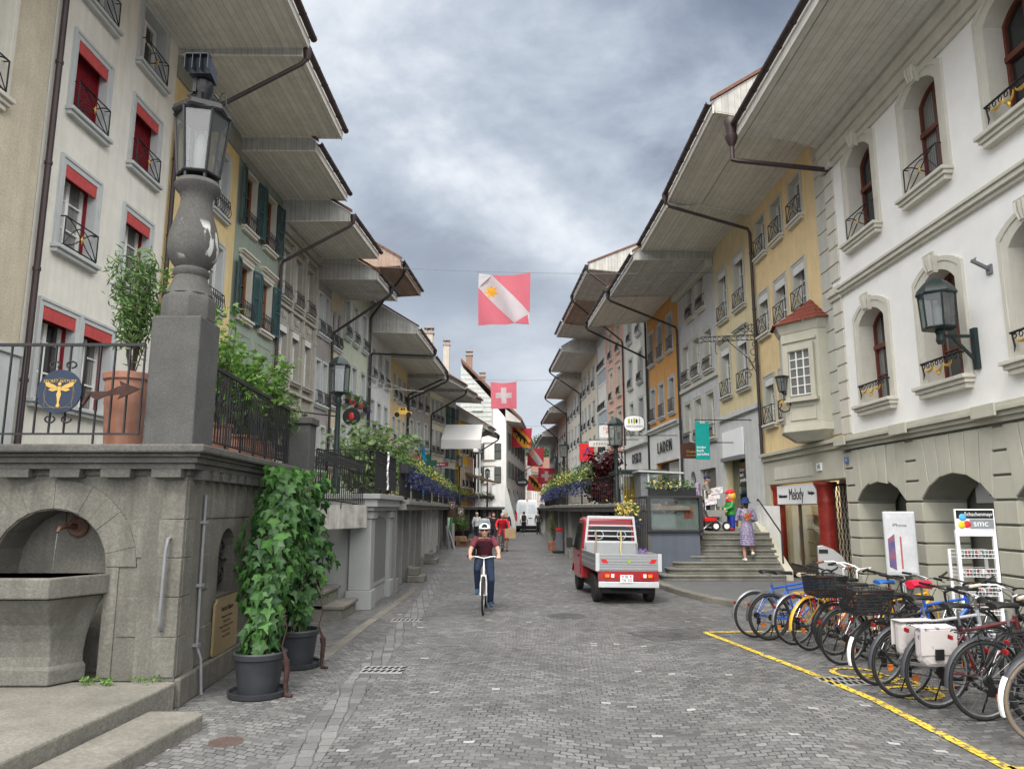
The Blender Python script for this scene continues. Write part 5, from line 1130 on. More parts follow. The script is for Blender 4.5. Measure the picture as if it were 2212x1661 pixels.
MB().box(0,1.28,0,1.6,0,1.3).build('base',BLU,t,bev=.01); m=MB(); m.box(-.03,1.33,-.1,1.6,1.3,1.36); m.box(-.03,.06,-.1,.12,1.36,2.2); m.box(1.27,1.36,-.1,.12,1.2,2.2); m.box(-.03,1.36,-.1,1.6,2.2,2.26); m.box(1.3,1.36,.12,1.6,1.1,2.2); m.build('frame',flat('case_frame',(.035,.032,.035),.5),t,bev=.006)
MB().box(.06,1.27,.06,.1,1.36,2.2).build('back_panel',flat('case_grey_felt',(.20,.215,.205),.9,var=.08),t); MB().box(.06,1.27,-.06,-.055,1.36,2.2).build('glass',SHOPG,t)
MB().box(.14,.76,.05,.058,1.78,2.12).build('poster',photo([(.02,.02,.02),(.06,.04,.03),(.35,.18,.12),(.55,.38,.28)],'food_photo'),t); MB().box(.90,1.14,.05,.058,1.66,2.0).build('poster',photo([(.05,.01,.01),(.25,.05,.02),(.45,.2,.1)],'red_photo'),t)
# curved steps
m_label='curved stone steps spreading from the pavement up to the book shop'
st=thing('entrance_steps',m_label,'steps',(0,0,0))
for i in range(8):
    f=19.42+.27*i; xl=3.85+.21*i if i<4 else 5.06; xr=7.0+.04*i; z=.145*(i+1)+.1
    rr=.28; pl=[(xr,22.6),(xr,f)]
    if i<4: pl+=[(xl+rr*1.5-rr*1.5*math.sin(a),f+rr-rr*math.cos(a)) for a in [k*math.pi/12 for k in range(7)]]+[(xl,22.6)]
    else: pl+=[(xl,f),(xl,22.6)]
    s=MB(); s.prism(pl,lambda u,v,w:(u,v,w),z-.05,z); p2=[(u+(.03 if u<xr-.01 else 0),v+.03) for u,v in pl]; s.prism(p2,lambda u,v,w:(u,v,w),z-.145,z-.0505); s.build('step',mk('step_granite',(.20,.195,.17),.9,.25,2,.4,60,streak=.4,scol=(.08,.085,.06),fine=.3) if i==0 else bpy.data.materials['step_granite'],st,bev=.012)
MB().box(4.8,8,22.58,28.2,1.1,1.262).build('landing',bpy.data.materials['step_granite'],st)
MB().hexa([(7.0,19.5,0),(7.2,19.5,0),(7.5,22.6,0),(7.28,22.6,0),(7.0,19.5,.35),(7.2,19.5,.35),(7.5,22.6,1.55),(7.28,22.6,1.55)]).build('stringer',GRS,st)
MB().tube([(7.1,19.9,.4),(7.1,19.9,1.25),(7.12,20.0,1.3),(7.35,22.4,2.2),(7.36,22.5,2.15)],.022,7).build('handrail',IRON,st,smooth=60)
MB().box(7.35,7.95,22.3,22.6,0,2.0).build('side_pier',WS,st)
# kerbed pavement on the right
pv=[(3.62,19.6),(3.55,19.25),(3.62,18.2),(3.78,17.0),(4.0,16.0),(4.4,15.0),(5.2,14.1),(6.6,13.6),(8.1,13.5),(8.1,20.3),(3.7,20.3)]
struct(MB().prism(pv,lambda u,v,w:(u,v,w),-.05,.10).build('pavement',ASPH)); 
kb=MB(); k=pv[1:9]; n=len(k)
for i in range(n-1):
    (a,b),(c,d_)=k[i],k[i+1]; q=Vector((c-a,d_-b)).normalized(); nx,ny=q.y*-1,q.x
    (a2,b2),(c2,d2)=(a-nx*-.0,b),(c,d_)
q_=[Vector(p) for p in k]; ins=[]
for i,p in enumerate(q_):
    tq=(q_[min(i+1,n-1)]-q_[max(i-1,0)]).normalized(); ins.append(p+Vector((-tq.y,tq.x))*.24*(-1 if False else 1))
for i in range(n-1):
    a,b,c,d_=q_[i],q_[i+1],ins[i+1],ins[i]; o_=[a-(d_-a)*.05,b-(c-b)*.05]
    kb.hexa([(o_[0].x,o_[0].y,-.03),(o_[1].x,o_[1].y,-.03),(c.x,c.y,-.03),(d_.x,d_.y,-.03),(o_[0].x,o_[0].y,.115),(o_[1].x,o_[1].y,.115),(c.x,c.y,.115),(d_.x,d_.y,.115)])
struct(kb.build('kerb',STEPM,bev=.012))
# arcade threshold slab
struct(MB().box(8.05,11.2,3.6,17.7,-.05,.12).build('arcade_floor',STEPM))
# road markings, gutter strip and ironwork
def strip(name,pts,w,z,mat):
    P=[Vector(p) for p in pts]; m=MB(); V=[]
    for i,p in enumerate(P):
        q=(P[min(i+1,len(P)-1)]-P[max(i-1,0)]).normalized(); nn=Vector((-q.y,q.x))*w/2; V+=[(p.x+nn.x,p.y+nn.y,z),(p.x-nn.x,p.y-nn.y,z)]
    return m.add(V,[(2*i,2*i+1,2*i+3,2*i+2) for i in range(len(P)-1)]).build(name,mat)
struct(strip('gutter_strip',[(-1.55,3.5),(-1.62,6),(-1.7,8.5),(-1.75,11),(-1.78,14),(-1.9,17),(-2.15,22),(-2.35,28),(-2.6,36)],.32,.004,GUT))
struct(strip('footway_edge',[(-2.45,9.9),(-2.45,12.6),(-2.4,14.6),(-2.35,17.4),(-2.4,19)],.16,.0045,STEPM))
for nm,p in (('yellow_line',[(3.02,12.03),(3.30,10.4),(3.50,9.2),(3.66,7.9),(3.69,5.9),(3.66,3.5)]),('yellow_line',[(3.0,12.08),(4.4,12.15),(5.4,12.2)]),('yellow_line',[(3.7,5.9),(4.6,5.82),(6,5.75)])): tag(strip(nm,p,.10,.008,YEL),{0:'long worn yellow line bounding the bicycle parking along the road',1:'short yellow line closing the far end of the bicycle parking',2:'short yellow line at the near end of the bicycle parking'}[len([o for o in bpy.data.objects if o.name.startswith('yellow_line')])-1],'road marking')
m=MB()
def ringp(cx,cy,r,w):
    V=[]
    for i in range(24): a=i*math.pi/12; V+=[(cx+r*math.cos(a),cy+r*math.sin(a),.009),(cx+(r-w)*math.cos(a),cy+(r-w)*math.sin(a),.009)]
    m.add(V,[(2*i,2*i+1,(2*i+3)%48,(2*i+2)%48) for i in range(24)])
def seg(a,b,w=.07):
    a,b=Vector(a),Vector(b); q=(b-a).normalized(); nn=Vector((-q.y,q.x))*w/2; m.add([(a.x+nn.x,a.y+nn.y,.009),(a.x-nn.x,a.y-nn.y,.009),(b.x-nn.x,b.y-nn.y,.009),(b.x+nn.x,b.y+nn.y,.009)],[(0,1,2,3)])
ringp(4.05,9.15,.3,.07); ringp(4.2,8.2,.3,.07); seg((4.05,9.15),(4.45,8.95)); seg((4.45,8.95),(4.5,8.4)); seg((4.5,8.4),(4.2,8.2)); seg((4.05,9.15),(4.2,8.65)); seg((4.2,8.65),(4.5,8.45)); seg((4.2,8.65),(4.45,8.95)); seg((4.5,8.4),(4.7,8.3)); seg((4.45,8.95),(4.6,9.0))
tag(m.build('bicycle_marking',YEL),'yellow painted bicycle symbol on the setts under the parked bicycles','road marking')
GRT=flat('cast_iron',(.09,.09,.092),.5,metal=.3,var=.3)
def grate(x,y,w,h,label,rz=0,lat=True):
    t=thing('drain_grate',label,'drain',(x,y,0),rz); MB().box(-w/2,w/2,-h/2,h/2,-.02,.006).build('frame',flat('grate_light',(.30,.30,.29),.6,metal=.2),t); m=MB()
    n=7
    for i in range(n):
        for s in (-1,1): xx=-w/2+w*(i+.5)/n; m.hexa([(xx-.022,s*h*.22-h*.16,.004),(xx+.022,s*h*.22-h*.16,.004),(xx+.05,s*h*.22+h*.16,.004),(xx+.006,s*h*.22+h*.16,.004),(xx-.022,s*h*.22-h*.16,.0085),(xx+.022,s*h*.22-h*.16,.0085),(xx+.05,s*h*.22+h*.16,.0085),(xx+.006,s*h*.22+h*.16,.0085)])
    m.build('slots',BLACK,t)
grate(-1.55,9.35,.5,.4,'pale drain grate with wavy slots on the gutter line, nearer one'); grate(-1.83,13.4,.52,.4,'pale drain grate on the gutter line, farther one near the arcade'); grate(3.72,8.75,.5,.42,'dark drain grate beside the yellow line',R(6))
def manhole(x,y,r,label,mat=GRT):
    t=thing('manhole_cover',label,'manhole cover',(x,y,0)); MB().lathe([(r,-.02),(r,.005)],n=36).build('rim',mat,t); m=MB()
    for i in range(9):
        yy=-r*.8+r*1.6*i/8; xx=math.sqrt(max(0,(r*.86)**2-yy*yy)); m.box(-xx,xx,yy-r*.05,yy+r*.05,.004,.009)
    m.build('ribs',mat,t)
manhole(-2.37,6.55,.14,'small rusty round valve cover by the lower stone step',mk('rusty_iron',(.085,.06,.052),.8,.2,12)); manhole(.98,13.9,.36,'round ribbed manhole cover in front of the pickup')
t=thing('service_cover','large rectangular cobbled service cover right of the road centre','manhole cover',(2.55,11.9,0),R(20)); m=MB(); m.box(-.62,.62,-.4,.4,-.02,.005); m.build('tray',cobblemat('cover_setts',rot=R(20),bw=.13,rh=.1,arc=0,white=False,lo=.06,hi=.11),t); m=MB()
for a,b,c,d_ in ((-.65,.65,-.43,-.4),(-.65,.65,.4,.43),(-.65,-.62,-.4,.4),(.62,.65,-.4,.4)): m.box(a,b,c,d_,-.02,.007)
m.build('frame',GRT,t)
# ------------------------------------------------------------------ plants
IVY=leafmat('ivy_leaf',(.012,.045,.012),(.05,.125,.03),.25); IVYL=leafmat('ivy_leaf_fresh',(.035,.11,.02),(.08,.2,.04),.35)
SHR=leafmat('shrub_leaf',(.05,.14,.025),(.17,.30,.06),.4); FIG=leafmat('fig_leaf',(.09,.17,.05),(.27,.36,.16),.4); BAMB=leafmat('bamboo_leaf',(.045,.12,.025),(.15,.25,.07),.35)
MAPLE=leafmat('maple_leaf',(.035,.006,.010),(.10,.018,.025),.35); GRN2=leafmat('bedding_leaf',(.03,.09,.02),(.13,.22,.06),.3)
BLUEF=leafmat('blue_flower',(.018,.02,.075),(.075,.08,.22),.2); YELF=leafmat('yellow_flower',(.62,.45,.06),(.75,.66,.25),.3); TWIG=flat('twig_bark',(.07,.055,.04),.9,var=.25)
FOREST=leafmat('forest_leaf',(.02,.05,.018),(.06,.10,.04),.1)
def lobed(m,c,s,d,q):
    """three lobed, folded leaf: d outward normal, q direction of the tip"""
    w=d.cross(q).normalized(); f=d*s*.10
    P=[c-q*s*.38,c+w*s*.22-q*s*.42+f,c+w*s*.5-q*s*.02+f*1.4,c+w*s*.20+q*s*.06+f*.3,c+q*s*.6-f,c-w*s*.20+q*s*.06+f*.3,c-w*s*.5-q*s*.02+f*1.4,c-w*s*.22-q*s*.42+f]
    m.add(P+[c+q*s*.02],[(0,1,2,8),(2,3,8),(3,4,8),(4,5,8),(5,6,8),(6,7,0,8)])
def rv(): 
    return Vector((random.gauss(0,1),random.gauss(0,1),random.gauss(0,1))).normalized()
def potted_vine(label,x,y,seedk,lean,hgt,r0,leafn,spread):
    random.seed(seedk); t=thing('potted_vine',label,'potted plant',(x,y,0))
    m=MB(); m.lathe([(.27,.0),(.30,.012),(.31,.06),(.285,.062),(.27,.03)],n=28); m.build('saucer',flat('anthracite_plastic',(.028,.03,.034),.45,var=.15),t,smooth=40)
    m=MB(); m.lathe([(.20,.03),(.225,.2),(.245,.36),(.25,.37),(.268,.38),(.275,.43),(.262,.445),(.245,.44),(.235,.40)],n=32); m.build('pot',MATS['anthracite_plastic'],t,smooth=35)
    m=MB(); m.lathe([(0,.405),(.235,.4)],n=20); m.build('soil',SOIL,t)
    st=MB()
    ax=[Vector((lean[0]*k**1.6,lean[1]*k**1.4,.4+hgt*k)) for k in [i/9 for i in range(10)]]
    for j in range(6):
        a=j*1.05; st.tube([p+Vector((math.cos(a+k*.8)*.07,math.sin(a+k*.8)*.07,0)) for k,p in enumerate(ax)],.011,5)
    st.build('stem',TWIG,t); f=MB(); f2=MB()
    for i in range(leafn):
        k=random.random()**.85; kk=k*9; a=ax[int(min(kk,8))].lerp(ax[min(int(kk)+1,9)],kk-int(min(kk,8))); 
        rad=spread(k)*(random.random()**.45)*(.82+.3*math.sin(k*9+seedk)+random.uniform(-.1,.2))
        th=random.uniform(0,6.283); o=Vector((math.cos(th),math.sin(th),0)); c=a+o*rad+Vector((0,0,random.uniform(-.1,.1)))
        d=(o*1.0+Vector((0,0,.45))+rv()*.45).normalized(); q=(Vector((0,0,-1))+rv()*.4+o*.2); q=(q-d*q.dot(d)).normalized()
        lobed(f2 if (random.random()<.16 or k>.95) else f,c,random.uniform(.075,.185),d,q)
    f.build('foliage',IVY,t,norm=False); f2.build('young_foliage',IVYL,t,norm=False)['kind']='stuff'; return t
potted_vine('big leafy climbing plant in the nearer dark pot against the fountain wall',-2.64,8.12,3,(-.35,1.6),1.95,.2,900,lambda k:.27 if k<.2 else (.37 if k<.75 else .45))
potted_vine('leafy climbing plant in a dark pot farther along the fountain wall, trailing bare stems',-2.66,9.55,4,(-.25,1.0),1.9,.2,720,lambda k:.24 if k<.2 else (.36 if k<.75 else .44))
potted=[]
random.seed(11)
# hanging top growth over the coping
t=thing('climbing_plant','fresh green creeper spilling over the coping above the potted vines','creeper',onside(3.5,.02,2.3)); f=MB()
for i in range(230):
    c=Vector((random.uniform(-.1,.35),random.uniform(-1.0,1.0),random.uniform(-.45,.2)));d=(Vector((.7,-.4,.6))+rv()*.5).normalized(); q=Vector((.2,0,-1))+rv()*.4; q=(q-d*q.dot(d)).normalized(); lobed(f,c,random.uniform(.09,.16),d,q)
f.build('foliage',IVYL,t,norm=False); MB().tube([(0,-.9,.0),(.1,-.3,.1),(.08,.4,.08),(0,1,0)],.012,5).build('stem',TWIG,t)
# small rusty figures holding the stems
for (x,y,l) in ((-2.33,8.05,'small rusty iron leg shaped stand beside the near plant pot'),(-2.30,9.42,'small rusty iron leg shaped stand beside the far plant pot')):
    t=thing('iron_stand',l,'ornament',(x,y,0)); m=MB(); m.tube([(.07,-.03,.015),(0,0,.02),(-.01,.01,.07),(-.005,.0,.16),(0,.01,.27),(-.01,0,.36)],[.018,.028,.018,.026,.03,.034],8); m.build('leg',RUST,t,smooth=50); MB().tube([(-.01,0,.36),(-.06,-.01,.5),(-.02,0,.68),(-.06,0,.82)],[.022,.007,.006,.005],6).build('stem',RUST,t)
def branch_plant(name,label,cat,loc,h,spread,nb,nl,ls,lm,kind='leaf',trunk=.02,pot=None,seedk=1,drop=.0,z0=0,zmin=.35,tw=TWIG):
    random.seed(seedk); t=thing(name,label,cat,loc); b=MB(); f=MB()
    if pot:
        pr,ph=pot; p=MB(); p.lathe([(pr*.74,0),(pr*.8,.02),(pr*.93,ph*.62),(pr*.95,ph*.63),(pr*.97,ph*.9),(pr*1.06,ph*.92),(pr*1.08,ph*.99),(pr*.98,ph),(pr*.93,ph*.94)],n=26); p.build('pot',TERRA,t,smooth=35); z0=ph*.92; s=MB(); s.lathe([(0,z0),(pr*.94,z0-.01)],n=16); s.build('soil',SOIL,t)
    tips=[]
    for i in range(nb):
        a=random.uniform(0,6.283); e=random.uniform(.3,1); top=Vector((math.cos(a)*spread*random.uniform(.25,1),math.sin(a)*spread*random.uniform(.25,1),z0+h*random.uniform(zmin,1)))
        base=Vector((math.cos(a)*trunk*1.5,math.sin(a)*trunk*1.5,z0)); mid=base.lerp(top,.5)+Vector((0,0,h*.12))+rv()*spread*.12
        b.tube([base,mid,top],[trunk,trunk*.6,trunk*.2],5); tips+=[(base,mid,top)]
    for i in range(nl):
        bs,md,tp=random.choice(tips); k=random.random()**.7; c=(bs.lerp(md,k*2) if k<.5 else md.lerp(tp,k*2-1))
        if k<.25: continue
        off=rv()*ls*random.uniform(.3,2.2); c=c+off+Vector((0,0,-drop*random.random()))
        if kind=='lobed':
            d=(rv()*.6+Vector((0,0,.9))+off.normalized()*.4).normalized(); q=rv(); q=(q-d*q.dot(d)).normalized(); lobed(f,c,ls*random.uniform(.7,1.25),d,q)
        elif kind=='blade':
            q=(rv()+Vector((0,0,-.25))).normalized(); d=q.orthogonal().normalized(); leaf(f,c,ls*random.uniform(.8,1.4),up=q,n=d,wid=.16)
        else: leaf(f,c,ls*random.uniform(.7,1.3))
    b.build('stem',tw,t); f.build('foliage',lm,t,norm=False); return t
branch_plant('potted_bamboo','bamboo growing tall from a big ribbed terracotta pot behind the iron railing','potted plant',(-4.36,8.35,2.46),1.55,.34,22,1900,.085,BAMB,'blade',.008,(.27,.96),5,zmin=.5)
branch_plant('potted_shrub','leafy shrub in a terracotta pot right behind the lamp pillar','potted plant',(-3.8,9.3,2.46),1.3,.5,14,800,.09,SHR,'leaf',.012,(.26,.5),6)
branch_plant('potted_shrub','spreading light green shrub in a wide terracotta pot, middle of the railing','potted plant',(-3.95,10.6,2.46),1.5,.75,20,1100,.115,SHR,'lobed',.014,(.28,.48),7)
branch_plant('potted_shrub','bushy light green shrub in a terracotta pot, third along the railing','potted plant',(-4.0,11.6,2.46),1.6,.8,20,1100,.115,SHR,'lobed',.014,(.27,.48),17)
branch_plant('potted_shrub','dense fern like shrub in a terracotta pot near the end of the railing','potted plant',(-4.25,12.2,2.46),1.05,.8,24,2600,.10,SHR,'blade',.012,(.25,.42),8)
branch_plant('climbing_plant','wispy creeper climbing up behind the stone vase','creeper',(-4.3,8.9,3.6),1.9,.35,5,130,.085,SHR,'lobed',.007,None,9,zmin=.4)
branch_plant('climbing_plant','thin creeper shoots beside the right edge of the lamp pillar','creeper',(-3.55,9.0,3.3),1.35,.4,8,230,.085,SHR,'lobed',.007,None,10,zmin=.3)
branch_plant('potted_shrub','airy small leaved shrub by the stone post','potted plant',(-4.5,12.7,2.46),1.2,.55,12,480,.05,leafmat('grey_leaf',(.10,.14,.07),(.26,.30,.18),.3),'leaf',.010,(.2,.36),12)
branch_plant('fig_tree','wide fig tree with big lobed leaves on the terrace behind the street lamp','tree',(-3.75,19.4,2.08),2.15,1.35,26,1500,.20,FIG,'lobed',.045,None,13,zmin=.35,tw=flat('fig_bark',(.13,.12,.105),.9,var=.2))
branch_plant('fig_tree','second fig tree with pale green leaves farther along the left terrace','tree',(-4.0,22.6,2.08),2.2,1.5,22,1200,.20,FIG,'lobed',.04,None,14,zmin=.35,tw=MATS['fig_bark'])
branch_plant('maple_tree','dark red Japanese maple behind the flower boxes of the right terrace','tree',(3.4,28.0,2.0),2.15,.85,44,3600,.17,MAPLE,'lobed',.03,None,15,zmin=.15)
branch_plant('potted_bamboo','sparse bamboo in a square clay box at the right kerb before the van','potted plant',(1.95,35.5,.42),1.5,.4,20,650,.10,leafmat('dry_bamboo',(.08,.11,.03),(.22,.24,.10),.3),'blade',.008,None,16)
o=[o for o in bpy.data.objects if o.name.startswith('potted_bamboo')][-1]; MB().hexa([(-.24,-.24,-.42),(.24,-.24,-.42),(.24,.24,-.42),(-.24,.24,-.42),(-.29,-.29,.0),(.29,-.29,0),(.29,.29,0),(-.29,.29,0)]).build('planter',TERRA,o,bev=.02)
# weeds at the wall foot
t=thing('weeds','small green weeds in the joint at the foot of the fountain wall','weeds'); f=MB(); random.seed(21)
for (x,y,n) in ((-4.05,7.42,30),(-3.85,7.4,22),(-3.62,7.5,9),(-3.42,7.5,14),(-4.95,7.0,30),(-3.5,7.45,8)):
    for i in range(n): leaf(f,Vector((x+random.gauss(0,.05),y+random.gauss(0,.03),.25+random.uniform(.01,.07))),random.uniform(.03,.05))
tag(f.build('weeds',SHR,t,norm=False),'','x') if False else f.build('foliage',SHR,t,norm=False)
# flower boxes along both terraces
def flowerbox(label,A,B,z,seedk,group,hang=.45,up=.42,n=1,bl=1.0,rail=True,side=1):
    random.seed(seedk); A=Vector((*A,z));B=Vector((*B,z)); d=B-A; L=d.length; t=thing('flower_box',label,'flower box',A,math.atan2(d.y,d.x),group)
    MB().box(.04,L-.04,-.1,.12,-.02,.2).build('box',IRON,t)
    g=MB(); bl_=MB(); y_=MB(); den=int(L*150*n)
    for i in range(den): 
        x=random.uniform(0,L); h=.5+.5*math.sin(x*2.1+seedk)
        leaf(g,Vector((x,random.gauss(0,.15),.15+random.random()*up*(.5+.7*h)-(random.random()<.3)*random.random()*hang)),random.uniform(.06,.11))
    for i in range(int(den*.55*bl)):
        x=random.uniform(0,L); leaf(bl_,Vector((x,side*-.16+random.gauss(0,.08),.12-random.random()**1.2*hang+random.gauss(0,.05))),random.uniform(.05,.085))
    for i in range(int(den*.20)):
        x=random.uniform(0,L); 
        if math.sin(x*1.7+seedk*2)>-.25: leaf(y_,Vector((x,side*-.12+random.gauss(0,.12),.16+random.random()*up*.75)),random.uniform(.06,.10))
    g.build('foliage',GRN2,t,norm=False)
    for q_,n_,m_ in ((bl_,'blue_blossom',BLUEF),(y_,'yellow_blossom',YELF)):
        if q_.v: q_.build(n_,m_,t,norm=False)['kind']='stuff'
def along(P,k0,k1): return [P[i] for i in range(k0,k1)]
FG='flower boxes along the left terrace railing'
LL=['flower box with blue and yellow flowers nearest on the left terrace, beside the black railing','second flower box on the left terrace, with the brightest yellow flowers, below the blue parasol','third flower box on the left terrace over the blue door','fourth flower box on the left terrace over the parking signs','fifth flower box on the left terrace before the white awning','sixth flower box on the left terrace under the lamp','seventh flower box of the left terrace before the gabled house','flower box close to the gabled house, third from the end','flower box below the gabled house, second from the end','very last flower box of the left terrace']
for i in range(10):
    a,b=LT[i],LT[i+1]; sft=.14; a=(a[0]+sft,a[1]+.3); b=(b[0]+sft,b[1]-.2)
    flowerbox(LL[i],a,b,2.78,30+i,FG,n=(1.0 if i<3 else .7)); 
    railing('iron_railing','plain black iron railing carrying the '+('nearest','second','third','fourth','fifth','sixth','seventh','eighth','ninth','tenth')[i]+' flower box of the left terrace',(a[0]-.1,a[1]),(b[0]-.1,b[1]),2.1,.9,int((b[1]-a[1])*5),.010)
RLAB=['flower box with blue and yellow flowers in front of the red maple','flower box on the right terrace left of the red maple, bright yellow on top','flower box on the right terrace below the black parasol','flower box on the right terrace far behind the parasol','last flower box on the right terrace']
for i in range(5):
    a,b=RT[i+1],RT[i+2]; a=(a[0]-.16,a[1]+.2); b=(b[0]-.16,b[1]-.2)
    flowerbox(RLAB[i],b,a,2.72,50+i,'flower boxes along the right terrace railing',n=(1.1,1,.8,.6,.5)[i],up=.55 if i<2 else .42)
    railing('iron_railing','plain black iron railing carrying the '+('nearest','second','third','fourth','fifth')[i]+' flower box of the right terrace',(a[0]+.1,a[1]),(b[0]+.1,b[1]),2.0,.9,int((b[1]-a[1])*5),.010)
railing('iron_railing','black iron railing between the display case and the first flower box',(3.2,20.2),(2.75,24.6),2.0,.9,16,.009)
railing('iron_railing','tall black iron railing at street level beside the blue grey block',(3.1,20.0),(3.62,20.2),.75,1.45,11,.010)
branch_plant('flower_basket','round hanging basket of yellow pansies and blue flowers over the pickup','flower basket',(3.0,19.75,1.55),.5,.34,16,420,.07,GRN2,'leaf',.006,None,60)
o=[o for o in bpy.data.objects if o.name.startswith('flower_basket')][-1]; random.seed(61); f=MB(); f2=MB()
for i in range(120): leaf(f,Vector((random.gauss(-.05,.15),-.2+random.gauss(0,.1),.35+random.gauss(0,.12))),.085)
for i in range(170): leaf(f2,Vector((random.gauss(.05,.17),-.2+random.gauss(0,.1),.0+random.gauss(0,.14))),.07)
f.build('yellow_blossom',YELF,o,norm=False)['kind']='stuff'; f2.build('blue_blossom',BLUEF,o,norm=False)['kind']='stuff'; MB().lathe([(.05,-.1),(.2,.05),(.24,.2),(.2,.2)],n=14).build('basket',IRON,o)
flowerbox('low box of white and pale green flowers on top of the display case',(3.7,20.45),(5.05,20.45),2.28,70,None,hang=.12,up=.3,bl=0)
# potted plants at the left kerb, far
for i,(x,y,s) in enumerate(((-2.95,40.5,1.0),(-2.75,42.5,1.1))):
    t=branch_plant('potted_shrub',('dark planter with bushy green plant by the parking signs','second dark planter with bushy green plant behind the cyclist')[i],'potted plant',(x,y,.75),.8,.5,14,420,.12,GRN2,'leaf',.012,None,80+i); MB().lathe([(.26,-.75),(.36,-.02),(.38,0),(.34,0)],n=14).build('pot',BLACK,t,smooth=40)
# wooded hill far behind
hm=MB()
def hz(x,y): return 40*math.exp(-((x-60)/120)**2)*max(0,min(1,(y-330)/110))+ (4*math.sin(x*.045))
hm.grid(lambda u,v:(-260+u*700,330+v*250,hz(-260+u*700,330+v*250)*(1) -1.2),40,14); struct(hm.build('hill',flat('hill_ground',(.04,.06,.03),.95),smooth=60))
random.seed(90); f=MB()
for i in range(420):
    x=random.uniform(0,130); y=random.uniform(370,470); z=hz(x,y)+random.uniform(1,6); s=random.uniform(2.5,5)
    for k in range(26): c=Vector((x,y,z))+rv()*s*random.uniform(.5,1); leaf(f,c,random.uniform(1.2,2.2))
tag(f.build('forest',FOREST,norm=False),'hazy green wood covering the hill behind the rooftops','wood',kind='stuff')
# ------------------------------------------------------------------ bicycles
def arcstrip(m,c,r,a0,a1,w,n=16,th=.004):
    V=[]
    for i in range(n+1):
        a=a0+(a1-a0)*i/n; x=c[0]+r*math.cos(a); z=c[1]+r*math.sin(a); x2=c[0]+(r-th-.008)*math.cos(a); z2=c[1]+(r-th-.008)*math.sin(a)
        V+=[(x2,-w/2,z2),(x,-w*.3,z),(x,w*.3,z),(x2,w/2,z2)]
    m.add(V,[(4*i+j,4*i+j+1,4*i+j+5,4*i+j+4) for i in range(n) for j in range(3)])
PAINT={}
def paint(c,metal=0.0):
    k=tuple(c)
    if k not in PAINT: PAINT[k]=mk('cycle_paint',c,.32,.06,4,spec=.5,coat=.4)
    return PAINT[k]
SILV=flat('silver_fender',(.25,.26,.27),.35,metal=.6); SADB=flat('black_saddle',(.014,.014,.014),.55); SADBR=flat('brown_leather',(.16,.055,.03),.5,var=.2); SADC=flat('cream_saddle',(.50,.43,.33),.6); ORNG=flat('orange_reflector',(.75,.2,.02),.3); TANT=flat('tan_tyre',(.17,.135,.10),.8)
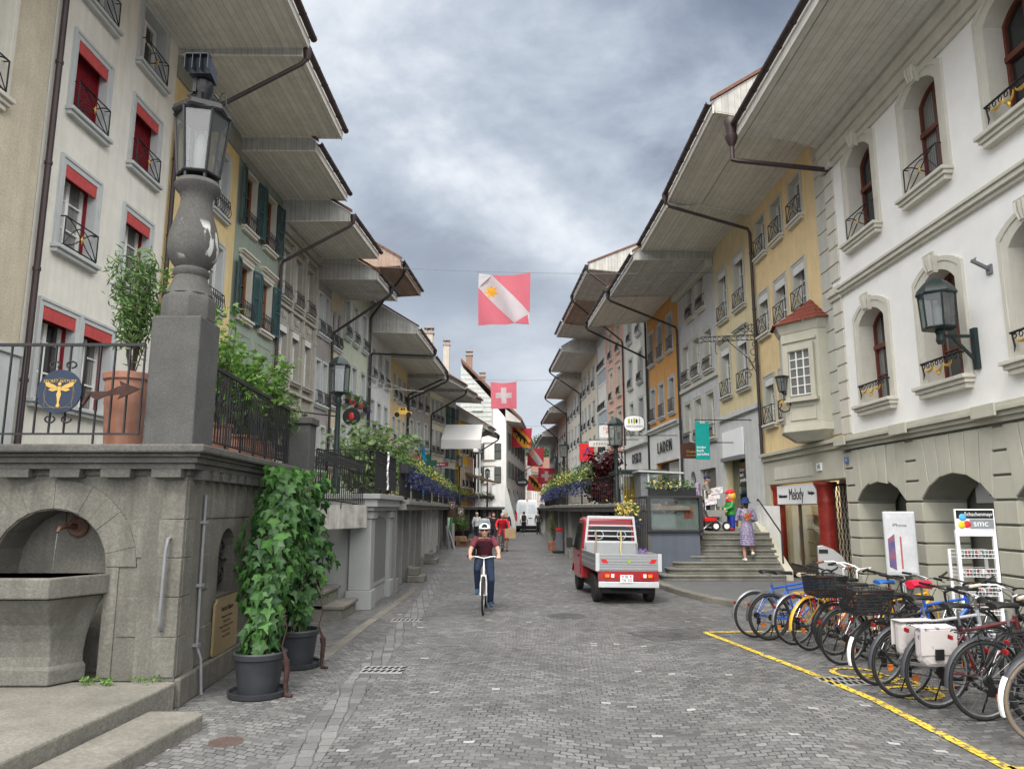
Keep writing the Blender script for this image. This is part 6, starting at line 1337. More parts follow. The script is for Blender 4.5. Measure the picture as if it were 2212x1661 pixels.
def bike(label,x,y,h,col,R_=.34,fend=None,sad=SADB,bar='flat',rack=False,basket=None,step=False,tyre=RUBBER,tw=.02,lean=3,steer=0,stand=True,group='parked bicycles',cover=None,barm=None,fork=None,grip=None,sh=.92,refl=True,tip=None):
    t=thing('bicycle',label,'bicycle',(x,y,0),h,group); t.rotation_euler=(R(lean),0,h)
    fm=paint(col); wb=1.06
    def wheel(cx,rz=0):
        key=('whl',R_,tyre.name,tw)
        def f():
            m=MB(); n=32
            m.tube([(R_*.90*math.cos(2*math.pi*i/n),0,R_*.90*math.sin(2*math.pi*i/n)) for i in range(n)],.012,6,closed=True); m.tube([(0,-.05,0),(0,.05,0)],.02,8); a=m.mesh('wheel',SILV,40)
            m=MB(); m.tube([((R_-tw)*math.cos(2*math.pi*i/n),0,(R_-tw)*math.sin(2*math.pi*i/n)) for i in range(n)],tw,8,closed=True); b=m.mesh('tyre',tyre,50)
            m=MB()
            for i in range(24): q=2*math.pi*i/24; s=.035 if i%2 else -.035; q2=q+(.5 if i%4<2 else -.5); m.tube([(.018*math.cos(q2),s,.018*math.sin(q2)),(R_*.9*math.cos(q),0,R_*.9*math.sin(q))],.0016,3,cap=False)
            return a,b,m.mesh('spokes',CHROME)
        a,b,c=cached(key,f); w=put('wheel',a,t,(cx,0,R_)); put('tyre',b,w); put('spokes',c,w)
        if rz: w.rotation_euler=(0,0,rz)
        return w
    w0=wheel(0); w1=wheel(wb,steer)
    bb=(.44,0,.28); st=(.27,0,sh-.14); ht=(wb-.17,0,.86); hb=(wb-.13,0,.70); tt=(.285,0,sh-.2)
    m=MB(); m.tube([bb,st],.016,8); m.tube([bb,(hb[0]-.01,0,hb[2])],.020,8)
    if step: m.tube([(.36,0,.50),(.6,0,.42),(hb[0]-.02,0,hb[2]+.06)],.015,8)
    else: m.tube([tt,(ht[0]+.01,0,ht[2]-.05)],.017,8)
    m.tube([ht,hb],.021,8)
    for s in (-1,1): m.tube([(0,s*.055,R_),(.2,s*.045,R_-.03),(bb[0],s*.03,bb[2])],.010,6); m.tube([(0,s*.055,R_),(tt[0]-.005,s*.022,tt[2]-.02)],.009,6)
    m.build('frame',fm,t,smooth=50)
    m=MB()
    for s in (-1,1): m.tube([(wb,s*.055,R_),(wb-.05,s*.055,.56),(hb[0]+.005,s*.035,.685)],.012,6)
    m.bar((hb[0],-.05,.69),(hb[0],.05,.69),.04,.03); m.build('fork',fork or fm,t,smooth=50)
    hz=1.0 if bar!='swept' else 1.06; hx=ht[0]-.02
    m=MB(); m.tube([ht,(hx,0,hz-.02)],.013,7); g=MB(); W_=.30
    if bar=='swept':
        m.tube([(hx+.06,0,hz),(hx+.07,.1,hz+.03),(hx+.02,.22,hz+.06),(hx-.10,.28,hz+.05),(hx-.2,.30,hz+.03)],.011,6); m.tube([(hx+.06,0,hz),(hx+.07,-.1,hz+.03),(hx+.02,-.22,hz+.06),(hx-.10,-.28,hz+.05),(hx-.2,-.30,hz+.03)],.011,6); m.tube([(hx,0,hz-.02),(hx+.06,0,hz)],.014,6)
        for s in (-1,1): g.tube([(hx-.10,s*.28,hz+.05),(hx-.22,s*.302,hz+.028)],.017,7)
    else:
        m.tube([(hx-.05,-W_,hz+.03),(hx,-.12,hz+.025),(hx+.05,0,hz-.0),(hx,.12,hz+.025),(hx-.05,W_,hz+.03)],.011,6); m.tube([(hx,0,hz-.02),(hx+.05,0,hz)],.015,6)
        for s in (-1,1):
            g.tube([(hx-.03,s*(W_-.11),hz+.03),(hx-.05,s*(W_+.02),hz+.03)],.017,7)
            if bar=='ends': g.tube([(hx-.05,s*W_,hz+.03),(hx+.04,s*(W_+.01),hz+.07),(hx+.06,s*(W_),hz+.09)],.014,6)
    hbo=m.build('handlebar',barm or BLACK,t,smooth=50); g.build('grip',grip or BLACK,hbo,smooth=50)
    m=MB()
    for s in (-1,1): m.tube([(hx+.02,s*.17,hz+.03),(hx+.06,s*.2,hz+.0),(hx+.03,s*.29,hz-.01)],.006,5); m.tube([(hx+.03,s*.17,hz+.02),(hx+.13,s*.08,hz-.08),(hx+.06,s*.02,.72),(wb-.05,s*.05,.6)],.004,4)
    m.build('brake_lever',BLACK,hbo)
    m=MB(); m.tube([st,(.245,0,sh)],.013,7); sd=MB()
    V=[];pr=[(-.14,.075,0),(-.11,.085,.012),(-.04,.07,.01),(.03,.035,.0),(.11,.022,-.002),(.14,.012,-.01)]
    for (px,pw,pz) in pr:
        for j in range(8): a=j*math.pi/4; V.append((.24+px,pw*math.cos(a),sh+.045+pz+.028*math.sin(a)*(1 if math.sin(a)>0 else .8)))
    sd.add(V,[(i*8+j,i*8+(j+1)%8,i*8+8+(j+1)%8,i*8+8+j) for i in range(5) for j in range(8)]+[tuple(range(8)),tuple(range(40,48))]); m.build('seat_post',SILV,t,smooth=50); so_=sd.build('saddle',cover or sad,t,smooth=60)
    if cover:
        q=MB(); V=[]
        for (px,pw,pz) in pr:
            for j in range(10): a=j*math.pi/5; V.append((.24+px*1.12,pw*1.15*math.cos(a)+random.gauss(0,.004),sh+.045+pz+.045*math.sin(a)+random.gauss(0,.006)))
        q.add(V,[(i*10+j,i*10+(j+1)%10,i*10+10+(j+1)%10,i*10+10+j) for i in range(5) for j in range(10)]+[tuple(range(10)),tuple(range(50,60))]); q.build('saddle_cover',cover,so_,smooth=60)
    m=MB(); n=24; m.tube([(bb[0]+.09*math.cos(2*math.pi*i/n),-.05,bb[2]+.09*math.sin(2*math.pi*i/n)) for i in range(n)],.006,4,closed=True); m.tube([(bb[0]-.09,-.05,bb[2]),(bb[0]+.09,-.05,bb[2])],.008,4); m.tube([(bb[0],-.05,bb[2]-.09),(bb[0],-.05,bb[2]+.09)],.008,4)
    ca=R(random.choice((20,65,110,150))); m.tube([(bb[0],-.07,bb[2]),(bb[0]+.165*math.cos(ca),-.09,bb[2]+.165*math.sin(ca))],.010,5); m.tube([(bb[0],.06,bb[2]),(bb[0]-.165*math.cos(ca),.08,bb[2]-.165*math.sin(ca))],.010,5)
    m.tube([(bb[0],-.05,bb[2]+.09),(0,-.05,R_+.035)],.004,4); m.tube([(bb[0],-.05,bb[2]-.09),(.05,-.05,R_-.09),(0,-.05,R_-.035)],.004,4); c=m.build('crank',BLACK,t)
    for s in (-1,1): px,pz=bb[0]-s*.165*math.cos(ca)*(1),bb[2]-s*.165*math.sin(ca); MB().box(px-.045,px+.045,s*.09,s*.09+s*.09,pz-.012,pz+.012).build('pedal',BLACK,t,bev=.004)
    m=MB(); m.lathe([(.045,-.012),(.05,0),(.045,.012)],n=16); m.v=[(a,b_-.05 if False else -.05+c_,b_+R_) for a,b_,c_ in m.v]; m.box(.0,.05,-.075,-.045,R_-.13,R_-.03); m.build('derailleur',BLACK,t)
    if fend:
        m=MB(); arcstrip(m,(0,R_),R_+.028,R(25),R(188),.055); 
        if not tip: pass
        for s in (-1,1): m.tube([(0,s*.06,R_),((R_+.02)*math.cos(R(150)),s*.028,R_+(R_+.02)*math.sin(R(150)))],.003,3)
        m.build('fender',fend,t,smooth=50); m=MB(); arcstrip(m,(wb,R_),R_+.028,R(20),R(150),.05); m.build('fender',fend,t,smooth=50)
        if tip: m=MB(); arcstrip(m,(0,R_),R_+.032,R(150),R(198),.058); m.build('fender_tip',tip,t,smooth=50)
    if rack:
        m=MB(); z=R_*2+.08
        for s in (-1,1): m.tube([(tt[0]-.02,s*.04,z-.02),(.12,s*.06,z),(-.26,s*.06,z),(-.30,s*.02,z)],.006,5); m.tube([(-.10,s*.06,z),(0,s*.07,R_)],.006,5); m.tube([(.1,s*.06,z),(0,s*.07,R_)],.005,5)
        for i in range(4): m.tube([(-.24+i*.1,-.06,z),(-.24+i*.1,.06,z)],.004,4)
        m.build('rack',fm if rack=='frame' else BLACK,t)
    tl=(-.33,R_*2+.01) if rack else (-(R_+.035)*.866-.012,R_+(R_+.035)*.5-.02)
    if fend or rack: MB().box(tl[0],tl[0]+.02,-.028,.028,tl[1],tl[1]+.04).build('tail_lamp',flat('dull_red_lamp',(.22,.008,.008),.3),t,bev=.006)
    if refl:
        for wx in (0,wb): MB().box(wx+.1,wx+.16,-.03,-.02,R_-.18,R_-.12).build('reflector',ORNG,t)
    if basket:
        m=MB(); z=R_*2+.1; x0,x1,w,hh=-.36,.06,.17,.26
        def bx(a,b,w_,z_): return [(a,-w_,z_),(b,-w_,z_),(b,w_,z_),(a,w_,z_)]
        for k in range(8):
            zz=z+hh*k/7; e=.03*k/7; m.tube(bx(x0-e,x1+e,w-.03+e,zz),.004 if k<7 else .008,4,closed=True)
        for i in range(11):
            xx=x0+(x1-x0)*i/10
            for s in (-1,1): m.tube([(xx,s*(w-.03),z),(xx+(.03 if i>5 else -.03)*0,s*w,z+hh)],.003,3)
        for i in range(7):
            yy=-w+.03+(2*w-.06)*i/6
            for a,e in ((x0,-.03),(x1,.03)): m.tube([(a,yy,z),(a+e,yy*1.15,z+hh)],.003,3)
            m.tube([(x0,yy,z),(x1,yy,z)],.003,3)
        bo=m.build('basket',basket,t)
        m=MB(); q=bx(x0+.004,x1-.004,w-.036,z)+bx(x0-.024,x1+.024,w-.006,z+hh*.97); m.add(q,[(0,1,5,4),(1,2,6,5),(2,3,7,6),(3,0,4,7),(0,1,2,3)]); m.build('basket_mesh',meshmat(),bo,norm=False)
    if stand: MB().tube([(.12,.06,R_-.06),(.10,.16,.015)],.008,5).build('kickstand',BLACK,t)
    return t
def meshmat():
    if 'wire_mesh' in MATS: return MATS['wire_mesh']
    m,nt,p=newmat('wire_mesh'); N=nt.nodes;L=nt.links; p.inputs['Base Color'].default_value=(.012,.013,.015,1); tr=N.new('ShaderNodeBsdfTransparent'); mx=N.new('ShaderNodeMixShader'); mx.inputs[0].default_value=.62; L.new(tr.outputs[0],mx.inputs[1]); L.new(p.outputs[0],mx.inputs[2]); L.new(mx.outputs[0],N['Material Output'].inputs[0]); MATS['wire_mesh']=m; return m
random.seed(5)
BLU_=(.02,.09,.42);BK=(.014,.014,.016);YLW=(.62,.33,.02);WHT_=(.62,.62,.60);REDB=(.22,.02,.025);SLV=(.35,.36,.38)
REDCOV=flat('red_saddle_cover',(.62,.015,.05),.45)
bike('blue bicycle with silver rear mudguard, first at the far end of the rack',3.66,11.62,R(10),BLU_,fend=SILV,lean=5)
bike('blue and orange mountain bike with thick tyres, second from the far end',3.80,11.38,R(10),BLU_,tw=.027,fend=flat('grey_fender',(.06,.06,.065),.5),fork=paint((.7,.13,.02)),lean=4,bar='ends')
bike('red framed town bicycle with cream saddle and swept white handlebar',4.02,11.0,R(18),(.42,.03,.03),R_=.35,fend=SILV,sad=SADC,bar='swept',barm=flat('white_bar',(.66,.66,.64),.35),grip=SADBR,lean=4,step=True)
bike('yellow town bicycle with brown leather saddle and luggage rack',4.08,10.58,R(24),YLW,R_=.35,fend=paint(YLW),sad=SADBR,bar='swept',barm=flat('white_bar',(.66,.66,.64),.35),rack='frame',lean=5,step=True)
bike('red bicycle with a plain black rear basket',4.28,10.25,R(16),REDB,fend=BLACK,rack=True,basket=BLACK,lean=4)
bike('yellow and blue racing style bicycle with blue saddle in the middle',4.62,9.95,R(16),YLW,sad=flat('blue_saddle',(.02,.10,.32),.5),bar='flat',barm=CHROME,lean=4,tw=.014)
bike('black bicycle with thin mudguards right of the yellow ones',4.10,9.62,R(14),BK,fend=BLACK,lean=5,bar='flat')
bike('bright blue bicycle with a crumpled red saddle cover',4.75,9.35,R(14),BLU_,fend=BLACK,cover=REDCOV,lean=4,sh=.95,bar='ends')
bike('black bicycle with wide wire basket and white mudguard tip',4.02,8.55,R(12),BK,R_=.345,fend=BLACK,tip=WHITE,rack=True,basket=IRON,lean=5)
bike('black and silver trekking bicycle with grey mudguards',4.0,8.0,R(10),SLV,R_=.355,fend=flat('gunmetal_fender',(.05,.052,.06),.4),rack=True,lean=5,barm=CHROME,sh=.95)
pb=bike('dark red framed bicycle carrying two pale patterned pannier bags',4.13,7.6,R(10),(.10,.02,.025),R_=.36,fend=MATS['gunmetal_fender'],rack=True,lean=5,bar='swept',barm=CHROME,grip=SADC)
bike('black touring bicycle with white lettered down tube, second from the camera',4.32,7.17,R(7),BK,R_=.36,fend=MATS['gunmetal_fender'],rack=True,lean=5,sh=.98,bar='ends',tw=.022)
bike('black mountain bicycle with a blue top tube and knobbly tyres',4.72,7.0,R(10),(.03,.10,.24),R_=.35,tw=.028,lean=4,sh=.96,rack=True)
bike('bicycle with brown tyre and white mudguard tip cut off by the frame edge',4.36,6.45,R(5),BK,R_=.36,fend=MATS['gunmetal_fender'],tip=WHITE,rack=True,tyre=TANT,lean=5)
bike('black bicycle wedged between the saddles, its bars against the arcade',4.95,8.75,R(14),BK,fend=BLACK,lean=5,sh=.96,bar='ends')
bike('dark grey bicycle behind the pannier bicycle near the wire rack',5.0,7.75,R(12),(.04,.042,.045),fend=BLACK,lean=4,bar='flat',barm=CHROME)
# pannier bags
PAN=mk('patterned_pannier',(.44,.41,.40),.8,.06,3,.2,20); 
def panmat():
    nt=PAN.node_tree; N=nt.nodes; L=nt.links; p=N['Principled BSDF']; src=p.inputs['Base Color'].links[0].from_socket; tc=N.new('ShaderNodeTexCoord'); v=N.new('ShaderNodeTexVoronoi'); v.inputs['Scale'].default_value=11; L.new(tc.outputs['Object'],v.inputs['Vector']); r=N.new('ShaderNodeMapRange'); L.new(v.outputs['Distance'],r.inputs[0]); r.inputs[1].default_value=.2; r.inputs[2].default_value=.32; r.inputs[3].default_value=1; r.inputs[4].default_value=0
    n=N.new('ShaderNodeTexNoise'); n.inputs['Scale'].default_value=9; L.new(tc.outputs['Object'],n.inputs[0]); r2=N.new('ShaderNodeMapRange'); L.new(n.outputs[0],r2.inputs[0]); r2.inputs[1].default_value=.5; r2.inputs[2].default_value=.56
    mu=N.new('ShaderNodeMath'); mu.operation='MULTIPLY'; L.new(r.outputs[0],mu.inputs[0]); L.new(r2.outputs[0],mu.inputs[1])
    x=N.new('ShaderNodeMix'); x.data_type='RGBA'; L.new(mu.outputs[0],x.inputs[0]); L.new(src,x.inputs[6]); x.inputs[7].default_value=(.16,.10,.17,1); L.new(x.outputs[2],p.inputs['Base Color'])
panmat()
for s,l in ((-1,'pale patterned pannier bag with black buckle on the street side of the bicycle rack'),(1,'pale patterned pannier bag on the far side of the bicycle rack')):
    t=thing('pannier_bag',l,'bicycle bag',(4.13,7.6,0),R(10)); t.rotation_euler=(R(5),0,R(10))
    m=MB(); y0,y1=(s*.075,s*.185); z1=.80; prof=[(-.24,.44),(-.04,.44),(.03,.50),(.05,z1),(-.32,z1),(-.31,.50)]
    m.prism(prof,lambda u,v,w:(u,w+(.03*math.sin((v-.36)*5)*(1 if abs(w)>.1 else 0))*s,v),min(y0,y1),max(y0,y1)); m.build('bag',PAN,t,bev=.05)
    f=MB(); yo=s*.20; f.hexa([(-.33,s*.07,z1+.005),(.055,s*.07,z1+.005),(.055,yo,z1-.005),(-.33,yo,z1-.005),(-.33,s*.07,z1+.02),(.055,s*.07,z1+.02),(.06,yo+s*.012,z1+.01),(-.335,yo+s*.012,z1+.01)]); f.hexa([(-.33,yo,.56),(.055,yo,.56),(.055,yo+s*.012,.56),(-.33,yo+s*.012,.56),(-.33,yo,z1),(.055,yo,z1),(.06,yo+s*.012,z1),(-.335,yo+s*.012,z1)]); f.build('flap',PAN,t,bev=.008)
    MB().box(-.19,-.10,min(yo+s*.012,yo+s*.03),max(yo+s*.012,yo+s*.03),.52,.62).build('buckle',BLACK,t,bev=.004)
# ------------------------------------------------------------------ red pickup
def wheelset(t,x,y,r,w,rim=ALU):
    m=MB(); s=1 if x>0 else -1
    m.lathe([(r*.62,-w/2),(r*.93,-w/2),(r,-w*.36),(r,w*.36),(r*.93,w/2),(r*.62,w/2)],n=28); m.v=[(c,b,a) for a,b,c in m.v]; o=m.build('wheel',RUBBER,t,(x,y,r),smooth=35)
    k=MB(); k.lathe([(0,w*.30),(r*.25,w*.34),(r*.5,w*.28),(r*.63,w*.44)],n=24); k.v=[(c*s,b,a) for a,b,c in k.v]; k.build('rim',rim,o,smooth=40); return o
CARRED=mk('car_red_paint',(.30,.012,.018),.3,.12,2,spec=.5,coat=.8,streak=.25,scol=(.12,.03,.03)); GLS=flat('car_glass',(.015,.018,.02),.05,spec=.6); TLR=flat('tail_lamp_red',(.55,.01,.01),.2); TLO=flat('tail_lamp_orange',(.75,.25,.02),.2)
pk=thing('pickup_truck','small red pickup truck with aluminium drop side bed seen from behind','pickup truck',(2.36,15.45,0),R(3.5)); pk.rotation_euler=(0,R(.9),R(3.5))
w=.66
cab=MB()
def sec(y,zb,zs,zt,hb,ht): return [(-hb,y,zb),(hb,y,zb),(hb+.01,y,zs),(ht,y,zt-.05),(ht-.07,y,zt),(-ht+.07,y,zt),(-ht,y,zt-.05),(-hb-.01,y,zs)]
S=[sec(1.98,.36,.92,1.66,w,w-.08),sec(2.05,.34,.92,1.70,w,w-.075),sec(2.7,.32,.92,1.72,w,w-.07),sec(3.0,.34,.93,1.62,w,w-.09),sec(3.38,.36,.95,1.0,w-.01,w-.05),sec(3.5,.40,.72,.80,w-.06,w-.1)]
V=[p for s in S for p in s]; n=8
cab.add(V,[(i*n+j,i*n+(j+1)%n,(i+1)*n+(j+1)%n,(i+1)*n+j) for i in range(5) for j in range(n)]+[tuple(range(n)),tuple(range(5*n,6*n))]); cab.build('cab',CARRED,pk,smooth=30,bev=.02)
m=MB(); m.prism(outline(.98,.42,.06,8),lambda u,v,y:(u,y,v+1.12),1.955,1.974); rw=m.build('rear_window',GLS,pk); 
b=MB(); band(b,.98,.42,.06,.05,1.95,1.99); b.v=[(a,c,d_+1.12) for a,c,d_ in b.v]; b.build('window_frame',CARRED,pk)
for x in (-.26,.26): MB().tube([(x+.1*math.cos(a),1.945,1.32+.1*math.sin(a)) for a in [i*math.pi/10 for i in range(20)]],.012,5,closed=True).build('window_ring',ALU,rw)
for s in (-1,1):
    sd=MB(); sx=s*(w+.012); t_=s*(w-.058)
    sd.hexa([(sx,2.12,.42),(sx,2.98,.42),(sx+s*.006,2.98,.42),(sx+s*.006,2.12,.42),(sx,2.12,.93),(sx,3.2,.93),(sx+s*.008,3.2,.93),(sx+s*.008,2.12,.93)]); dr=sd.build('door',CARRED,pk); MB().box(min(sx,sx+s*.03),max(sx,sx+s*.03),2.2,2.36,.82,.86).build('handle',BLACK,dr)
    g=MB(); g.hexa([(s*(w+.006),2.12,.96),(s*(w+.006),2.55,.96),(s*(w+.012),2.55,.96),(s*(w+.012),2.12,.96),(t_+s*.006,2.15,1.58),(t_+s*.006,2.55,1.58),(t_+s*.012,2.55,1.58),(t_+s*.012,2.15,1.58)]); g.build('side_window',GLS,dr)
    g=MB(); g.hexa([(s*(w+.006),2.6,.96),(s*(w+.004),3.22,.98),(s*(w+.01),3.22,.98),(s*(w+.012),2.6,.96),(t_+s*.006,2.6,1.58),(t_+s*.004,2.88,1.56),(t_+s*.01,2.88,1.56),(t_+s*.012,2.6,1.58)]); g.build('side_window',GLS,dr)
    mr_=MB(); mr_.tube([(s*(w-.01),3.1,1.0),(s*(w+.12),3.08,1.03)],.018,6); mr_.box(min(s*(w+.06),s*(w+.2)),max(s*(w+.06),s*(w+.2)),3.0,3.1,.98,1.22); mr_.build('mirror',BLACK,pk,bev=.02)
    fl=MB(); 
    arcstrip(fl,(0,0),.34,R(20),R(160),.12,14,.012); fl.v=[(s*(w-.03)+b_,3.02+a,.3+c) for a,b_,c in fl.v]; fl.build('wheel_arch',CARRED,pk,smooth=50)
for x in (-.55,.55): wheelset(pk,x,3.02,.27,.15); wheelset(pk,x,.62,.275,.16)
MB().box(-.5,.5,.3,3.3,.2,.5).build('chassis',BLACK,pk); m=MB(); m.tube([(-.55,.62,.275),(.55,.62,.275)],.05,8); m.box(-.3,.3,.3,1.9,.24,.34); m.build('axle',BLACK,pk)  # chassis box, deepened in black to stand in for the shade underneath
DROP=mk('drop_side_aluminium',(.30,.31,.32),.42,.06,3,metal=.35,streak=.2,scol=(.3,.3,.3))
def ribbed(x0,x1,y0,y1,z0,z1,axis):
    m=MB(); n=6
    for i in range(n):
        a=z0+(z1-z0)*i/n; b=z0+(z1-z0)*(i+1)/n
        e=.006
        if axis=='y': m.box(x0,x1,y0-(e if i in(2,3) else 0),y1,a+.004,b-.006); 
        else: m.box(x0-(e if i%2 else 0),x1+(e if i%2 else 0),y0,y1,a+.004,b-.006)
    if axis=='y': m.box(x0,x1,y0+.006,y1,z0,z1)
    else: m.box(x0+.006,x1-.006,y0,y1,z0,z1)
    return m
ribbed(-.60,.60,0,.03,.68,1.0,'y').build('tailgate',DROP,pk,bev=.003)
for s in (-1,1): ribbed(min(s*.64,s*.67),max(s*.64,s*.67),.02,1.9,.68,1.0,'x').build('side_board',DROP,pk,bev=.003); MB().box(min(s*.60,s*.68),max(s*.60,s*.68),-.015,.035,.66,1.01).build('corner_post',ALU,pk,bev=.005)
MB().box(-.64,.64,.03,1.93,.64,.70).build('bed_floor',ALU,pk); MB().box(-.62,.62,1.86,1.9,.7,1.14).build('head_board',DROP,pk)
m=MB()
for s in (-1,1): m.bar((s*.63,1.88,.7),(s*.52,1.88,1.74),.05,.04,(0,1,0))
for z,hh in ((1.14,.05),(1.28,.028),(1.40,.028),(1.52,.028),(1.69,.06)): xx=.63-.11*(z-.7)/1.04; m.box(-xx,xx,1.868,1.892,z,z+hh)
m.build('head_frame',ALU,pk,bev=.004)
for x,c in ((-.36,(.33,.22,.12)),(.22,(.5,.42,.18))): MB().tube([(x,1.84,1.42),(x+.01,1.82,1.2),(x-.01,1.8,1.0),(x+.02,1.8,.8)],.018,6).build('lashing_strap',flat('strap'+str(x),c,.8),pk)
MB().box(-.62,.62,.02,.08,.47,.665).build('rear_panel',CARRED,pk,bev=.006); MB().box(-.62,.62,-.01,.06,.34,.455).build('bumper',ALU,pk,bev=.01)
for s in (-1,1):
    x0=s*.36; l=MB(); l.box(min(s*.24,s*.52),max(s*.24,s*.52),.004,.018,.53,.61); o=l.build('tail_light',TLR,pk,bev=.004); MB().box(min(s*.40,s*.48),max(s*.40,s*.48),-.001,.003,.54,.60).build('indicator',TLO,o); MB().box(min(s*.30,s*.36),max(s*.30,s*.36),-.001,.003,.535,.605).build('reverse_light',WHITE,o)
    MB().prism([(s*.58,.90),(s*.47,.90),(s*.42,.82),(s*.53,.82)],lambda u,v,y:(u,y,v),-.012,-.007).build('warning_stripe',RED,pk)
m=MB(); m.lathe([(.035,0),(.035,.004)],n=20); m.v=[(a,-.012+c,b+.86) for a,b,c in m.v]; m.build('sticker',flat('green_sticker',(.25,.4,.03),.5),pk)
MB().box(-.18,.08,-.03,-.014,.44,.59).build('number_plate',WHITE,pk); text('plate_text','BE',.07,BLACK,pk,(-.05,-.033,.552),ext=.001); text('plate_text','736 320',.085,BLACK,pk,(-.05,-.033,.485),ext=.001,sx=.82)
m=MB()
for x in (-.13,.03): m.prism([(x-.016,.575),(x+.016,.575),(x+.016,.55),(x,.535),(x-.016,.55)],lambda u,v,y:(u,y,v),-.034,-.03)
m.build('plate_crest',RED,pk)
m=MB()
for i in range(14): leaf(m,Vector((.58+random.gauss(0,.05),1.2+random.gauss(0,.1),1.02+random.gauss(0,.04))),.07)
m.build('purple_cloth',flat('purple_cloth',(.16,.07,.3),.8),pk)
# ------------------------------------------------------------------ white van
vn=thing('van','tall white delivery van parked with its rear to the camera far down the street','van',(1.3,64,0),R(-2))
WV=mk('van_white_paint',(.68,.72,.76),.35,.04,1.5,coat=.5)
def vs(y,hw,zt,zb=.42): return [(-hw,y,zb),(hw,y,zb),(hw,y,1.3),(hw-.06,y,zt-.35),(hw-.16,y,zt-.05),(hw-.3,y,zt),(-hw+.3,y,zt),(-hw+.16,y,zt-.05),(-hw+.06,y,zt-.35),(-hw,y,1.3)]
S=[vs(0,.93,2.62),vs(.08,.98,2.68),vs(4.6,.98,2.7),vs(5.4,.97,1.7),vs(6.1,.9,1.2)]; V=[p for s in S for p in s]; n=10; m=MB(); m.add(V,[(i*n+j,i*n+(j+1)%n,(i+1)*n+(j+1)%n,(i+1)*n+j) for i in range(4) for j in range(n)]+[tuple(range(n)),tuple(range(4*n,5*n))]); m.build('body',WV,vn,smooth=30,bev=.03)
for s in (-1,1):
    m=MB(); m.hexa([(s*.02,-.02,.55),(s*.84,-.02,.55),(s*.84,0,.55),(s*.02,0,.55),(s*.02,-.02,2.5),(s*.72,-.02,2.5),(s*.72,0,2.5),(s*.02,0,2.5)]); dd=m.build('rear_door',WV,vn,bev=.015); MB().hexa([(s*.1,-.03,1.55),(s*.74,-.03,1.55),(s*.74,-.021,1.55),(s*.1,-.021,1.55),(s*.1,-.03,2.3),(s*.66,-.03,2.3),(s*.66,-.021,2.3),(s*.1,-.021,2.3)]).build('window_panel',flat('van_panel',(.55,.60,.65),.35),dd)
    MB().box(min(s*.86,s*.985),max(s*.86,s*.985),-.03,.1,.95,1.65).build('tail_light',TLR,vn,bev=.02); m=MB(); m.box(min(s*1.0,s*1.2),max(s*1.0,s*1.2),4.7,4.8,1.45,1.8); m.build('mirror',BLACK,vn)
    for y in (1.1,4.9): wheelset(vn,s*.86,y,.35,.24)
MB().box(-.95,.95,-.1,.05,.38,.54).build('bumper',BLACK,vn,bev=.02); MB().box(.12,.4,-.05,-.021,1.15,1.2).build('door_handle',BLACK,vn); MB().box(-.6,-.1,-.045,-.021,.78,.9).build('number_plate',WHITE,vn); MB().box(-.8,.8,.1,5,.25,.42).build('underbody',BLACK,vn); MB().box(-.08,.08,-.04,.1,2.62,2.68).build('brake_light',TLR,vn)
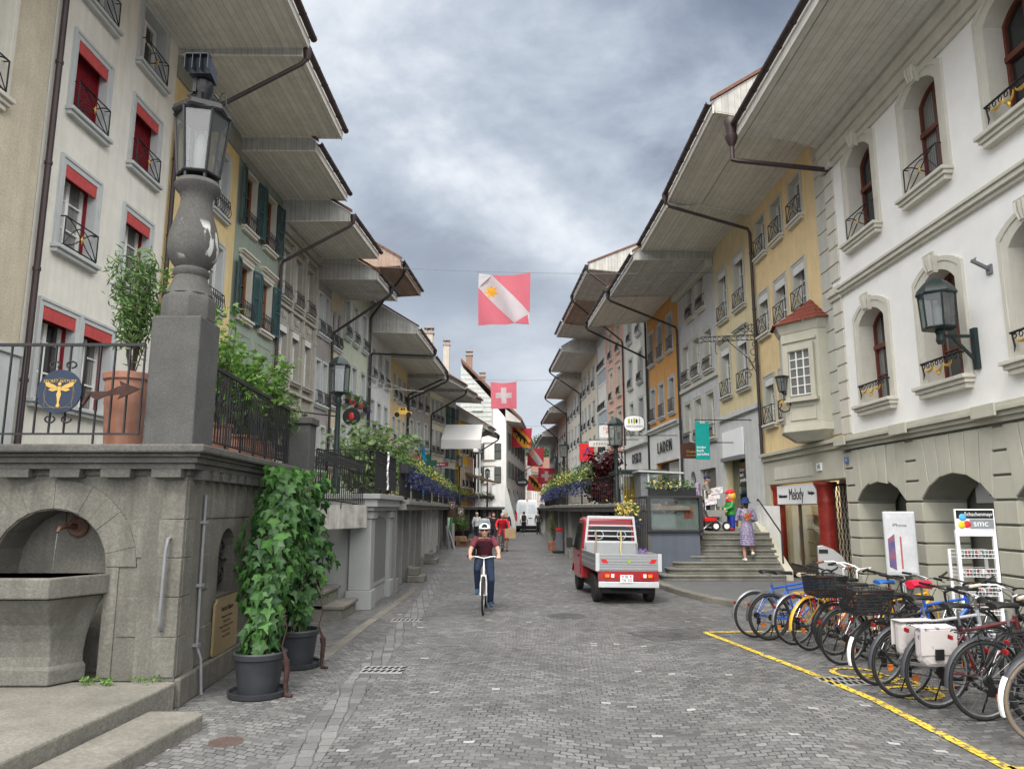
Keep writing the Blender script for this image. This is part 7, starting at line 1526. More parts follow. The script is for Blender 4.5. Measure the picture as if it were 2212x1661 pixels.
# ------------------------------------------------------------------ people
SKIN=mk('skin',(.50,.29,.21),.55,.08,12,spec=.35); SKIN2=mk('skin_tan',(.40,.22,.15),.55,.08,12,spec=.35)
def V3(*a): return Vector(a)
def chain(m,pts):         # pts: (pos, (rx,ry,rz)) interpolated ellipsoids
    for (p,r),(q,s) in zip(pts,pts[1:]):
        p,q=Vector(p),Vector(q); n=max(2,int((q-p).length/.05))
        for i in range(n+1): k=i/n; c=p.lerp(q,k); rr=[a+(b-a)*k for a,b in zip(r,s)]; m.ball(c,rr,12,8)
def soft(o,vox,it=2):
    r=o.modifiers.new('remesh','REMESH'); r.mode='VOXEL'; r.voxel_size=vox; r.use_smooth_shade=True
    s=o.modifiers.new('smooth','SMOOTH'); s.iterations=it; s.factor=.5
    return o
def person(label,loc,rz,J,top=(.3,.05,.06),legs=(.02,.025,.04),shoe=(.02,.02,.02),skin=None,sleeve=.35,leglen=1.0,hair=None,hat=None,dress=None,vox=.014,face=True,group=None,hairlen=0,scale=1,glasses=False,jacket=None,grip=True,look=(0,-1,0)):
    skin=skin or SKIN; t=thing('person',label,'person',loc,rz,group); t.scale=(scale,)*3
    g=lambda k:Vector(J[k]); m=MB(); up=V3(0,0,1)
    pel,che,nek,hd=g('pel'),g('che'),g('nek'),g('head'); f=Vector(look).normalized(); s_=f.cross(up).normalized()
    chain(m,[(pel,(.15,.105,.11)),(pel.lerp(che,.5),(.135,.095,.1)),(che,(.165,.11,.12)),(nek-up*.06,(.13,.085,.06))])
    m.limb([nek-up*.05,hd-up*.05],[.06,.052])
    m.ball(hd,(.075,.075,.105),14,10); m.ball(hd-f*.025+up*.02,(.077,.08,.09),14,10); m.ball(hd+f*.035-up*.055,(.05,.05,.055),12,8); m.ball(hd+f*.075-up*.085,(.022,.022,.02),8,6)
    m.limb([hd+f*.075+up*.015,hd+f*.105-up*.03],[.011,.016],8)
    for s in (-1,1): m.ball(hd+s_*s*.078-f*.01-up*.01,(.014,.02,.032),8,6); m.ball(hd+s_*s*.03+f*.06-up*.025,(.028,.025,.022),8,6)
    for S in 'LR':
        sh,el,wr=g('sh'+S),g('el'+S),g('wr'+S); hp,kn,an,to=g('hip'+S),g('kn'+S),g('an'+S),g('toe'+S)
        m.limb([che.lerp(sh,.6)+up*.02,sh,sh.lerp(el,.45),el,el.lerp(wr,.35),wr],[.07,.058,.05,.042,.043,.028])
        m.limb([pel.lerp(hp,.7),hp,hp.lerp(kn,.5),kn,kn.lerp(an,.35),an],[.10,.09,.075,.056,.056,.036])
        m.limb([an-up*.02,to],[.035,.03])
        hv=(wr-el).normalized(); hdir=Vector(J.get('hd'+S,tuple(hv))).normalized(); sd=hdir.cross(up); sd=sd.normalized() if sd.length>.1 else s_
        pn=hdir.cross(sd).normalized(); c=wr+hdir*.05; m.ball(c,(.034,.034,.034),10,8); m.ball(c+hdir*.028,(.034,.03,.028),10,8)
        sg=1 if S=='L' else -1
        for i in range(4):
            b=c+hdir*.045+sd*(i-1.5)*.019; l=(.072,.082,.078,.062)[i]; cu=(.055 if grip else .018)
            m.limb([b,b+hdir*l*.5-pn*-cu*.3,b+hdir*l*(.55 if grip else .95)+pn*cu],[.0095,.009,.0075],6)
        m.limb([c-sd*.028,c-sd*.048+hdir*.03+pn*.012,c-sd*.04+hdir*.06+pn*.022],[.011,.010,.0085],6)
    soft(m.build('body',skin,t),vox)
    cm=lambda n,c:flat('cloth_'+n+str(tuple(round(x,3) for x in c)),c,.88,var=.14,scale=9) if isinstance(c,tuple) else c
    # top
    m=MB(); e=.016
    chain(m,[(pel+up*(.02 if dress is None else .02),(.165+e*.3,.12,.08)),(pel.lerp(che,.5),(.152,.112,.1)),(che,(.178+e*.4,.125,.12)),(nek-up*.065,(.14,.10,.055))])
    for S in 'LR':
        sh,el,wr=g('sh'+S),g('el'+S),g('wr'+S); P=[che.lerp(sh,.6)+up*.02,sh]; r=[.072,.064]
        if sleeve<=.5: P.append(sh.lerp(el,sleeve*2)); r.append(.06)
        else: P+=[sh.lerp(el,.5),el,el.lerp(wr,(sleeve-.5)*2)]; r+=[.06,.053,.043]
        m.limb(P,r)
    soft(m.build('jacket' if jacket else 'shirt',cm('top',top),t),vox)
    if dress:
        m=MB(); b=Vector(dress); chain(m,[(pel+up*.05,(.17,.125,.09)),(pel-up*.1,(.20,.16,.1)),(b,(.235,.19,.05))]); soft(m.build('dress_skirt',cm('top',top),t),vox)
    else:
        m=MB(); chain(m,[(pel+up*.03,(.16,.115,.06)),(pel-up*.05,(.165,.12,.08))])
        for S in 'LR':
            hp,kn,an=g('hip'+S),g('kn'+S),g('an'+S); P=[pel.lerp(hp,.7),hp]; r=[.11,.10]
            if leglen<=.5: P.append(hp.lerp(kn,leglen*2)); r.append(.09)
            else: P+=[hp.lerp(kn,.5),kn,kn.lerp(an,(leglen-.5)*2*.97)]; r+=[.088,.072,.060]
            m.limb(P,r)
        soft(m.build('trousers' if leglen>.6 else 'shorts',cm('leg',legs),t),vox)
    for S in 'LR':
        an,to=g('an'+S),g('toe'+S); d=(to-an); d.z=0; d=d.normalized() if d.length>.01 else f; m=MB(); m.limb([an-up*.03-d*.045,an-up*.035+d*.03,to+up*.0],[.045,.045,.036]); soft(m.build('shoe',cm('shoe',shoe),t),.012)
    if hair:
        m=MB(); m.ball(hd-f*.022+up*.035,(.085,.088,.088),14,10); 
        if hairlen: m.limb([hd-f*.05,hd-f*.06-up*hairlen],[.075,.06])
        soft(m.build('hair',cm('hair',hair),t),.012,1)
    if hat:
        kind,c=hat; m=MB()
        if kind=='helmet':
            for k in range(9):
                a=-.08+.02*k
                m.tube([hd-f*.02+up*.045+s_*(.098*math.cos(q)*math.sqrt(max(0,1-(a/.11)**2)))-f*a*1.25+up*.088*math.sin(q) for q in [math.pi*i/12 for i in range(13)]],.0125 if k%2==0 else .004,6)
            m.tube([hd-f*.02+up*.045+s_*.098*math.cos(q)-f*.145*math.sin(q) for q in [2*math.pi*i/24 for i in range(24)]],.014,6,closed=True)
            m.build('helmet',WHITE,t,smooth=60); k=MB(); k.ball(hd-f*.02+up*.04,(.088,.118,.085),14,10); k.build('helmet_shell',BLACK,t,smooth=60)
        elif kind=='cap':
            m.ball(hd-f*.015+up*.045,(.088,.1,.075),14,8); m.hexa([hd+f*.07-s_*.07+up*.055,hd+f*.07+s_*.07+up*.055,hd+f*.17+s_*.05+up*.04,hd+f*.17-s_*.05+up*.04,hd+f*.07-s_*.07+up*.065,hd+f*.07+s_*.07+up*.065,hd+f*.17+s_*.05+up*.05,hd+f*.17-s_*.05+up*.05]); m.build('cap',cm('cap',c),t,smooth=50)
        else:
            m.lathe([(.155,-.03),(.15,-.02),(.10,.03),(.098,.09),(.08,.125),(0,.14)],(hd.x-f.x*.01,hd.y-f.y*.01,hd.z+.02),20); m.build('hat',cm('cap',c),t,smooth=50)
    if face and look[1]<.2:
        for s in (-1,1):
            if not glasses: MB().ball(hd+s_*s*.03+f*.078+up*.012,(.011,.008,.008),8,6).build('eye',flat('eye_dark',(.03,.02,.015),.3),t)
        MB().limb([hd+f*.088-up*.062-s_*.022,hd+f*.094-up*.06,hd+f*.088-up*.062+s_*.022],[.005,.006,.005],6).build('mouth',flat('lips',(.30,.10,.08),.5),t)
        if glasses:
            m=MB()
            for s in (-1,1): m.ball(hd+s_*s*.034+f*.088+up*.012,(.032,.012,.02),10,8); m.tube([hd+s_*s*.062+f*.08+up*.016,hd+s_*s*.082+up*.01],.004,4)
            m.build('sunglasses',flat('dark_lens',(.01,.008,.008),.1),t)
    return t
def stand(h=1.75,step=0,arm=.06,lean=0):
    J=dict(pel=(0,0,.95),che=(0,lean*.5,1.28),nek=(0,lean,1.47),head=(0,lean*1.2-.015,1.62))
    for S,s in (('L',1),('R',-1)):
        d=step*s
        J.update({'sh'+S:(s*.185,lean,1.42),'el'+S:(s*(.2+arm),lean+.03+d*.12,1.14),'wr'+S:(s*(.2+arm),lean-.07+d*.22,.90),'hip'+S:(s*.09,0,.91),'kn'+S:(s*.10,-.03-d*.16,.50),'an'+S:(s*.10,.02-d*.32,.085+(0.05 if d<0 else 0)),'toe'+S:(s*.115,-.13-d*.32,.03+(.0 if d<0 else 0))})
    return J
# the front cyclist
JB=dict(pel=(0,.27,1.0),che=(0,.06,1.24),nek=(0,-.08,1.385),head=(0,-.17,1.50),
 shL=(.168,-.05,1.335),elL=(.262,-.15,1.14),wrL=(.275,-.25,1.055),hdL=(-.15,-.9,-.25),shR=(-.168,-.05,1.335),elR=(-.262,-.15,1.14),wrR=(-.275,-.25,1.055),hdR=(.15,-.9,-.25),
 hipL=(.09,.23,.96),knL=(.13,-.10,.58),anL=(.12,.09,.165),toeL=(.13,-.07,.11),hipR=(-.09,.23,.96),knR=(-.135,-.20,.79),anR=(-.12,-.02,.42),toeR=(-.14,-.17,.345))
person('cyclist in maroon polo shirt, white helmet and sunglasses riding towards the camera',(-.53,14.57,0),R(2),JB,top=(.125,.03,.045),legs=(.018,.03,.06),shoe=(.035,.08,.15),sleeve=.30,vox=.0105,glasses=True,hat=('helmet',None),hair=(.10,.09,.08))
bike('white bicycle ridden towards the camera by the man with the helmet',-.51,15.10,R(-91),(.62,.62,.62),R_=.345,fend=None,bar='flat',barm=WHITE,lean=0,stand=False,group=None,sh=.90,refl=False,fork=paint((.66,.66,.66)))
o=[p for p in bpy.data.objects if p.name.startswith('person')][-1]
m=MB(); m.tube([(-.16,.06,1.18),(-.08,-.08,1.20),(.02,-.10,1.27),(.12,-.07,1.385),(.14,.02,1.40),(.08,.14,1.30)],.022,6); t=thing('shoulder_bag','dark shoulder bag slung across the helmeted cyclist','bag',(-.53,14.57,0),R(2)); m.build('strap',BLACK,t,smooth=50); MB().box(-.27,-.17,.02,.22,.98,1.2).build('bag',flat('bag_black',(.02,.02,.022),.8),t,bev=.03)
m=MB(); m.tube([(-.07,-.12,1.40),(0,-.155,1.37),(.07,-.12,1.40),(.05,-.02,1.43),(-.05,-.02,1.43)],.018,6,closed=True); m.build('collar',flat('collar_blue',(.03,.04,.07),.9),o,smooth=50)
# red jacket cyclist
JR=dict(JB); JR.update(knR=(-.17,-.16,.74),anR=(-.15,.05,.38),toeR=(-.15,-.1,.32),hipL=(.10,.23,.93),knL=(.2,.08,.5),anL=(.22,.12,.09),toeL=(.23,-.03,.035),che=(0,.13,1.30),nek=(0,.06,1.47),head=(0,0,1.61),shL=(.19,.07,1.42),shR=(-.19,.07,1.42),elL=(.30,-.04,1.2),elR=(-.30,-.04,1.2))
person('grey haired rider in red jacket and red shorts on a bicycle behind the front cyclist',(-.44,34.7,0),R(4),JR,top=(.52,.02,.03),legs=(.34,.02,.03),shoe=(.06,.05,.04),sleeve=.95,leglen=.42,hair=(.45,.43,.40),vox=.016,jacket=1,skin=SKIN2)
bike('dark bicycle ridden by the person in the red jacket',-.42,35.23,R(-92),BK,fend=BLACK,bar='flat',lean=0,stand=False,group=None,refl=False)
t=thing('paper_bag','brown paper shopping bag hanging from the red jacketed rider hand','bag',(-.08,34.3,.62)); MB().hexa([(-.24,-.06,0),(.24,-.06,0),(.24,.06,0),(-.24,.06,0),(-.25,-.07,.42),(.25,-.07,.42),(.25,.07,.42),(-.25,.07,.42)]).build('bag',flat('kraft_paper',(.36,.25,.14),.85),t); MB().tube([(-.1,0,.42),(-.09,0,.55),(.09,0,.55),(.1,0,.42)],.006,4).build('handle',TWIG,t)
person('man in open black jacket walking behind the cyclist',(-.95,38.9,0),R(-6),stand(step=.7),top=(.018,.018,.022),legs=(.018,.02,.028),shoe=(.02,.02,.02),sleeve=.97,hair=(.10,.06,.04),vox=.018,jacket=1,grip=False)
t=person('dark haired pedestrian seen from behind in a pale teal top',(-1.36,37.5,0),R(180),stand(step=.3),top=(.36,.43,.45),legs=(.03,.05,.10),sleeve=.5,hair=(.02,.016,.014),hairlen=.2,vox=.018,face=False,grip=False,scale=.97)
t=thing('backpack','pale backpack on the dark haired pedestrian behind the cyclist','backpack',(-1.36,37.36,1.08)); MB().box(-.15,.15,-.1,.06,0,.38).build('bag',flat('pale_backpack',(.42,.45,.46),.85),t,bev=.05); MB().box(-.1,.1,-.13,-.1,.06,.22).build('pocket',flat('teal_pocket',(.10,.20,.24),.85),t,bev=.02)
person('grey haired pedestrian in white shirt and dark vest on the left',(-2.0,43.0,0),R(150),stand(step=.2),top=(.55,.56,.58),legs=(.03,.035,.05),sleeve=.95,hair=(.42,.40,.36),vox=.02,face=False,grip=False)
person('pedestrian with dark cap half hidden behind the man in the black jacket',(-1.35,45.5,0),R(0),stand(step=.3),top=(.05,.05,.06),legs=(.03,.03,.03),sleeve=.95,hair=(.03,.03,.03),hat=('cap',(.03,.03,.035)),vox=.02,grip=False)
person('blond pedestrian in dark clothes behind the rider in red',(-.35,46.5,0),R(170),stand(step=.4),top=(.03,.03,.035),legs=(.03,.03,.04),sleeve=.95,hair=(.45,.33,.18),hairlen=.16,vox=.02,face=False,grip=False)
person('person in white shirt and black trousers walking behind the van',(.9,57.4,0),R(178),stand(step=.25),top=(.66,.67,.68),legs=(.014,.014,.016),shoe=(.6,.6,.6),sleeve=.45,hair=(.015,.013,.012),vox=.02,face=False,grip=False,skin=SKIN2)
t=thing('backpack','small black backpack on the person behind the van','backpack',(.9,57.24,1.08)); MB().box(-.17,.17,-.12,.06,-.05,.4).build('bag',BLACK,t,bev=.06); MB().box(-.12,.12,-.15,-.12,.02,.2).build('pocket',BLACK,t,bev=.02)
person('pedestrian with pale backpack in the shade by the far right shop fronts',(2.05,58.5,0),R(185),stand(step=.3),top=(.05,.05,.055),legs=(.02,.02,.025),sleeve=.95,hair=(.03,.025,.02),vox=.02,face=False,grip=False)
# man with backpack on the landing, facing right
JM=stand(); JM.update(elL=(.26,-.10,1.16),wrL=(.12,-.30,1.30),hdL=(-.5,-.5,.6),elR=(-.26,-.08,1.15),wrR=(-.12,-.30,1.28),hdR=(.5,-.5,.6),head=(0,-.05,1.60))
person('man in khaki shirt, navy shorts and cap standing on the landing',(5.95,22.95,1.262),R(78),JM,top=(.20,.185,.155),legs=(.015,.022,.05),shoe=(.03,.025,.02),sleeve=.95,leglen=.46,hat=('cap',(.015,.025,.07)),hair=(.03,.02,.02),vox=.0125,scale=.97,skin=SKIN2)
t=thing('backpack','patterned violet and grey backpack on the man with the navy cap','backpack',(5.79,22.98,2.28),R(78)); MB().box(-.15,.15,.0,.2,0,.42).build('bag',photo([(.05,.04,.07),(.22,.17,.27),(.45,.36,.42)],'violet_pattern',14),t,bev=.05); MB().box(-.11,.11,.2,.25,.04,.2).build('pocket',MATS['violet_pattern'],t,bev=.02)
# woman on the steps
JW=stand(); JW.update(anL=(.10,.04,.085),toeL=(.11,-.10,.04),knL=(.10,-.05,.50),knR=(-.10,-.14,.56),anR=(-.10,.10,.26),toeR=(-.11,.02,.17),elL=(.27,-.02,1.15),wrL=(.20,-.20,1.05),elR=(-.27,.02,1.15),wrR=(-.20,-.18,1.1))
JW['hipL'],JW['hipR']=(.08,0,.9),(-.08,0,.9)
LIL=photo([(.09,.08,.15),(.20,.17,.27),(.34,.30,.40)],'lilac_print',26)
t=person('woman in lilac print dress and blue bucket hat climbing the curved steps',(6.28,20.18,.535),R(182),JW,top=LIL,shoe=(.62,.62,.6),sleeve=.9,hair=(.025,.02,.02),hairlen=.1,hat=('bucket',(.012,.03,.11)),dress=(0,.02,.46),vox=.0125,face=False,scale=.95,skin=SKIN2)
m=MB(); random.seed(4)
for i in range(60): a=random.uniform(0,6.3); r=.11*math.sqrt(random.random()); m.ball((r*math.cos(a),.118+random.uniform(0,.01),1.24+r*math.sin(a)*1.1),(.02,.008,.02),6,4); m.c=random.choice((0,1,2,0))
m.build('flower_patch',[flat('patch_red',(.5,.03,.03),.8),flat('patch_green',(.05,.2,.06),.8),flat('patch_orange',(.6,.25,.06),.8)],t)
# painted wooden child figure with cart
t=thing('shop_figure','painted shop figure of a child in red cap and green coat','figure',(6.62,22.75,1.262),R(-80)); m=MB(); JF=stand()
GC=flat('figure_green',(.03,.22,.05),.35); YC=flat('figure_yellow',(.7,.5,.04),.35); RC=flat('figure_red',(.6,.02,.02),.35); BC=flat('figure_blue',(.02,.04,.3),.35); FC=flat('figure_face',(.66,.36,.22),.35)
m=MB(); chain(m,[((0,0,.5),(.19,.17,.1)),((0,0,.75),(.15,.14,.1)),((0,0,.88),(.11,.1,.06))]); 
for s in (-1,1): m.limb([(s*.14,0,.85),(s*.19,-.06,.70),(s*.15,-.22,.64)],[.06,.06,.05])
soft(m.build('coat',GC,t),.014); m=MB(); m.ball((0,0,1.05),(.13,.13,.14)); m.ball((0,-.13,1.04),.025); m.ball((0,-.1,.97),(.06,.05,.04)); 
for s in (-1,1): m.ball((s*.15,-.25,.64),.045)
soft(m.build('head',FC,t),.014); m=MB(); m.ball((0,.05,1.05),(.15,.12,.15)); m.build('hair',YC,t,smooth=60); m=MB(); m.ball((0,.02,1.15),(.145,.14,.09)); m.box(-.1,.1,-.2,-.1,1.12,1.14); m.build('cap',RC,t,smooth=60)
for s in (-1,1): q=MB(); q.limb([(s*.08,0,.45),(s*.09,0,.12)],[.085,.08]); q.build('leg',BC,t,smooth=60); q=MB(); q.ball((s*.09,-.06,.06),(.07,.14,.06)); q.build('shoe',RC,t,smooth=60)
m=MB(); m.tube([(.11*math.cos(a),.1*math.sin(a),.9) for a in [i*math.pi/8 for i in range(16)]],.04,6,closed=True); m.build('scarf',RC,t,smooth=60); MB().box(-.1,.06,-.185,-.15,.5,.6).build('pocket',YC,t,bev=.02)
t=thing('display_cart','small wheeled display cart with red basket and magazines beside the figure','cart',(6.05,22.55,1.262)); 
m=MB(); 
for x,y in ((-.28,0),(.18,0)):
    pass
m.tube([(-.35,0,.04),(.25,0,.55),(.42,0,.6)],.014,6); m.tube([(.35,0,.1),(-.15,0,.55)],.014,6); m.tube([(-.2,.15,.1),(-.2,.15,1.2),(.1,.15,1.25)],.012,6); m.tube([(.1,.15,.5),(.1,.15,1.25)],.012,6); m.build('frame',WHITE,t,smooth=50)
MB().hexa([(-.2,-.15,.42),(.25,-.15,.42),(.25,.15,.42),(-.2,.15,.42),(-.28,-.2,.62),(.32,-.2,.62),(.32,.2,.62),(-.28,.2,.62)]).build('tray',flat('tray_grey',(.35,.35,.33),.4),t); MB().box(-.3,.05,-.14,.1,.28,.40).build('basket',RC,t,bev=.02)
for x in (.32,.0): 
    m=MB(); m.lathe([(.13,-.03),(.14,0),(.13,.03)],n=22); m.v=[(x+a,-.18+c,.145+b) for a,b,c in m.v]; w_=m.build('wheel',RUBBER,t,smooth=40); m=MB(); m.lathe([(.08,-.035),(.085,.035)],n=18); m.v=[(x+a,-.18+c,.145+b) for a,b,c in m.v]; m.build('hub',WHITE,w_)
for i in range(3): MB().hexa([(-.22+.1*i,.08,.75+.16*i),(.12+.1*i,.05,.80+.16*i),(.12+.1*i,.07,.80+.16*i),(-.22+.1*i,.1,.75+.16*i),(-.2+.1*i,.12,.95+.16*i),(.14+.1*i,.09,1.0+.16*i),(.14+.1*i,.11,1.0+.16*i),(-.2+.1*i,.14,.95+.16*i)]).build('magazine',photo([(.2,.2,.22),(.6,.6,.6),(.35,.1,.1)],'magazine',8),t)
# ------------------------------------------------------------------ flags on wires
def flag(label,c,w,h,rz,art,amp=.05,seedk=1,tilt=0,faded=False):
    t=thing('flag',label,'flag',c,rz); t.rotation_euler=(0,R(tilt),rz)
    def P(u,v,o=0):
        y=amp*math.sin(u*5+seedk)*(.3+.7*(1-v))+amp*.7*math.sin(u*11+v*5+seedk*2)*(.4+.6*(1-v))
        sag=-.05*h*math.sin(math.pi*u)*(v**2); return ((u-.5)*w*(1-.02*(1-v)),y+o,(v-.5)*h+sag)
    def patch(pts,n=14):       # quad in uv -> fine grid on both sides
        m=MB(); (a,b,c_,d)=[Vector((*p,0)) for p in pts]
        for o in (-.004,.004): m.grid(lambda i,j:P(*(a.lerp(b,i).lerp(d.lerp(c_,i),j))[:2],o),n,n)
        return m
    def poly(pts):
        m=MB()
        for o in (-.007,.007): m.add([P(u,v,o) for u,v in pts],[tuple(range(len(pts)))])
        return m
    m=MB(); m.grid(lambda i,j:P(i,j),24,20)
    FR=clothmat('flag_red_faded',(.74,.20,.25),.6) if faded else clothmat('flag_red',(.60,.06,.085),.5); FW=clothmat('flag_white',(.62,.62,.65),.5); FY=clothmat('flag_yellow',(.80,.42,.05),.4); FB=clothmat('flag_black',(.02,.018,.016),.1)
    m.build('cloth',FR,t,smooth=80,norm=False)
    if art=='star':
        patch([(0,1),(.26,1),(1,.22),(1,0),][0:4] if False else [(0,.72),(.72,0),(1,.22),(.26,1)]).build('white_band',FW,t,smooth=80,norm=False); m=MB()
        for o in (-.0045,.0045):
            m.add([P(0,1,o),P(.26,1,o),P(0,.72,o)],[(0,1,2)]); m.add([P(1,0,o),P(1,.22,o),P(.72,0,o)],[(0,1,2)])
        m.build('white_corner',FW,t,norm=False); s=[]
        for k in range(14): a=math.pi/2+k*math.pi/7; r=.15 if k%2==0 else .075; s.append((.25+r*math.cos(a),.66+r*math.sin(a)))
        poly(s).build('gold_star',FY,t,norm=False)
    elif art=='cross':
        patch([(.19,.40),(.81,.40),(.81,.60),(.19,.60)]).build('white_cross',FW,t,smooth=80,norm=False)
        for a,b in (((.40,.60),(.60,.81)),((.40,.19),(.60,.40))): patch([(a[0],a[1]),(b[0],a[1]),(b[0],b[1]),(a[0],b[1])],8).build('white_cross',FW,t,smooth=80,norm=False)
    else:
        patch([(0,.62),(.62,0),(1,.36),(.36,1)]).build('yellow_band',FY,t,smooth=80,norm=False); m=MB()
        for o in (-.0045,.0045): m.add([P(0,1,o),P(.36,1,o),P(0,.62,o)],[(0,1,2)]); m.add([P(1,0,o),P(1,.36,o),P(.62,0,o)],[(0,1,2)])
        m.build('yellow_corner',FY,t,norm=False)
        bear=[(.08,.80),(.12,.88),(.17,.84),(.22,.90),(.26,.84),(.34,.80),(.46,.70),(.58,.62),(.70,.50),(.80,.36),(.88,.22),(.84,.14),(.78,.16),(.78,.28),(.70,.34),(.70,.20),(.62,.18),(.62,.32),(.56,.42),(.50,.44),(.50,.30),(.42,.28),(.42,.44),(.38,.52),(.32,.54),(.28,.44),(.20,.44),(.24,.54),(.22,.62),(.14,.60),(.10,.66),(.18,.70),(.14,.74)]
        poly(bear).build('bear',FB,t,norm=False); MB().add([P(.14,.67,-.009),P(.20,.655,-.009),P(.19,.64,-.009),P(.13,.65,-.009)],[(0,1,2,3)]).build('bear_tongue',FR,t,norm=False)
    m=MB(); m.tube([P(0,1),(P(0,1)[0]-.06,0,h/2+.12)],.008,4); m.tube([P(1,1),(P(1,1)[0]+.03,0,h/2+.10)],.008,4); m.build('cord',GREYPIPE,t); return t
def wire(label,a,b,sag=.15,r=.008):
    t=thing('overhead_wire',label,'cable',a); a,b=Vector(a),Vector(b); m=MB(); n=20; m.tube([(b-a)*i/n-Vector((0,0,sag*4*(i/n)*(1-i/n))) for i in range(n+1)],r,4); m.build('cable',GREYPIPE,t)
flag('large red and white flag with golden star hanging highest over the street',(-.31,27.7,9.93),2.03,2.05,R(-4),'star',.12,1,1.0,True)
wire('thin wire across the street carrying the flag with the golden star',(-7.7,27.6,11.35),(7.85,27.75,11.0),.2)
flag('red flag with white cross hanging alone, second along the street',(-.62,55,10.35),1.95,2.05,R(2),'cross',.12,2,-1,True)
wire('thin wire carrying the second flag with the white cross',(-4.6,54.9,11.6),(6.4,55.1,11.65),.15,.012)
flag('red and yellow flag with black bear, nearest bear flag',(.95,74,9.0),2.0,2.0,R(-12),'bear',.12,3,4)
wire('thin wire carrying the nearer bear flag',(-.3,74,10.2),(5.6,74.2,10.3),.1,.014)
flag('small red flag with white band and star past the bear flag',(2.75,86,7.9),2.0,2.2,R(-25),'star',.12,4,6)
flag('small red flag with white cross below the far star flag',(4.15,90,5.9),2.0,2.0,R(-8),'cross',.1,5,2)
flag('small farthest flag with black bear low over the van',(3.1,100,5.3),2.1,2.0,R(-20),'bear',.12,6,8)
wire('thin wire carrying the far star flag',(1.2,86,9.1),(5.3,86.2,9.3),.1,.014)
t=thing('flag_pole','slanted flag pole on the gabled white house','pole',(.5,80,5.4)); MB().tube([(0,0,0),(1.7,-.2,1.1)],.04,6).build('pole',BLACK,t)
# ------------------------------------------------------------------ street lamps
def street_lamp(label,x,y,z,h,s=1,bracket=None,pole=True,hh=.56):
    t=thing('street_lamp',label,'street lamp',(x,y,z))
    if pole: m=MB(); m.lathe([(.09*s,0),(.09*s,.5),(.06*s,.55),(.05*s,h-.25),(.07*s,h-.2),(.05*s,h-.1),(.10*s,h-.02),(.06*s,h)],n=12); m.build('pole',LAMPM,t,smooth=40)
    l=lantern(t,h,h+hh*s,.19*s,.21*s,6,LAMPM,cap=.2*s,rot=R(15)); return t
street_lamp('tall dark green street lamp in front of the fig tree on the left terrace',-4.0,16.9,2.1,2.45,1.12)
street_lamp('dark green street lamp by the red maple on the right terrace',3.14,22.4,2.0,1.8,1.12)
street_lamp('street lamp with green lantern next to the closed blue parasol',-4.85,38.5,2.1,2.75,1)
street_lamp('slim street lamp rising before the white awning',-3.35,47.5,2.1,2.5,1)
street_lamp('small street lamp near the gabled white house',-2.05,62,2.1,2.4,1)
street_lamp('street lamp on the right terrace beside the black parasol',3.0,43,2.0,2.9,1.2)
street_lamp('small street lamp farther along the right terrace',3.35,55,2.0,2.6,1)
# wall lamp of the white house
t=street_lamp('black six sided wall lantern on a bracket of the grand white house',7.38,12.45,4.86,.12,1.42,pole=False,hh=.42); m=MB(); m.lathe([(.05,-.16),(.075,-.1),(.06,.0),(.08,.06),(.05,.12)],n=10); m.bar((0,0,-.02),(.61,0,-.02),.045,.05); m.bar((.22,0,-.05),(.60,0,-.48),.04,.045); m.box(.55,.62,-.06,.06,-.6,.12); m.build('bracket',LAMPM,t)
t=thing('flag_bracket','short dark flag holder bracket on the white house wall','bracket',(8,11.9,5.85)); m=MB(); m.bar((0,0,0),(-.3,0,.16),.05,.05); m.box(-.03,0,-.07,.07,-.08,.08); m.tube([(-.22,0,.12),(-.24,0,.2),(-.2,.03,.22)],.012,5); m.build('holder',GREYPIPE,t)
# oriel lamp and iron sign
t=thing('oriel_lantern','old tapered lantern with a crossed hammers ring sign on the oriel','lantern',(7.05,19.05,4.5)); lantern(t,.42,.80,.10,.17,6,IRON,cap=.05); m=MB(); m.bar((-.0,0,.36),(.75,-.05,.36),.03,.05); m.tube([(0,0,.42),(0,0,.36)],.03,6); m.tube([(.62,0,.7),(.62,0,-.45),(.7,0,-.6),(.85,0,-.62)],.025,6)
for i in range(8): m.tube([(.56+.06*math.cos(a),-.02,.25-i*.09+.05*math.sin(a)) for a in [j*math.pi/4 for j in range(8)]],.008,4,closed=True)
m.build('iron_arm',IRON,t,smooth=40); m=MB(); m.tube([(.02+.16*math.cos(a),0,.05+.16*math.sin(a)) for a in [j*math.pi/12 for j in range(24)]],.018,6,closed=True); m.tube([(.02,0,.36),(.02,0,.21)],.012,5); m.build('ring',IRON,t,smooth=40); m=MB(); m.bar((-.08,-.01,-.05),(.11,-.01,.16),.015,.02); m.bar((.12,-.01,-.05),(-.07,-.01,.16),.015,.02); m.bar((-.11,-.01,.11),(-.02,-.01,.19),.03,.04); m.bar((.15,-.01,.11),(.06,-.01,.19),.03,.04); m.build('hammers',GOLD,t)
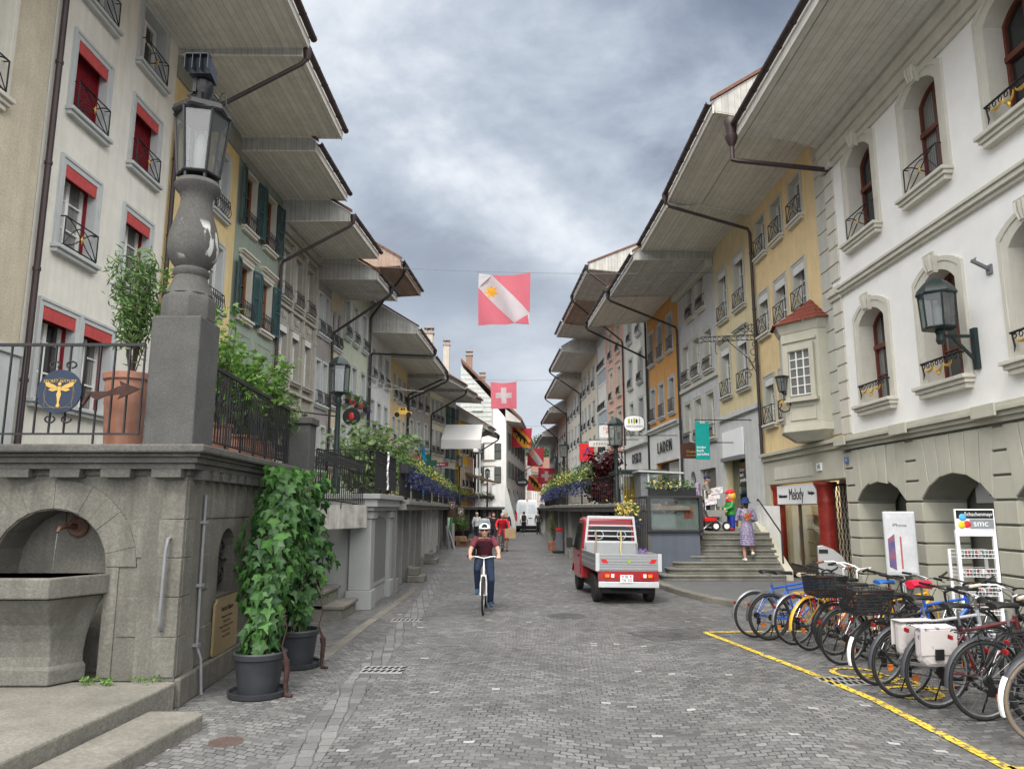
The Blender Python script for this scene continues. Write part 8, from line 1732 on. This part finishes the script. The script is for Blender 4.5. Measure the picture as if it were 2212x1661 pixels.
# ornate iron bracket
t=thing('iron_bracket','long ornate wrought iron sign bracket on the straw yellow house','bracket',(8,23.6,6.9)); m=MB()
for z in (.62,.46): m.bar((0,0,z),(-1.75,.35,z),.02,.025)
for i in range(11): 
    for s in (0,): x=-.15-i*.145; m.tube([(x+.055*math.cos(a),-x*-.2*0+.35*(-x/1.75),.54+.06*math.sin(a)) for a in [j*.7 for j in range(8)]],.009,4)
m.tube([(-1.75+.09*math.cos(a),.35,.5+.09*math.sin(a)) for a in [j*.6 for j in range(10)]],.014,5)
for k in range(5): m.tube([(-.05-.1*k+.12*math.cos(a),.03*k,.95-.2*abs(k-2)*.5+.12*math.sin(a)) for a in [j*.55+k for j in range(10)]],.012,4); m.tube([(-.06-.07*k+.1*math.cos(a),.02,.3-.25*k+.1*math.sin(a)) for a in [j*.6+k for j in range(9)]],.012,4)
m.tube([(0,0,1.1),(-.04,0,-.9)],.025,6); m.tube([(0,0,-.8),(-.25,.05,-.2),(-.9,.18,.45)],.014,5); m.tube([(-1.3,.26,.46),(-1.3,.26,.1),(-1.24,.26,.02)],.012,5); m.build('scrollwork',IRON,t,smooth=40)
# ------------------------------------------------------------------ shop signs
def hang(label,x,y,z,w,h,col,th=.05,rz=0,cat='sign',arm=None,name='shop_sign'):
    t=thing(name,label,cat,(x,y,z),rz); MB().box(-w/2,w/2,-th/2,th/2,-h/2,h/2).build('panel',col if not isinstance(col,tuple) else flat('sign'+str(col),col,.5),t)
    if arm: MB().tube([(-arm[0] if len(arm)>1 else -w/2,0,h/2+.06),(arm[0],0,h/2+.06)],.018,6).build('arm',IRON,t)
    return t
t=hang('tall teal banner sign with white lettering hanging from an iron arm',6.27,24.35,4.13,.46,1.25,(.0,.25,.23),.015,arm=(1.7,)); text('banner_text','kinder\nbuch\nparadies',.125,WHITE,t,(-.20,-.012,-.33),align='LEFT',ext=.002,sx=.95); text('banner_text','HA',.12,WHITE,t,(.02,-.012,.60),ext=.002)
t=hang('dark brown shop sign with gold writing below the teal banner',6.30,26.1,3.92,.75,.52,(.05,.02,.015),.04); text('sign_text','Chalet',.13,GOLD,t,(0,-.025,-.02),ext=.002); text('sign_text','Café und Süsses',.055,GOLD,t,(0,-.025,-.15),ext=.002); MB().tube([(-.3,0,.26),(.35,0,.3),(1.6,0,.3)],.018,5).build('arm',IRON,t)
t=thing('shop_sign','white oval shop sign with green vegetables above scrolled iron','sign',(5.55,33.5,5.75)); m=MB(); m.prism([(.46*math.copysign(abs(math.cos(a))**.7,math.cos(a)),.36*math.copysign(abs(math.sin(a))**.7,math.sin(a))) for a in [i*math.pi/20 for i in range(40)]],lambda u,v,y:(u,y,v),-.04,.04); m.build('panel',WHITE,t); text('sign_text','OEKOLADEN',.12,BLACK,t,(0,-.045,-.14),ext=.002,sx=.95,sp=1.15); LIME=flat('lime_green',(.36,.45,.03),.5)
for i,(x,c,w,h) in enumerate(((-.24,LIME,.05,.13),(-.11,BLACK,.025,.12),(0,LIME,.055,.14),(.11,BLACK,.045,.11),(.24,LIME,.03,.14))): MB().ball((x,-.045,.10),(w,.008,h),10,8).build('vegetable',c,t)
m=MB(); m.tube([(.46*math.copysign(abs(math.cos(a))**.7,math.cos(a)),-.035,.36*math.copysign(abs(math.sin(a))**.7,math.sin(a))) for a in [i*math.pi/20 for i in range(40)]],.014,4,closed=True); m.bar((-.5,0,-.55),(2.1,0,-.55),.025,.03)
for s in (-1,1):
    for r in (.09,.05): m.tube([(s*.28+r*math.cos(a),0,-.45+r*math.sin(a)) for a in [j*.7 for j in range(8)]],.012,4)
m.build('iron_scroll',IRON,t)
t=hang('white sign with red handwriting behind the lamp',4.95,38,5.85,.9,.62,(.66,.66,.64),.06,arm=(1.9,)); text('sign_text','Comili\nBar',.22,RED,t,(0,-.035,.06),ext=.002,shear=.3)
t=hang('narrow white sign reading akzente above the red maple',4.85,39.5,5.35,1.5,.32,(.58,.58,.55),.06,arm=(1.9,)); text('sign_text','akzente',.2,BLACK,t,(-.05,-.035,0),ext=.002,sp=1.5)
t=hang('square red shop sign with blue letter above the red maple',4.05,40.2,4.95,.8,.95,(.55,.02,.02),.06,arm=(1.5,)); m=MB(); m.bar((-.18,-.035,-.25),(.05,-.035,.25),.02,.06); m.bar((.05,-.035,.25),(.2,-.035,-.2),.02,.06); m.bar((-.22,-.035,-.1),(.15,-.035,-.15),.02,.04); m.build('letter',flat('sign_navy',(.02,.03,.2),.5),t)
t=hang('dark red sign with white capitals left of the blue parasol',-5.1,38,4.45,.8,.32,(.35,.012,.03),.06); text('sign_text','LÖWENHER',.14,WHITE,t,(.02,-.035,0),ext=.002,sx=.9); MB().tube([(-.4,0,.2),(-1.5,0,.2)],.02,5).build('arm',IRON,t)
t=hang('dark red sign with script lettering right of the green cross',-4.3,44,4.52,1.05,.22,(.16,.008,.025),.06); text('sign_text','Simply Sweet',.13,WHITE,t,(0,-.035,0),ext=.002,shear=.4,sx=.9); MB().tube([(-.5,0,.14),(-1.8,0,.14)],.02,5).build('arm',IRON,t)
t=thing('pharmacy_cross','dark green pharmacy cross sign on the left house fronts','sign',(-4.95,44,4.6)); MB().box(-.17,.17,-.08,.08,-.5,.5).box(-.5,-.171,-.08,.08,-.17,.17).box(.171,.5,-.08,.08,-.17,.17).build('cross',flat('cross_green',(.01,.07,.05),.4),t); MB().tube([(-.5,0,.25),(-1.5,0,.3)],.02,5).build('arm',IRON,t)
t=thing('shop_sign','golden vintage car shaped sign under a long scrolled arm','sign',(-5.35,36,6.6)); m=MB(); m.prism([(-.42,-.12),(-.4,.02),(-.22,.05),(-.16,.22),(.16,.22),(.22,.04),(.42,.0),(.46,-.12)],lambda u,v,y:(u,y,v),-.05,.05); m.build('car_body',GOLD,t)
for x in (-.28,.3): m=MB(); m.lathe([(.12,-.07),(.12,.07)],n=16); m.v=[(x+a,c,-.13+b) for a,b,c in m.v]; m.build('wheel',BLACK,t)
MB().box(-.1,.0,-.055,.055,.08,.19).box(.03,.12,-.055,.055,.08,.19).build('window',BLACK,t)
m=MB(); m.bar((-1.8,-.6,1.15),(1.0,0,1.02),.025,.03); m.bar((-1.8,-.6,1.75),(.2,-.1,1.08),.02,.02); m.tube([(0,0,1.05),(0,0,.22)],.008,4)
for x,r in ((-1.5,.2),(-.75,.13)): m.tube([(x+r*(1-j*.06)*math.cos(j*.6),-.5,1.3+r*(1-j*.06)*math.sin(j*.6)) for j in range(14)],.014,4)
m.build('iron_arm',flat('pale_iron',(.3,.3,.3),.5),t)
t=thing('shop_sign','black oval sign with white letters before the end of the street','sign',(1.02,74.5,4.55)); m=MB(); m.prism([(.62*math.cos(a),.42*math.sin(a)) for a in [i*math.pi/16 for i in range(32)]],lambda u,v,y:(u,y,v),-.05,.05); m.build('panel',BLACK,t); text('sign_text','KAFFEE',.24,WHITE,t,(0,-.055,.0),ext=.002); MB().tube([(-.6,0,.2),(-1.3,.1,.5)],.03,5).build('arm',IRON,t)
t=thing('shop_sign','round black lamp sign with red emblem behind the green street lamp','sign',(-5.45,25,5.0)); m=MB(); m.lathe([(.30,-.05),(.30,.05)],n=26); mm=Matrix.Rotation(R(90),4,'X'); m.v=[tuple(mm@Vector(p)) for p in m.v]; m.build('disc',BLACK,t); MB().ball((0,-.05,.02),(.09,.02,.13),10,8).build('emblem',RED,t); MB().tube([(-.4,0,0),(-2.0,0,.2)],.025,5).build('arm',IRON,t)
# parking signs
for i,(x,l,h) in enumerate(((-3.22,'tall brown parking sign with white shield, left one',1.95),(-2.78,'shorter brown parking sign with arrow, right one',1.6))):
    t=thing('parking_sign',l,'sign',(x,40.3+i*.5,.45)); MB().box(-.2,.2,-.04,.04,0,h).build('panel',flat('sign_brown',(.07,.045,.025),.5),t); text('sign_text','P',.26,WHITE,t,(0,-.045,h-.3),ext=.002); m=MB(); m.tube([(-.12,-.045,h-.12),(.12,-.045,h-.12),(.12,-.045,h-.35),(0,-.045,h-.48),(-.12,-.045,h-.35)],.01,4,closed=True); m.build('shield',WHITE,t)
    if i: m=MB(); m.bar((.12,-.045,.85),(-.08,-.045,.85),.02,.03); m.prism([(-.06,.91),(-.14,.85),(-.06,.79)],lambda u,v,y:(u,y,v),-.05,-.04); m.build('arrow',WHITE,t)
    MB().box(-.03,.03,-.02,.02,-.45,0).build('post',GREYPIPE,t)
# parasols and awnings
def parasol(label,x,y,z,h,c,w=.28):
    t=thing('closed_parasol',label,'parasol',(x,y,z)); m=MB(); n=12
    V=[]
    for zz,r in ((0.5,w),(.9,w*.8),(h*.6,w*.55),(h*.9,w*.2),(h,.02)):
        for j in range(n): a=2*math.pi*j/n; rr=r*(1 if j%2 else .62); V.append((rr*math.cos(a),rr*math.sin(a),zz))
    m.add(V,[(i*n+j,i*n+(j+1)%n,(i+1)*n+(j+1)%n,(i+1)*n+j) for i in range(4) for j in range(n)]+[tuple(range(n))]); m.build('canopy',flat('parasol'+str(c),c,.85),t,smooth=50); MB().tube([(0,0,0),(0,0,h+.08)],.025,6).build('pole',GREYPIPE,t)
parasol('closed bright blue parasol among the flower boxes of the left terrace',-4.72,39.6,2.1,3.25,(.0,.17,.30),.36); parasol('closed black parasol on the right terrace',2.75,46,2.0,3.2,(.012,.012,.014),.33); parasol('closed white parasol far left before the gabled house',-1.95,66,2.1,3.2,(.6,.6,.62),.33)
t=thing('awning','big white fabric awning over the left terrace','awning',(-3.75,48.5,5.8)); m=MB(); m.add([(-.9,0,.6),(1.7,0,.6),(1.7,3.5,2.0),(-.9,3.5,2.0),(-.9,-.02,.0),(1.7,-.02,.0),(1.5,1.2,-.7)],[(0,1,2,3),(4,5,1,0),(5,6,2,1)]); m.build('canopy',clothmat('awning_white',(.66,.66,.65),.35),t,norm=False); MB().tube([(1.6,.1,.5),(1.6,.1,-3.7)],.04,6).build('pole',GREYPIPE,t)
t=thing('awning','brown timber canopy over the far left shop','awning',(-2.9,58,4.1)); MB().hexa([(-1.0,-.2,.6),(.5,0,0),(1.8,7,0),(-.6,7,.7),(-1.0,-.2,.75),(.5,0,.12),(1.8,7,.12),(-.6,7,.85)]).build('canopy',flat('timber_brown',(.17,.11,.07),.85,var=.25),t)
# ------------------------------------------------------------------ things on the pavement at right
t=thing('advertising_stand','tall silver framed poster stand in front of the arcade','poster stand',(7.42,14.45,-.16),R(-22)); MB().box(-.28,.28,-.05,.05,.82,2.02).build('frame',ALU,t,bev=.02); MB().box(-.23,.23,-.056,-.05,.88,1.96).build('poster',flat('poster_grey',(.55,.56,.58),.3),t); m=MB(); m.hexa([(-.22,-.06,.98),(-.1,-.06,.92),(-.1,-.057,.92),(-.22,-.057,.98),(-.22,-.06,1.5),(-.1,-.06,1.6),(-.1,-.057,1.6),(-.22,-.057,1.5)]); m.build('phone_picture',photo([(.03,.05,.14),(.12,.08,.2),(.25,.08,.1)],'phone_photo',5),t); m=MB(); m.bar((.0,-.058,.95),(.0,-.058,1.55),.006,.03); m.build('red_stripe',flat('poster_red',(.4,.12,.12),.4),t); text('poster_text','iPhone',.09,BLACK,t,(0,-.058,1.76),ext=.001)
MB().tube([(0,0,.2),(0,0,.82)],.035,8).build('pole',ALU,t); MB().lathe([(.25,.165),(.25,.2),(.05,.23)],n=16).build('base',ALU,t)
t=thing('display_rack','white wire display rack with yarn sign on top','display rack',(6.9,11.25,.0),R(-8)); t.scale=(.95,.95,.93); m=MB()
for x in (-.27,.27): m.box(x-.025,x+.025,-.03,.03,0,1.72); m.box(x-.02,x+.02,.32,.36,0,1.4)
m.box(-.27,.27,-.03,.03,1.62,1.72); m.build('frame',WHITE,t,bev=.005); MB().box(-.29,.29,-.035,-.005,1.722,2.05).build('sign_board',WHITE,t); MB().box(-.27,.27,-.04,-.035,1.90,2.03).build('black_strip',BLACK,t); MB().box(-.08,.27,-.04,-.035,1.74,1.89).build('grey_strip',flat('strip_grey',(.22,.24,.26),.5),t); text('sign_text','Schachenmayr',.085,WHITE,t,(.06,-.042,1.965),ext=.001,sx=.85); text('sign_text','smc',.14,WHITE,t,(.08,-.042,1.82),ext=.001)
for x,z,c in ((-.18,1.92,(.08,.35,.65)),(-.20,1.80,(.75,.5,.02)),(-.12,1.81,(.6,.03,.04))): MB().ball((x,-.045,z),(.055,.012,.055),12,8).build('yarn_ball',flat('yarn'+str(c),c,.6),t)
for k in range(5):
    z=.12+k*.29; m=MB()
    for zz in (z,z+.06,z+.12): m.tube([(-.25,-.03,zz),(.25,-.03,zz),(.25,.36,zz),(-.25,.36,zz)],.005,4,closed=True)
    for i in range(11): m.tube([(-.25+i*.05,-.03,z),(-.25+i*.05,-.03,z+.12)],.003,3); m.tube([(-.25+i*.05,-.03,z),(-.25+i*.05,.36,z)],.003,3)
    m.build('wire_shelf',WHITE,t); m=MB()
    for i in range(9): m.mat(i%3).ball((-.2+i*.05,.15+random.uniform(-.08,.08),z+.06),(.045,.06,.05),7,5)
    m.build('yarn_stock',[flat('yarn_a',(.45,.44,.42),.9),flat('yarn_b',(.10,.18,.17),.9),flat('yarn_c',(.25,.06,.07),.9)],t)
t=thing('ticket_machine','curved stainless steel parking machine at the foot of the red pillar','parking machine',(7.25,17.2,.1),R(-20)); t.scale=(1,1,.63); m=MB(); c=[(0,0),(.0,1.55),(.12,1.58),(.34,1.44),(.52,1.2),(.6,.9),(.6,0)]; m.prism(c,lambda u,v,y:(u-.3,y,v),-.1,.1); m.build('body',mk('brushed_steel',(.42,.42,.41),.35,.08,2,metal=.7),t,bev=.01); MB().box(-.27,-.08,-.115,-.1,1.3,1.44).build('screen',BLACK,t)
t=thing('house_number_plate','small blue house number plate on the first arcade pier','sign',(7.93,17.62,3.05),R(-90)); MB().box(-.08,.08,-.015,.015,-.07,.07).build('plate',flat('enamel_blue',(.08,.16,.32),.3),t); text('number','12',.1,WHITE,t,(0,-.018,0),ext=.001)
# small things at the left kerb far away
random.seed(33)
for i,(x,y,l) in enumerate(((-2.95,37.2,'tall white and green rolled goods leaning outside the stone shop front'),(-2.8,39.2,'cluster of wooden crates outside the stone shop front'))):
    t=thing('goods_display',l,'shop goods',(x,y,0))
    for k in range(6):
        if i==0: MB().tube([(random.uniform(-.3,.3),random.uniform(-.3,.3),0),(random.uniform(-.3,.1),random.uniform(-.1,.3),random.uniform(.7,1.5))],random.uniform(.04,.09),8).build('roll',random.choice((WHITE,flat('roll_green',(.04,.25,.06),.7),flat('roll_grey',(.3,.28,.3),.7))),t)
        else: a=random.uniform(-.3,.2); b=random.uniform(-.4,.3); z=.0 if k<3 else .27; MB().box(a,a+.35,b,b+.3,z,z+.25).build('crate',flat('crate_wood',(.20,.12,.07),.85,var=.25),t,bev=.01)
t=thing('terracotta_pot','pair of small terracotta pots on the kerb by the parking signs','plant pot',(-2.45,39.8,0)); 
for x in (0,.35): MB().lathe([(.13,0),(.18,.28),(.2,.28),(.2,.34),(.17,.34)],(x,0,0),14).build('pot',TERRA,t,smooth=40)
t=thing('gas_bottle_trolley','dark bollard like cart with red top beside the boxed bamboo','cart',(2.1,33.4,0)); MB().box(-.16,.16,-.16,.16,.1,.95).build('body',flat('cart_grey',(.12,.13,.15),.5),t,bev=.03); MB().box(-.18,.18,-.18,.18,.95,1.08).build('lid',RED,t,bev=.02); MB().box(-.32,.25,-.2,.2,.03,.1).build('base',BLACK,t,bev=.02)
# vitrine on the right terrace
t=thing('glass_kiosk','glass kiosk with flat dark roof and yellow seats on the right terrace','kiosk',(3.4,22.8,2.0)); m=MB(); m.box(-.2,1.35,-.1,1.9,1.02,1.1); m.build('roof',LAMPM,t,bev=.02)
for x in (-.1,.6,1.25): MB().box(x-.03,x+.03,-.03,.03,0,1.02).build('post',flat('kiosk_wood',(.36,.34,.30),.6),t)
MB().box(-.08,1.23,-.006,.0,.05,1.0).build('glazing',SHOPG,t)
for x in (.15,.75): MB().box(x,x+.35,.6,.95,0,.55).box(x,x+.35,.95,1.0,0,.95).build('yellow_seat',flat('seat_yellow',(.6,.36,.03),.6),t,bev=.03)
t=thing('glass_cabinet','grey sided cabinet with sloped glass roof behind the display case','cabinet',(3.95,21.75,2.0)); MB().box(-.2,.0,0,1.1,0,.98).build('side',flat('cabinet_grey',(.15,.16,.17),.5),t,bev=.02); MB().hexa([(-.28,-.1,.98),(1.05,-.1,.92),(1.05,1.2,.92),(-.28,1.2,.98),(-.28,-.1,1.03),(1.05,-.1,.97),(1.05,1.2,.97),(-.28,1.2,1.03)]).build('lid',flat('cabinet_lid',(.4,.41,.4),.4),t); MB().box(.0,.93,-.01,0,0,.92).build('glazing',SHOPG,t)
for x in (.0,.92): MB().box(x,x+.05,-.02,.03,0,.92).build('post',ALU,t)
